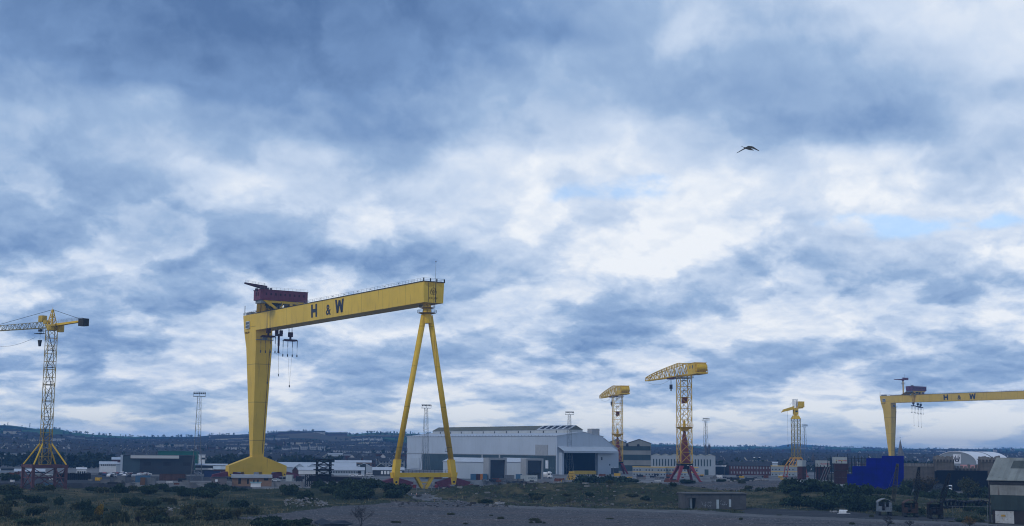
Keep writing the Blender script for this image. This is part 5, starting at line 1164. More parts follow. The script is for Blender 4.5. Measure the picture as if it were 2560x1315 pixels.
# vehicles
def lorry(loc, rz, label):
    root = thing('lorry', label, 'lorry', loc, rz)
    m = MB(); m.box(-5.5, 1.0, -1.1, 1.1, .7, 1.0); m.build('chassis', DARK, root)
    m = MB(); m.hexa([(.6, -1.2, .6), (2.6, -1.2, .6), (2.6, 1.2, .6), (.6, 1.2, .6)], [(.7, -1.15, 3.1), (2.3, -1.15, 3.1), (2.3, 1.15, 3.1), (.7, 1.15, 3.1)]); m.hexa([(.7, -1.1, 3.1), (2.2, -1.1, 3.1), (2.2, 1.1, 3.1), (.7, 1.1, 3.1)], [(.8, -.9, 3.7), (1.3, -.9, 3.7), (1.3, .9, 3.7), (.8, .9, 3.7)]); c = m.build('cab', WHITE, root)
    m = MB(); m.prism([(2.58, -1.0, 1.8), (2.58, 1.0, 1.8), (2.42, 1.0, 2.8), (2.42, -1.0, 2.8)], (.05, 0, 0)); m.box(1.0, 2.0, -1.24, -1.2, 1.8, 2.7); m.build('windscreen', GLASS, c)
    m = MB(); m.tube((-5.2, 0, 2.2), (.2, 0, 2.2), 1.15, n=14); m.box(-5.2, .2, -.9, .9, 1.0, 1.4); m.build('tank', WHITE, root)
    for x in (1.7, -3.6, -4.8):
        for y in (-1.1, 1.1): m = MB(); m.tube((x, y-.15, .5), (x, y+.15, .5), .5, n=12); m.build('wheel', DARK, root)
    return root
p = gz(1368, 1196, 0); lorry(p, math.radians(-25), 'white tank lorry parked beside the big open hall doorway')
def van(loc, rz, label):
    root = thing('van', label, 'van', loc, rz); L, H = 5.4, 2.5
    prof = [(-2.7, .45), (2.6, .45), (2.65, 1.1), (1.8, 1.35), (1.15, 2.3), (.7, H), (-2.7, H)]
    m = MB(); m.prism([(x, -1.0, z) for x, z in prof], (0, 2.0, 0)); b = m.build('body', WHITE, root)
    m = MB(); m.prism([(1.84, -.85, 1.4), (1.84, .85, 1.4), (1.22, .85, 2.25), (1.22, -.85, 2.25)], (.04, 0, .03)); m.box(.3, 1.3, -1.02, -1.003, 1.3, 1.95); m.box(.3, 1.3, 1.003, 1.02, 1.3, 1.95); m.build('windscreen', GLASS, b)
    m = MB(); m.box(2.62, 2.7, -.6, .6, .6, .95); m.build('grille', DARK, b)
    for y in (-.8, .8): m = MB(); m.box(2.55, 2.69, y-.18, y+.18, .85, 1.15); m.build('headlight', mat('lamp_glass', (.6, .6, .55), .2), b)
    m = MB(); m.box(2.6, 2.78, -1.0, 1.0, .3, .58); m.build('bumper', DARK, root)
    for x in (1.7, -1.7):
        for y in (-.95, .95): m = MB(); m.tube((x, y-.11, .34), (x, y+.11, .34), .34, n=12); m.build('wheel', DARK, root)
    for y in (-1.1, 1.1): m = MB(); m.cbox((1.35, y, 1.5), (.12, .2, .3)); m.build('mirror', DARK, b)
    return root
p = place(2374, 1228.5); van(p, math.atan2(-p.y, -p.x), 'white delivery van facing the viewer before the black screen')
def car_mesh(seed):
    m = MB(); r = random.Random(seed)
    prof = [(-2.1, .3), (2.1, .3), (2.15, .75), (1.2, .88), (.55, 1.38), (-1.0, 1.42), (-1.75, .95), (-2.1, .9)]
    m.prism([(x, -.86, z) for x, z in prof], (0, 1.72, 0), 0)
    m.prism([(1.16, -.7, .92), (1.16, .7, .92), (.6, .68, 1.34), (.6, -.68, 1.34)], (.03, 0, .02), 1); m.prism([(-1.1, -.875, .95), (.95, -.875, .95), (.5, -.875, 1.3), (-.95, -.875, 1.33)], (0, .01, 0), 1); m.prism([(-1.1, .865, .95), (.95, .865, .95), (.5, .865, 1.3), (-.95, .865, 1.33)], (0, .01, 0), 1)
    for x in (-1.3, 1.3):
        for y in (-.8, .8): m.tube((x, y-.1, .3), (x, y+.1, .3), .3, n=8, m=2)
    return m
CARS = []
for nm, c, rf in (('white', (.65, .65, .66), .3), ('silver', (.38, .40, .42), .3), ('dark blue', (.03, .05, .10), .3), ('black', (.02, .02, .025), .3), ('red', (.28, .03, .03), .3)):
    o = car_mesh(1).build('car', [mat('car_paint_'+nm.replace(' ', '_'), c, rf, .03, 1), GLASS, DARK]); CARS.append((nm, o, [False]))
def put_car(k, x, y, rz, where, grp):
    nm, o, used = CARS[k]; c = o.copy() if used[0] else o
    if used[0]: COL.objects.link(c)
    used[0] = True; c.location = (x, y, 0); c.rotation_euler = (0, 0, rz); tag(c, f'{nm} car {where}', 'car', grp)
r = random.Random(21)
for row, n, x0, x1 in ((1187.5, 20, 252, 372), (1190, 16, 258, 352), (1192.5, 13, 268, 345), (1185.6, 16, 300, 500)):
    for i in range(n):
        p = gz(x0+(x1-x0)*(i+r.uniform(.1, .9))/n, row, 0); put_car(r.choice((0, 0, 1, 1, 1, 2, 3, 4)), p.x, p.y, r.choice((0, math.pi/2, math.pi/2))+r.uniform(-.1, .1), 'in the packed car park left of and before the dark grey shed', 'cars in the dockside car park')
for px, row, k, w in ((882, 1190.5, 0, 'parked before the pale long low building'), (900, 1191.2, 0, 'parked before the pale long low building'), (925, 1192, 1, 'parked beyond the dark steel pile'), (924, 1187, 0, 'by the tall dark doorway of the pale gabled building'), (690, 1204, 1, 'half hidden by the tan hut')):
    p = gz(px, row, 0); put_car(k, p.x, p.y, r.uniform(-.3, .3), w, 'cars by the white sheds')
# containers on the apron
for px, row, m_, col, ln, txt in ((1176, 1199.5, CBLU, 'small blue container, leftmost before the low pale sheds', 2.8, None), (1187, 1199.6, CMAR, 'small maroon container before the low pale sheds', 2.6, None), (1198, 1199.7, CORG, 'small orange container before the low pale sheds', 1.7, None), (1204, 1199.0, CBLU, 'larger blue container at the right end of the row before the left pale shed', 2.6, None),
        (1262, 1202.5, CGRY, 'grey container before the gap between the low pale sheds', 4.5, None), (1289, 1200.0, CBLU, 'dark blue container behind the white lettered container', 3.2, None), (1301, 1202.6, CWHT, 'white container with dark lettering below the right pale shed', 8.2, ('COSCO', 1.15, .45)), (714, 1203, CWHT, 'white container between the bogies and the black tower', 3.0, None)):
    p = gz(px, row, 0); container_obj('shipping_container', col, p, -.05, m_, ln, None, txt, mat('navy_lettering', (.02, .05, .09), .6))
p = gz(398, 1201, 0); container_obj('shipping_container', 'long rusty brown open-ended container left of the floodlight mast', p, 0.0, mat('rust_brown_container', (.075, .045, .04), .7, .2, .5, (.04, .03, .025), .6, stripe=((3.5, 0, 0), .25)), 11.5)
p = gz(338, 1206, 0); container_obj('shipping_container', 'dull blue container among scrap before the car park', p, .1, CBLU, 6.0)
p = gz(292, 1206.5, 0); container_obj('shipping_container', 'small grey-brown container left of the dull blue one', p, .1, CGRY, 3.2)
p = gz(350, 1212.5, 0); container_obj('shipping_container', 'small brown container behind the yellow guard rail', p, .05, mat('brown_container_paint', (.14, .08, .05), .7, .2, .5), 1.9)
p = gz(363, 1212.5, 0); container_obj('shipping_container', 'dark grey container behind the yellow guard rail', p, .05, CGRY, 3.8)
p = gz(510, 1192, 0); container_obj('shipping_container', 'navy container with a pale end near the yellow base beam', p, .12, mat('navy_container_paint', (.015, .03, .09), .6, .1, .4), 8.0)
p = gz(122, 1220.5, 0); m = MB(); m.hexa([(-.9, -.7, .1), (.9, -.7, .1), (.9, .7, .1), (-.9, .7, .1)], [(-1.15, -.8, 1.6), (1.15, -.8, 1.6), (1.15, .8, 1.6), (-1.15, .8, 1.6)]); m.box(-1.2, 1.2, -.9, .9, 1.603, 1.75); one('skip_bin', m, CBLU, 'blue-grey waste bin standing under the red portal crane', 'bin', p)
# dark stacks and steel piles
m = MB(); r = random.Random(9); a = gz(142, 1199, 0); b = gz(243, 1198, 0); L = b.x-a.x
for i in range(15):
    x0 = L*i/15; m.box(x0+.08, x0+L/15-.08, 0, 5, 0, 2.7+r.uniform(-.25, .35))
    for k in range(4): m.box(x0+.3, x0+L/15-.3, -.25, -.004, .5+k*.65, .72+k*.65)
one('pallet_stack', m, mat('black_stacks', (.014, .013, .015), .8, .4, .5), 'long black wall of stacked crates beyond the grey palisade fence', 'crate stack', a)
m = MB(); a = gz(766, 1203.5, 0); b = gz(912, 1202.5, 0); L = b.x-a.x; m.hexa([(0, 0, 0), (L, 0, 0), (L, 6, 0), (0, 6, 0)], [(1.5, .3, 2.6), (L, .3, 1.9), (L, 6, 1.9), (1.5, 6, 2.6)])
for i in range(30): x = 1.5+(L-2)*i/30; m.box(x, x+.25, -.12, .0, 0, 2.0)
one('steel_pile', m, mat('rusty_black_steel', (.020, .015, .018), .8, .4, .4), 'long low pile of dark steel plates right of the black lattice tower', 'steel pile', a)
root = thing('access_tower', 'black steel lattice access tower standing between the gantry legs', 'steel tower', gz(808, 1216, 0), .25)
BS = mat('black_steel', (.012, .012, .015), .7, .3, .5); m = MB(); h = 2.6; zt = gy(808, 1150, root.location.y).z
m.truss([(-h, -h, 0), (h, -h, 0), (h, h, 0), (-h, h, 0)], [(-h, -h, zt), (h, -h, zt), (h, h, zt), (-h, h, zt)], 5, .38, .2); m.build('lattice', BS, root)
m = MB()
for z in (zt*.42, zt*.62, zt*.8, zt): m.box(-3.7, 3.7, -3.2, 3.2, z, z+.35)
m.build('deck', BS, root)
for x in (-6.6, -5.0): m = MB(); m.truss([(x-.5, -.5, 0), (x+.5, -.5, 0), (x+.5, .5, 0), (x-.5, .5, 0)], [(x-.5, -.5, 4.6), (x+.5, -.5, 4.6), (x+.5, .5, 4.6), (x-.5, .5, 4.6)], 3, .22, .12); m.build('outer_post', BS, root)
p = gz(1429, 1200, 0); root = thing('cable_reel_frame', 'bright yellow lattice frame stand before the big hall doorway', 'steel frame', p, .3); m = MB()
for x in np.linspace(-2.2, 2.2, 6):
    for s in (-1, 1): m.bar((x, s*1.8, 0), (x*.55, s*.6, 3.6), .22)
    m.bar((x*.55, -.6, 3.6), (x*.55, .6, 4.4), .2)
for z, k in ((1.2, .88), (2.4, .7), (3.6, .55)):
    for s in (-1, 1): m.bar((-2.2*k, s*1.5*k, z), (2.2*k, s*1.5*k, z), .2)
m.build('frame', YEL2, root); m = MB(); m.tube((-1.4, 0, 1.3), (.3, 0, 1.3), 1.1, n=12); m.build('drum', DARK, root)
# clutter on the quays
r = random.Random(31); CL = [mat('quay_dark', (.03, .03, .034), .8, .3, .5), mat('quay_grey', (.14, .14, .14), .8, .3, .5), mat('quay_rust', (.13, .05, .03), .8, .3, .5), mat('quay_white', (.5, .5, .5), .7, .1, .5), mat('quay_yellow', (.5, .3, .03), .7, .1, .5)]
names = [('dark', 0), ('grey', 1), ('rusty', 2), ('white', 3), ('yellow', 4)]
spots = [(r.uniform(1040, 1180), r.uniform(1190, 1198), 'under the gantry cross beam') for _ in range(14)]+[(r.uniform(1560, 1690), r.uniform(1194, 1206), 'between the two hammerhead cranes') for _ in range(14)]+[(r.uniform(1760, 1990), r.uniform(1194, 1205), 'on the quay before the brick office') for _ in range(16)]+[(r.uniform(720, 760), r.uniform(1196, 1204), 'by the bogies of the portal leg') for _ in range(5)]+[(r.uniform(250, 500), r.uniform(1202, 1212), 'on the yard behind the yellow guard rail') for _ in range(12)]+[(r.uniform(1200, 1480), r.uniform(1200.5, 1206), 'along the dock edge before the pale sheds') for _ in range(16)]+[(r.uniform(1000, 1180), r.uniform(1186, 1194), 'beyond the gantry cross beam by the hall') for _ in range(16)]+[(r.uniform(1440, 1560), r.uniform(1188, 1197), 'before the great hall doorway') for _ in range(10)]+[(r.uniform(20, 250), r.uniform(1186, 1206), 'around the red portal crane') for _ in range(18)]+[(r.uniform(1560, 1990), r.uniform(1189, 1196), 'along the far quay under the cabin blocks') for _ in range(24)]
base_cr = {}
for px, row, where in spots:
    nm, k = r.choice(names[:3]+names); p = gz(px, row, 0)
    if k not in base_cr:
        m = MB(); m.box(-1, 1, -.6, .6, .15, 1.0)
        for x in (-.8, 0, .8): m.box(x-.1, x+.1, -.62, .62, 0, .145)
        for x in (-.9, .9): m.box(x-.06, x+.06, -.66, .66, .1, 1.1)
        o = m.build('crate', CL[k]); base_cr[k] = o
    else: o = base_cr[k].copy(); COL.objects.link(o)
    s = r.uniform(.7, 1.5); o.location = p; o.rotation_euler = (0, 0, r.uniform(-.4, .4)); o.scale = (s*r.uniform(.8, 1.8), s, s*r.uniform(.7, 1.3)); tag(o, f'{nm} slatted crate {where}', 'crate', f'{nm} crates {where}')
# excavators near the blue screen
def excavator(loc, rz, s, label, m_):
    root = thing('excavator', label, 'excavator', loc, rz); root.scale = (s, s, s)
    for y in (-1.0, 1.0): m = MB(); m.prism([(-1.7, y-.25, .2), (-1.4, y-.25, 0), (1.4, y-.25, 0), (1.7, y-.25, .2), (1.7, y-.25, .55), (1.4, y-.25, .75), (-1.4, y-.25, .75), (-1.7, y-.25, .55)], (0, .5, 0)); m.build('track', DARK, root)
    m = MB(); m.box(-1.8, .9, -1.2, 1.2, .85, 1.7); m.build('body', m_, root)
    m = MB(); m.hexa([(-.2, -1.15, 1.7), (1.1, -1.15, 1.7), (1.1, -.1, 1.7), (-.2, -.1, 1.7)], [(-.1, -1.1, 2.8), (.8, -1.1, 2.8), (.8, -.15, 2.8), (-.1, -.15, 2.8)]); c = m.build('cab', m_, root)
    m = MB(); m.box(.0, .8, -1.16, -1.13, 1.9, 2.6); m.build('window', GLASS, c)
    m = MB(); m.prism([(.9, .1, 1.2), (.9, .1, 1.7), (2.6, .1, 3.7), (2.9, .1, 3.4)], (0, .35, 0)); m.prism([(2.6, .12, 3.7), (2.9, .12, 3.4), (4.2, .12, 1.5), (3.9, .12, 1.4)], (0, .3, 0)); a = m.build('boom', m_, root)
    m = MB(); m.prism([(3.8, -.2, 1.5), (4.3, -.2, 1.5), (4.3, -.2, .9), (3.7, -.2, .6), (3.4, -.2, 1.0)], (0, .9, 0)); m.build('bucket', DARK, a)
excavator(place(2170, 1225), .4, .95, 'rusty orange digger at the foot of the blue screen', mat('rusty_orange', (.30, .07, .03), .6, .2, .6))
excavator(place(2334, 1217), 2.3, 1.05, 'dirty pinkish digger with a raised arm on the dark gravel heap', mat('dusty_pink', (.30, .17, .13), .7, .2, .6))
p = place(2345, 1227); rs = np.random.RandomState(5); m = MB(); m.dome((0, 0, 0), 4.8, 22, 8, .62); o = m.build('gravel_heap', mat('dark_aggregate', (.035, .04, .045), .95, .35, 1.5), smooth=True); o.location = p; o.scale = (1.2, 1, 1)
for v in o.data.vertices: v.co.z *= 1-.25*(v.co.x**2+v.co.y**2)/23; v.co += Vector(rs.normal(size=3)*.12)
tag(o, 'dark conical heap of aggregate left of the white van', 'gravel heap')
# derelict crawler cranes
def old_crane(px, row, w, jib, label, m_, cabm, roofm):
    p = place(px, row); root = thing('derelict_crane', label, 'crane', p, 0.0)
    root.rotation_euler = (0, 0, -math.atan2(p.x, p.y)+.12)
    h = w/2
    for s in (-1, 1): m = MB(); m.prism([(s*(h-.35)-.35, -.2, .25), (s*(h-.35)-.35, .3, 0), (s*(h-.35)-.35, 4.2, 0), (s*(h-.35)-.35, 4.7, .25), (s*(h-.35)-.35, 4.7, .6), (s*(h-.35)-.35, 4.2, .9), (s*(h-.35)-.35, .3, .9), (s*(h-.35)-.35, -.2, .6)], (.7, 0, 0)); m.build('track', DARK, root)
    m = MB(); z1 = 3.2; t = .12
    arch = [(-h+h*2*i/8, z1+.75*math.sin(math.pi*i/8)) for i in range(9)]
    m.box(-h, h, 0, 4.6, .95, 1.2); m.box(-h, -h+t, 0, 4.6, 1.2, z1); m.box(h-t, h, 0, 4.6, 1.2, z1); m.box(-h+t, h-t, 4.5, 4.6, 1.2, z1)
    m.box(-h+t, -h*.45, 0, .1, 1.2, 2.3); m.box(-h*.05, h*.1, 0, .1, 1.2, z1); m.box(h*.55, h-t, 0, .1, 1.2, z1); m.box(-h*.05, h*.55, 0, .1, 1.2, 2.0); c = m.build('cabin', cabm, root)
    m = MB()
    for (xa, za), (xb, zb) in zip(arch, arch[1:]): m.prism([(xa, -.2, za), (xb, -.2, zb), (xb, 4.7, zb), (xa, 4.7, za)], (0, 0, .1))
    m.build('roof', roofm, root)
    m = MB(); m.box(-h*.6, h*.6, 1.2, 4.2, 1.2, 2.6); m.tube((-h*.5, 1, 1.7), (h*.5, 1, 1.7), .5, n=10); m.build('winch', DARK, root)
    (bx, by), (tx, ty), Dj = jib; b_ = gy(bx, by, p.y+4); t_ = gy(tx, ty, p.y+Dj); M_ = root.matrix_basis.inverted()
    B, T = M_ @ b_, M_ @ t_; B.z = max(B.z, 1.1); d = (T-B).normalized(); u = Vector((1, 0, 0)); u = (u-d*u.dot(d)).normalized(); v = d.cross(u)
    k = .55; ring = lambda c, k: [c-u*k-v*k, c+u*k-v*k, c+u*k+v*k, c-u*k+v*k]
    m = MB(); mid = B.lerp(T, .35); m.truss(ring(B, .3), ring(mid, k), 4, .13, .07); m.truss(ring(mid, k), ring(T, .28), 8, .13, .07); m.tube(T-u*.3, T+u*.3, .4, n=10); m.build('jib', m_, root)
    m = MB(); m.tube((0, 3.5, 3.4), T, .035, n=4); m.build('stay_rope', CABLE, root)
RUSTC = mat('rusted_cabin_sheet', (.05, .032, .026), .85, .35, .7, (.018, .014, .014), .5, spot=.7)
old_crane(2213.5, 1289, 3.3, ((2233, 1252), (2243.5, 1163), 13), 'derelict crawler crane with a peeling pale cabin, left of its two rusty mates', mat('old_jib_steel', (.045, .04, .028), .8, .3, 1), mat('peeling_white_sheet', (.15, .18, .21), .8, .35, .7, (.03, .025, .02), .8, spot=.9), mat('pale_torn_roof', (.24, .25, .26), .8, .3, .8, (.04, .035, .03), .6, spot=.8))
old_crane(2278.5, 1293, 3.3, ((2288, 1255), (2297.5, 1171), 14), 'rusty brown derelict crawler crane, middle one of the three', BS, RUSTC, mat('rust_brown_roof', (.085, .05, .04), .85, .3, .8))
old_crane(2341, 1297, 3.2, ((2352, 1262), (2373, 1187), 12), 'nearly black derelict crawler crane beside the row of pipes', BS, mat('black_cabin_sheet', (.016, .013, .014), .85, .35, .8), mat('black_roof', (.03, .022, .02), .85, .3, .8))
# rusty pipes lying in a row, cable over them
PIPEM = mat('dark_pipe', (.022, .022, .026), .75, .3, .8); pc = None
for i in range(11):
    p = place(2366+i*10.2, 1273+i*.35)
    if pc is None:
        m = MB(); n = 16
        for k in range(n):
            a0, a1 = 2*math.pi*k/n, 2*math.pi*(k+1)/n; f = lambda a, r_, y: (r_*math.cos(a), y, 1.15+r_*math.sin(a))
            m.face([f(a0, 1.12, 0), f(a1, 1.12, 0), f(a1, 1.12, 7), f(a0, 1.12, 7)]); m.face([f(a1, .95, 0), f(a0, .95, 0), f(a0, .95, 7), f(a1, .95, 7)]); m.face([f(a0, 1.12, 0), f(a0, .95, 0), f(a1, .95, 0), f(a1, 1.12, 0)]); m.face([f(a0, 1.12, 7), f(a1, 1.12, 7), f(a1, .95, 7), f(a0, .95, 7)])
        pc = o = m.build('pipe', PIPEM, smooth=False)
    else: o = pc.copy(); COL.objects.link(o)
    o.location = p; o.rotation_euler = (0, 0, -.22+.03*math.sin(i*3)); tag(o, 'wide black pipe in the row lying left of the corrugated shed', 'pipe', 'row of black pipes')
a, b = place(2292, 1290), place(2478, 1300); m = MB(); za = 3.2; m.path([(a.x+(b.x-a.x)*t, a.y+(b.y-a.y)*t, za-.5*math.sin(math.pi*t)) for t in np.linspace(0, 1, 12)], .045)
for t in (0, .5, 1): x, y = a.x+(b.x-a.x)*t, a.y+(b.y-a.y)*t; m.tube((x, y, ground(x, y)-.2), (x, y, za-(.5 if t == .5 else 0)+.1), .07, n=5)
one('cable_line', m, GALV, 'slack pale cable strung on posts across the black pipes', 'cable')
# signs, cones, posts, litter
SGN = None
for px, row, lab in ((1217, 1240, 'red and white board on a post in the scrub, left one of the pair'), (1343, 1243, 'red and white board on a post in the scrub, right one of the pair')):
    p = place(px, row)
    if SGN is None:
        SGN = root = thing('warning_sign', lab, 'sign', p, 0, 'red and white boards in the scrub'); m = MB(); m.tube((0, 0, 0), (0, 0, 1.5), .05, n=5); m.build('post', GALV, root); m = MB(); m.box(-.4, .4, -.05, -.02, .95, 1.65); bd = m.build('board', WHITE, root)
        m = MB(); m.box(-.38, .38, -.062, -.051, 1.38, 1.63); m.box(-.38, .38, -.062, -.051, .97, 1.12); m.build('red_band', mat('sign_red', (.55, .04, .03), .5), bd)
    else: o = copy_tree(SGN); o.location = p; tag(o, lab)
CN = None
for i, (px, row) in enumerate(((1018, 1240), (1029, 1239.6), (1041, 1239.4), (1063, 1238.6), (1090, 1238))):
    p = place(px, row)
    if CN is None:
        CN = root = thing('traffic_cone', '', 'traffic cone'); m = MB(); m.tube((0, 0, .04), (0, 0, .75), .18, .04, n=10); m.build('cone', mat('cone_orange', (.6, .13, .03), .5), root); m = MB(); m.cbox((0, 0, .02), (.45, .45, .04)); m.build('base', DARK, root); m = MB(); m.tube((0, 0, .34), (0, 0, .56), .125, .085, n=10); m.build('band', WHITE, root); o = root
    else: o = copy_tree(CN)
    o.location = p; tag(o, 'small traffic cone set before the thin grey fence', None, 'cones before the A-frame fence')
p = place(1108.5, 1231); m = MB(); m.tube((0, 0, 0), (0, 0, .9), .3, .24, n=10); m.dome((0, 0, .9), .24, 8, 3); m.cbox((0, -.25, .6), (.2, .2, .2)); one('hydrant', m, YEL, 'small yellow hydrant behind the thin grey fence', 'hydrant', p)
p = place(1420, 1266); m = MB(); m.tube((0, 0, 0), (0, 0, 2.2), .05, n=5); m.bar((-.3, 0, 2.2), (.3, 0, 2.2), .05); one('marker_post', m, GALV, 'thin lone metal post beside the path', 'post', p)
p = place(2107, 1284); m = MB(); m.box(-.9, .8, -.4, .4, 0, .6); m.prism([(-.9, -.4, .603), (1.0, -.4, .603), (1.2, -.2, .8), (-.7, -.2, .85)], (0, .6, .05)); m.box(-1.7, 1.5, -1.3, -.8, 0, .06); one('dumped_cabinet', m, WHITE, 'dumped white cabinet lying on its back below dark bushes', 'cabinet', p, .1)
p = place(1870, 1212); m = MB(); m.box(-3, 3, -1.5, 1.5, .8, 2.6); m.hexa([(3, -1.2, .8), (4.6, -1.2, .8), (4.6, 1.2, .8), (3, 1.2, .8)], [(3, -1.2, 2.4), (4.2, -1.2, 2.4), (4.2, 1.2, 2.4), (3, 1.2, 2.4)])
for x in (-2, 0, 3.6): m.tube((x, -1.5, .5), (x, 1.5, .5), .5, n=10)
one('dump_truck', m, mat('dark_truck', (.02, .025, .03), .6), 'dark tipper truck beyond the white stones', 'truck', p, .1)
ROCKM = mat('pale_rubble', (.24, .235, .23), .95, .25, 1.2, (.12, .11, .10), .0, spot=.5); RK = None; r = random.Random(14)
def rock(seed):
    rs = np.random.RandomState(seed); bm = bmesh.new(); bmesh.ops.create_icosphere(bm, subdivisions=1, radius=.5)
    for v in bm.verts: v.co *= rs.uniform(.7, 1.2); v.co.z *= .75
    me = bpy.data.meshes.new('boulder'); bm.to_mesh(me); bm.free(); me.materials.append(ROCKM); return me
RM = [rock(i) for i in range(6)]
def rocks(n, x0, x1, r0, r1, s0, s1, lab, grp, pile=0.0):
    for i in range(n):
        t = r.random(); px = x0+(x1-x0)*t; p = place(px, r.uniform(r0, r1)); s = r.uniform(s0, s1)
        o = bpy.data.objects.new('boulder', r.choice(RM)); COL.objects.link(o); p.z += s*.2+pile*r.random()*4*t*(1-t); o.location = p; o.scale = (s*r.uniform(.8, 1.6), s, s*r.uniform(.6, 1.1)); o.rotation_euler = (r.uniform(-.5, .5), r.uniform(-.5, .5), r.uniform(0, 6)); tag(o, lab, 'boulder', grp)
rocks(130, 712, 822, 1261, 1268.5, .25, .8, 'pale broken stone in the white rubble pile left of the gravel lot', 'stones of the white rubble pile', 1.4)
rocks(26, 1806, 1845, 1217, 1219, .7, 1.4, 'white stone in the low row behind the concrete hut', 'row of white stones', .3)
rocks(26, 1876, 1920, 1217.5, 1219.5, .7, 1.5, 'white stone in the low heap right of the dark tipper', 'heap of white stones', .3)
rocks(18, 1235, 1262, 1261, 1264, .5, 1.1, 'grey broken stone in the small heap beside the path', 'small heap by the path', .5)
rocks(14, 420, 470, 1268, 1279, .4, .9, 'pale stone scattered in the left scrub', 'stones in the left scrub')
rocks(14, 2076, 2100, 1279, 1283, .3, .7, 'pale lump of litter below the dark bushes', 'litter below the bushes', .2)
# rubble strewn over the bank behind the path (nobody could count it)
rs = np.random.RandomState(44); m = MB()
for i in range(1500):
    px = rs.uniform(1230, 1860) if rs.rand() < .8 else rs.uniform(980, 1240); p = place(px, rs.uniform(1240, 1268)); s = rs.uniform(.12, .5) if rs.rand() < .93 else rs.uniform(.5, .9); m.cbox((p.x, p.y, p.z+s*.15), (s*rs.uniform(.7, 2.2), s, s*rs.uniform(.4, .9)), rs.uniform(0, 3), rs.choice(3, p=(.5, .35, .15)))
o = m.build('rubble', [mat('rubble_dark', (.055, .05, .046), .95, .3, 1), mat('rubble_grey', (.09, .085, .08), .95, .3, 1), mat('rubble_pale', (.20, .195, .19), .95, .2, 1)]); tag(o, None, None, None, 'stuff')
m = MB()
for i in range(1100):
    px = rs.uniform(700, 2560); row = rs.uniform(1262, 1318); p = gz(px, row)
    if not inpoly(np.array([p.x]), np.array([p.y]), GRAVEL_P)[0]: continue
    s = rs.uniform(.06, .17); m.cbox((p.x, p.y, ground(p.x, p.y)+s*.2), (s*rs.uniform(.8, 1.8), s, s*.6), rs.uniform(0, 3), rs.choice(2, p=(.55, .45)))
o = m.build('loose_stones', [mat('stone_dark', (.05, .05, .05), .95, .3, 1), mat('stone_pale', (.22, .215, .21), .95, .2, 1)]); tag(o, None, None, None, 'stuff')
# torn dark sheeting at the edge of the gravel
m = MB(); P = [(786, 1308), (806, 1303), (826, 1307), (844, 1305), (862, 1309), (884, 1311), (862, 1315), (826, 1316), (800, 1314)]
q = [place(*x) for x in P]; ctr = sum(q, Vector())/len(q)
for i in range(len(q)):
    a, b = q[i], q[(i+1) % len(q)]; za, zb = .35+.3*math.sin(i*2.1), .35+.3*math.sin(i*2.1+2.1); m.hexa([(a.x, a.y, a.z+.05), (b.x, b.y, b.z+.05), (ctr.x, ctr.y, ctr.z+.05)], [(a.x, a.y, a.z+za), (b.x, b.y, b.z+zb), (ctr.x, ctr.y, ctr.z+.25)])
one('plastic_sheet', m, mat('dark_sheeting', (.025, .03, .04), .7, .3, 1), 'torn dark plastic sheet at the near edge of the gravel lot', 'plastic sheet')

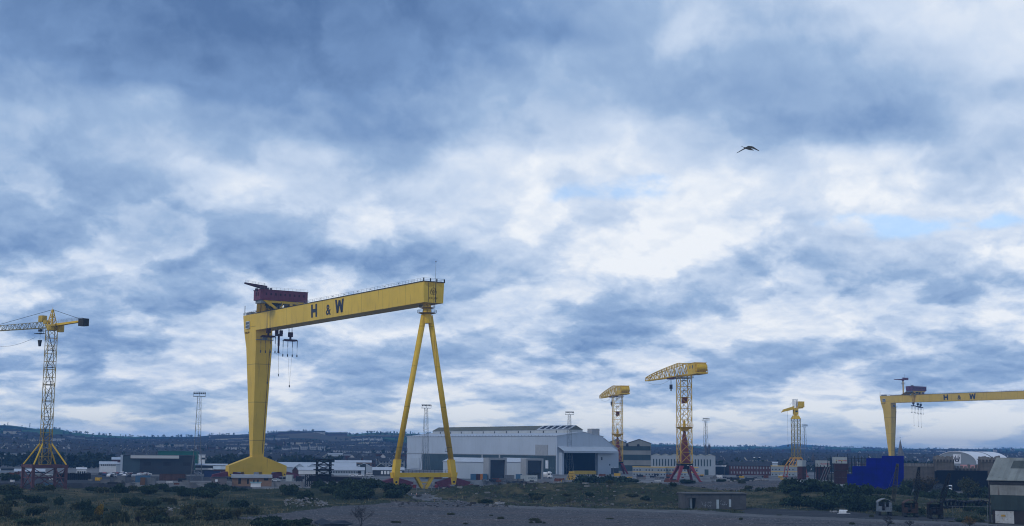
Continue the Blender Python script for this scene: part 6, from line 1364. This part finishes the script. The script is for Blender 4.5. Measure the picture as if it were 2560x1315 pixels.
# ------------------------------------------------------------------ people: two workers on the containers, one by the van
def person(loc, rz, label, jacket, s=1.0, lean=0.0):
    J = {'hip': (0, 0, .95), 'chest': (lean*.3, 0, 1.32), 'neck': (lean*.45, 0, 1.5), 'head': (lean*.5, 0, 1.63), 'top': (lean*.5, 0, 1.74), 'lk': (.05, .11, .5), 'la': (0, .12, .08), 'lt': (.16, .13, .04), 'rk': (.02, -.11, .5), 'ra': (-.06, -.12, .08), 'rt': (.1, -.13, .04),
         'lh': (0, .1, .9), 'rh': (0, -.1, .9), 'ls': (lean*.4, .19, 1.43), 'le': (.03+lean*.4, .26, 1.15), 'lw': (.2+lean*.4, .22, .98), 'rs': (lean*.4, -.19, 1.43), 're': (.04+lean*.4, -.26, 1.16), 'rw': (.22+lean*.4, -.2, 1.0)}
    R = dict(hip=.15, chest=.16, neck=.065, head=.1, top=.07, lk=.065, la=.05, lt=.04, rk=.065, ra=.05, rt=.04, lh=.1, rh=.1, ls=.075, le=.05, lw=.038, rs=.075, re=.05, rw=.038)
    E = [('hip', 'chest'), ('chest', 'neck'), ('neck', 'head'), ('head', 'top'), ('hip', 'lh'), ('lh', 'lk'), ('lk', 'la'), ('la', 'lt'), ('hip', 'rh'), ('rh', 'rk'), ('rk', 'ra'), ('ra', 'rt'), ('chest', 'ls'), ('ls', 'le'), ('le', 'lw'), ('chest', 'rs'), ('rs', 're'), ('re', 'rw')]
    def grow(nm, keep, k, m_, parent):
        ks = [n for n in J if n in keep]; me = bpy.data.meshes.new(nm); me.from_pydata([J[n] for n in ks], [(ks.index(a), ks.index(b)) for a, b in E if a in ks and b in ks], [])
        o = bpy.data.objects.new(nm, me); COL.objects.link(o); md = o.modifiers.new('skin', 'SKIN'); o.modifiers.new('sub', 'SUBSURF').levels = 1
        for i, n in enumerate(ks): sv = me.skin_vertices[0].data[i]; sv.radius = (R[n]*k, R[n]*k); sv.use_root = (i == 0)
        bpy.context.view_layer.update(); m2 = bpy.data.meshes.new_from_object(o.evaluated_get(bpy.context.evaluated_depsgraph_get())); bpy.data.objects.remove(o)
        m2.materials.clear(); m2.materials.append(m_); o = bpy.data.objects.new(nm, m2); COL.objects.link(o); o.parent = parent; return o
    root = thing('person', label, 'person', loc, rz); root.scale = (s, s, s)
    grow('body', list(J), 1.0, mat('skin', (.42, .25, .19), .6), root)
    grow('jacket', ['hip', 'chest', 'ls', 'le', 'lw', 'rs', 're', 'rw'], 1.22, jacket, root); grow('trousers', ['hip', 'lh', 'lk', 'la', 'rh', 'rk', 'ra'], 1.12, mat('dark_trousers', (.03, .035, .05), .8), root)
    m = MB(); m.dome((lean*.5, 0, 1.66), .13, 10, 3); m.build('helmet', mat('dark_helmet', (.05, .05, .06), .4), root)
HV = mat('hi_vis_yellow', (.50, .58, .06), .6)
x0 = gy(2088, 1163, 641).x
person((x0+.6, 641.0, -1.7+12.0), -1.7, 'person in a yellow-green work jacket upright on the brown containers, nearer the scaffold', HV); person((x0+3.0, 641.2, -1.7+12.0), -1.2, 'person in a yellow-green work jacket leaning forward on the brown containers', HV, 1.0, .5)
p = place(2395, 1227); person(p, -1.9, 'person in a pinkish jacket standing right of the white van', mat('pink_jacket', (.40, .20, .18), .7))

# ------------------------------------------------------------------ gull
bl = gy(1871, 371, 77); root = thing('gull', 'dark gull gliding with bent wings high in the clouds', 'bird', bl, 0.0); root.scale = (1.15, 1.15, 1.15); GM = mat('gull_feathers', (.045, .05, .06), .7, .2, 8)
m = MB(); ax = [(-.24, .055, .006, .012), (-.17, .03, .035, .03), (-.05, .0, .06, .055), (.06, -.025, .062, .058), (.14, -.05, .045, .042), (.19, -.065, .032, .032), (.23, -.085, .018, .016), (.262, -.105, .004, .004)]
rings = [[(x, math.cos(2*math.pi*i/8)*ry, z+math.sin(2*math.pi*i/8)*rz) for i in range(8)] for x, z, ry, rz in ax]
for a, b in zip(rings, rings[1:]):
    for i in range(8): j = (i+1) % 8; m.face([a[i], a[j], b[j], b[i]])
m.face([(-.2, -.03, .05), (-.34, -.07, .10), (-.36, .02, .11), (-.2, .03, .05)]); m.build('body', GM, root, True)
def wing(st, name):
    m = MB()
    for (p, c), (q, d) in zip(st, st[1:]):
        p, q = Vector(p), Vector(q); ce, de = Vector((c*.95, .1*c, c*.95)), Vector((d*.95, .1*d, d*.95)); t = Vector((0, .004, .01))
        m.hexa([p-ce*.4-t, p+ce*.6-t, q+de*.6-t, q-de*.4-t], [p-ce*.4+t, p+ce*.6+t, q+de*.6+t, q-de*.4+t])
    m.build(name, GM, root)
wing([((.02, -.04, .01), .16), ((-.12, -.16, .0), .15), ((-.28, -.28, -.10), .11), ((-.46, -.4, -.22), .08), ((-.64, -.5, -.335), .02)], 'wing')
wing([((.02, .04, .02), .15), ((.12, .2, .09), .11), ((.26, .36, .115), .075), ((.42, .5, .08), .045), ((.62, .62, .02), .012)], 'wing')

# ------------------------------------------------------------------ plants
r = random.Random(77)
def bush(px, row, w, h, kind, label, cat='bush', group=None, data=None, name='shrub'):
    p = place(px, row); s = p.y/FPX; o = bpy.data.objects.new(name, data or BUSH[kind, r.randrange(5)]); COL.objects.link(o)
    p.z -= .1; o.location = p; o.rotation_euler = (0, 0, r.uniform(0, 6.28)); k = w*s/2.2; o.scale = (k, k, h*s/.9); return tag(o, label, cat, group)
BANDS = [((900, 2500), (1284, 1312), 34, (9, 26), (3, 8), 'olive', 'low tuft of weeds growing out of the grey gravel lot', 'weeds on the gravel'),
 ((690, 1000), (1233, 1253), 46, (34, 66), (16, 29), 'dark', 'dense dark green bramble bush in the thicket below the tan hut', 'thicket below the gantry'),
 ((0, 640), (1238, 1272), 40, (26, 64), (10, 22), 'mix', 'low dark scrub bush on the grassy slope below the red portal crane', 'scrub on the left slope'),
 ((0, 700), (1275, 1316), 42, (30, 78), (14, 32), 'mix', 'rough olive scrub bush in the nearest grass at the left', 'near scrub at the left'),
 ((230, 640), (1222, 1236), 26, (26, 60), (8, 16), 'dark', 'low dark bush along the ditch below the yellow guard rail', 'bushes along the dock ditch'),
 ((1170, 1720), (1222, 1246), 36, (24, 52), (10, 20), 'mix', 'scrubby green bush on the bank behind the rubble', 'bushes on the rubble bank'),
 ((1200, 1700), (1250, 1266), 18, (16, 36), (6, 12), 'mix', 'small weedy bush among the rubble by the path', 'small bushes in the rubble'),
 ((1420, 1560), (1210, 1224), 18, (46, 84), (18, 28), 'dark', 'tall dark green bush in the clump before the smaller hammerhead crane', 'dark clump on the bank'),
 ((1840, 1990), (1236, 1272), 18, (22, 48), (9, 20), 'mix', 'bush on the ochre grass behind the concrete hut', 'bushes behind the concrete hut'),
 ((1960, 2200), (1248, 1284), 44, (36, 80), (18, 36), 'dark', 'dense dark bush in the thicket below the containers', 'thicket below the containers'),
 ((2170, 2480), (1236, 1262), 44, (30, 62), (14, 28), 'dark', 'dark bush in the belt behind the derelict crawler cranes', 'bushes behind the old cranes'),
 ((2190, 2480), (1264, 1290), 20, (26, 56), (10, 20), 'dark', 'low dark bush between the derelict crawler cranes', 'bushes between the old cranes'),
 ((2300, 2480), (1300, 1316), 10, (24, 50), (8, 16), 'mix', 'low weedy bush beside the near track', 'weeds at the near track'),
 ((2490, 2570), (1306, 1322), 9, (30, 60), (14, 26), 'olive', 'olive bush growing against the corrugated shed doors', 'bushes by the corrugated shed'),
 ((1700, 1880), (1214, 1232), 10, (20, 44), (6, 12), 'mix', 'low bush on the spoil mound below the bigger hammerhead crane', 'bushes on the spoil mound'),
 ((640, 780), (1300, 1318), 12, (40, 76), (12, 22), 'dark', 'dark bush at the bottom edge left of the grey gravel', 'bushes at the gravel edge'),
 ((205, 320), (1212, 1220), 12, (24, 50), (8, 14), 'dark', 'dark bush in front of the grey palisade fence', 'bushes before the palisade'),
 ((0, 60), (1196, 1212), 10, (24, 50), (10, 18), 'dark', 'dark bush left of the red portal crane', 'bushes left of the portal crane')]
for (x0, x1), (r0, r1), n, (w0, w1), (h0, h1), kind, lab, grp in BANDS:
    i = 0; k = 0; n = int(n*.66)
    while i < n and k < n*20:
        k += 1; px, row = r.uniform(x0, x1), r.uniform(r0, r1); p = gz(px, row)
        if 'gravel lot' not in lab and any(inpoly(np.array([p.x]), np.array([p.y]), Q)[0] for Q in (GRAVEL_P, PATH_P, ASPH_P)): continue
        bush(px, row, r.uniform(w0, w1), r.uniform(h0, h1), r.choice(('dark', 'olive')) if kind == 'mix' else kind, lab, 'bush', grp); i += 1
# singular plants
rs = np.random.RandomState(3)
P, T = blob_points(rs, 1200, 9, 1.0, 1.0, 1.0); g_ = leaf_mesh('gorse', P, .15, L_YEL, T, rs)
bush(247, 1291, 30, 27, None, 'round gorse bush covered in yellow flowers', 'gorse bush', None, g_, 'gorse_bush')
P, T = blob_points(rs, 900, 7, 1.0, 1.0, 1.0); g_ = leaf_mesh('red_shrub', P, .16, leaf_mat('red_brown_leaf', [(.04, .012, .008), (.09, .03, .015), (.12, .05, .02)]), T, rs)
bush(18, 1210, 24, 15, None, 'round red-brown bush at the left beside the railing', 'bush', None, g_)
def bare(px, row, h_px, spread, label, seed, m_=L_GREY, leaf=None, nleaf=0, name='bare_shrub', cat='shrub', fat=1.0, lv=5):
    p = place(px, row); h = h_px*p.y/FPX; rs = np.random.RandomState(seed); root = thing(name, label, cat, (p.x, p.y, p.z-.05))
    mb = twig_mb(rs, h, spread, lv, .045*fat); o = mb.build('branches', BARK if leaf else m_, root)
    if leaf:
        V = np.array(mb.v); V = V[V[:, 2] > h*.25]; Q = V[rs.randint(0, len(V), nleaf)]+rs.normal(size=(nleaf, 3))*h*.05
        me = leaf_mesh('foliage', Q, h*.045, leaf, rs.rand(nleaf), rs); f = bpy.data.objects.new('foliage', me); COL.objects.link(f); f.parent = root
TW = mat('dark_twig', (.022, .018, .016), .9, .2, 2)
bare(902, 1316, 62, .55, 'leafless dark shrub standing alone at the edge of the gravel lot', 4, TW, name='bare_shrub', lv=6)
bare(2219, 1316, 34, .5, 'leafless wispy shrub in front of the peeling pale crane cabin', 8, TW)
bare(2274, 1316, 22, .5, 'small leafless shrub below the middle derelict crane', 9, TW)
bare(348, 1312, 26, .5, 'leafless dark shrub in the left grass right of the gorse', 10, TW)
bare(420, 1300, 40, .6, 'pale wispy leafless shrub in the left scrub', 12, mat('pale_twig', (.12, .10, .08), .9))
bare(2425, 1318, 34, .5, 'yellowish young shrub at the near track right of the cranes', 11, TW, leaf_mat('ochre_leaf', [(.07, .045, .012), (.15, .09, .02), (.19, .12, .03)]), 900, 'young_shrub', 'shrub')
bare(2036, 1236, 42, .5, 'young yellow-green willow before the white-based container stack', 21, TW, L_WILLOW, 2600, 'willow_tree', 'tree', 1.8)
bare(2424, 1252, 62, .5, 'slim dark green tree in front of the black screen', 22, TW, L_OLIVE, 3600, 'young_tree', 'tree', 2)
bare(2308, 1244, 58, .5, 'brownish budding tree before the film-set wall', 23, TW, leaf_mat('bud_brown', [(.035, .03, .015), (.06, .045, .02), (.07, .055, .022)]), 3000, 'young_tree', 'tree', 2)
bare(2268, 1240, 48, .5, 'dark green young tree right of the blue screen', 24, TW, L_DARK, 2600, 'young_tree', 'tree', 2)
bare(2195, 1246, 34, .55, 'pale twiggy shrub in front of the blue screen', 25, TW, L_OLIVE, 900, 'young_shrub', 'shrub', 1.4)
bare(595, 1300, 36, .6, 'ochre twiggy shrub at the left edge of the gravel lot', 26, TW, L_WILLOW, 1300, 'young_shrub', 'shrub', 1.3)
# grass over the open ground
rs = np.random.RandomState(9); n = 60000; px = rs.uniform(-60, 2640, n); row = 1220+(1345-1220)*rs.rand(n)**.8
d = np.array([tuple(ray(a, b)) for a, b in zip(px, row)]); t = -CAMH/d[:, 2]; X, Y = d[:, 0]*t, d[:, 1]*t
ok = ~(inpoly(X, Y, GRAVEL_P) | inpoly(X, Y, PATH_P) | inpoly(X, Y, ASPH_P)) & (Y < np.interp(px, [0, 600, 1000, 1180, 1700, 1900, 2100, 2560], [515, 520, 540, 555, 620, 660, 590, 480])); X, Y = X[ok], Y[ok]; Z = height(X, Y); n = len(X)
hgt = rs.uniform(.18, .55, n)*(1+.5*fbm(X, Y, 15, 2)); ang = rs.uniform(0, 6.28, n); w = rs.uniform(.10, .32, n)
C = np.stack([X, Y, Z-.03], 1); U = np.stack([np.cos(ang)*w, np.sin(ang)*w, np.zeros(n)], 1); H_ = np.stack([rs.normal(size=n)*.15, rs.normal(size=n)*.15, hgt], 1)
V = np.stack([C-U*.5, C+U*.5, C+H_+U*.18, C+H_*.9-U*.18], 1).reshape(-1, 3)
k = rs.rand(n) < .10*(fbm(X, Y, 40, 3) > .05); V.reshape(-1, 4, 3)[k, 2:, 2] += rs.uniform(.2, .7, n)[k, None]
tint = np.clip(.35*k+.45+.55*fbm(X, Y, 22, 4)+.15*rs.normal(size=n), 0, 1)*(1-.15*k); me = bpy.data.meshes.new('grass'); me.from_pydata(V.tolist(), [], np.arange(4*n).reshape(-1, 4).tolist()); at = me.attributes.new('tint', 'FLOAT', 'FACE'); at.data.foreach_set('value', tint.astype(np.float32))
me.materials.append(leaf_mat('grass_blade', [(.020, .034, .015), (.048, .062, .028), (.12, .105, .055), (.26, .21, .12)])); o = bpy.data.objects.new('grass', me); COL.objects.link(o); o['kind'] = 'stuff'

# ------------------------------------------------------------------ the town on the slope
HOUSEM = {}
WALLS = {'white': mat('white_render', (.40, .40, .40), .8, .06, .1), 'cream': mat('cream_render', (.45, .42, .36), .8, .08, .1), 'red brick': mat('house_brick', (.085, .048, .042), .85, .15, .1), 'grey': mat('grey_render', (.25, .25, .25), .85, .1, .1)}
ROOFS = {'slate': mat('slate', (.045, .047, .052), .8, .15, .1), 'red-tiled': mat('red_tile', (.10, .05, .042), .85, .15, .1)}
def house_mb(mb, c, rz, w, d, h, rh, mw=0, mr=1):
    ca, sa = math.cos(rz), math.sin(rz); f = lambda x, y, z: (c[0]+ca*x-sa*y, c[1]+sa*x+ca*y, c[2]+z); a, b = w/2, d/2
    q = [(-a, -b), (a, -b), (a, b), (-a, b)]
    for i in range(4): (x0, y0), (x1, y1) = q[i], q[(i+1) % 4]; mb.face([f(x0, y0, -2), f(x1, y1, -2), f(x1, y1, h), f(x0, y0, h)], mw)
    mb.face([f(-a, b, h), f(-a, -b, h), f(-a, 0, h+rh)], mw); mb.face([f(a, -b, h), f(a, b, h), f(a, 0, h+rh)], mw)
    e = .4; k = h-e*rh/b
    mb.face([f(-a-e, -b-e, k), f(a+e, -b-e, k), f(a+e, 0, h+rh+.05), f(-a-e, 0, h+rh+.05)], mr); mb.face([f(a+e, b+e, k), f(-a-e, b+e, k), f(-a-e, 0, h+rh+.05), f(a+e, 0, h+rh+.05)], mr)
    mb.hexa([f(a*.5-.5, -.4, h), f(a*.5+.5, -.4, h), f(a*.5+.5, .4, h), f(a*.5-.5, .4, h)], [f(a*.5-.5, -.4, h+rh+1.0), f(a*.5+.5, -.4, h+rh+1.0), f(a*.5+.5, .4, h+rh+1.0), f(a*.5-.5, .4, h+rh+1.0)], mr)
    for x in (-a*.6, 0, a*.6):
        for z in (.9, 3.4):
            if z+1.2 < h: mb.face([f(x-.6, -b-.03, z), f(x+.6, -b-.03, z), f(x+.6, -b-.03, z+1.2), f(x-.6, -b-.03, z+1.2)], 2)
rs = np.random.RandomState(17); H = []
while len(H) < 1900:                         # streets: short rows of like houses, mostly along the slope
    px = rs.uniform(-40, 2600); yr = float(ridge_dist(px)); t = rs.rand()**.8*.86+.015
    if 1035 < px < 1610: continue
    Y = HY0+(yr-HY0)*t; X = (px-1280)/FPX*Y
    dens = .62+.6*float(fbm(np.array([X]), np.array([Y]), 520, 3)[0])-(.9 if t > np.interp(px, [0, 300, 420, 700, 1000, 1900, 2600], [.48, .52, .66, .50, .46, .45, .42]) else 0)
    if rs.rand() > dens and rs.rand() > .03: continue
    a = rs.normal()*.28+.5*float(fbm(np.array([X]), np.array([Y]), 700, 2)[0]); st = rs.randint(9); lg = rs.rand() < .3; k = 1 if dens < .1 else rs.randint(4, 13); sp = 26 if lg else rs.uniform(11, 14)
    for i in range(k):
        x, y = X+math.cos(a)*sp*(i-k/2), Y+math.sin(a)*sp*(i-k/2); p = x/y*FPX+1280
        if y > HY0+20 and not 1035 < p < 1610: H.append((y, x, p, float(hill(np.array([p]), np.array([y]))[0]), t, a+rs.normal()*.04, st if rs.rand() < .75 else rs.randint(9), lg))
H.sort()
STY = [('white', 'slate'), ('white', 'slate'), ('cream', 'slate'), ('red brick', 'slate'), ('red brick', 'slate'), ('red brick', 'slate'), ('grey', 'slate'), ('grey', 'slate'), ('cream', 'slate')]
stuff = {}; made = {}
for i, (Y, X, px, z, t, rz, st, long) in enumerate(H):
    wl, rf = STY[st % len(STY)]; w = rs.uniform(18, 34) if long else rs.uniform(8, 11)
    if i < 300:
        key = (wl, rf, long)
        if key not in made:
            mb = MB(); house_mb(mb, (0, 0, 0), 0, 24 if long else 9.5, 8, 5.2, 2.6); o = mb.build('house', [WALLS[wl], ROOFS[rf], GLASS]); made[key] = o
        else: o = made[key].copy(); COL.objects.link(o)
        o.location = (X, Y, z); o.rotation_euler = (0, 0, rz); k = rs.uniform(.85, 1.15); o.scale = (k, k, k)
        zone = 'left of the gantry leg' if px < 620 else 'between the gantry legs' if px < 1040 else 'beyond the slit-windowed shed' if px < 2000 else 'beyond the blue screen'
        tag(o, f'{wl} {"terrace" if long else "house"} with a {rf} roof in the far town {zone}', 'terrace' if long else 'house', f'{wl} {rf} {"terraces" if long else "houses"} {zone}')
    else:
        mb = stuff.setdefault((wl, rf), MB()); house_mb(mb, (X, Y, z), rz, w, 8, 5.2, 2.6)
allm = MB(); mats = []
for (wl, rf), mb in stuff.items():
    b0 = len(allm.v); m0 = len(mats); mats += [WALLS[wl], ROOFS[rf], GLASS]; allm.v += mb.v; allm.f += [tuple(i+b0 for i in f) for f in mb.f]; allm.m += [m0+k for k in mb.m]
o = allm.build('town', mats); o['kind'] = 'stuff'
# woods, hedges and garden trees
rs = np.random.RandomState(23); P = []; S_ = []; T = []
def tree_at(X, Y, z, h, k):
    c = np.array([X, Y, z+h*.55]); q = rs.normal(size=(k, 3)); q /= np.linalg.norm(q, axis=1)[:, None]; q *= rs.rand(k, 1)**.4; P.append(c+q*np.array([h*.42, h*.42, h*.5])); S_.append(np.full(k, h*(.36 if k < 20 else .27))); T.append(np.clip(rs.rand()*.7+rs.rand(k)*.3, 0, 1))
for i in range(5200):
    px = rs.uniform(-60, 2620); t = rs.rand()**.7; yr = float(ridge_dist(px)); Y = HY0-60+(yr-HY0+60)*t*.97; X = (px-1280)/FPX*Y
    if t > .5 and rs.rand() > .12+.5*max(0, float(fbm(np.array([X]), np.array([Y]), 300, 3)[0])): continue
    if 1040 < px < 1600 and t < .7: continue
    tree_at(X, Y, float(hill(np.array([px]), np.array([Y]))[0]), rs.uniform(4, 8.5), 13)
for i in range(800):                        # along the skyline
    px = rs.uniform(120, 2600); dn = float(fbm(np.array([px*3.]), np.array([7.]), 170, 4)[0])
    if dn < .02 and rs.rand() > .12: continue
    if px < 180 and rs.rand() < .8: continue
    Y = float(ridge_dist(px))*rs.uniform(.965, 1.01); tree_at((px-1280)/FPX*Y, Y, float(hill(np.array([px]), np.array([Y]))[0]), rs.uniform(3, 8), 24)
for i in range(420):                         # nearer belts between the yards and the town
    px = rs.choice([rs.uniform(-40, 300), rs.uniform(500, 640), rs.uniform(2255, 2560), rs.uniform(660, 860), rs.uniform(1780, 2100)], p=(.42, .12, .28, .10, .08)); Y = rs.uniform(960, 1140) if px < 2200 else rs.uniform(900, 1300); X = (px-1280)/FPX*Y
    z = float(hill(np.array([px]), np.array([Y]))[0]) if Y > HY0 else 0; tree_at(X, Y, z, rs.uniform(5, 10), 34)
P = np.concatenate(P); S_ = np.concatenate(S_); T = np.concatenate(T); me = leaf_mesh('woodland', P, S_, L_WOOD, T, rs); o = bpy.data.objects.new('woodland', me); COL.objects.link(o); o['kind'] = 'stuff'
# radio masts on the left ridge
for px, top, lab in ((20, 1056, 'tiny radio mast on the hilltop near the left picture edge'), (75, 1058, 'slim radio mast on the hill ridge, nearer the tower crane')):
    Y = float(ridge_dist(px)); z0 = float(hill(np.array([px]), np.array([Y]))[0]); zt = gy(px, top, Y).z; m = MB(); m.truss([(-1, -1, 0), (1, -1, 0), (0, 1, 0)], [(-.3, -.3, zt-z0), (.3, -.3, zt-z0), (0, .3, zt-z0)], 6, .5, .2); m.tube((0, 0, (zt-z0)*.8), (0, 0, zt-z0), 1.0, n=8); one('radio_mast', m, DARK, lab, 'radio mast', (gy(px, top, Y).x, Y, z0), 0, 'masts on the ridge')

# ------------------------------------------------------------------ the blue air over the distance
m = MB(); m.box(-11000, 11000, -300, 10200, -25, 108); hz = bpy.data.materials.new('haze_air'); hz.use_nodes = True; nt = hz.node_tree; nt.nodes.clear()
pv = nt.nodes.new('ShaderNodeVolumePrincipled'); pv.inputs['Color'].default_value = (.20, .50, 1.0, 1); pv.inputs['Density'].default_value = 1.15e-4; pv.inputs['Anisotropy'].default_value = .0
mo = nt.nodes.new('ShaderNodeOutputMaterial'); nt.links.new(pv.outputs[0], mo.inputs['Volume'])
o = m.build('haze', hz); o['kind'] = 'stuff'
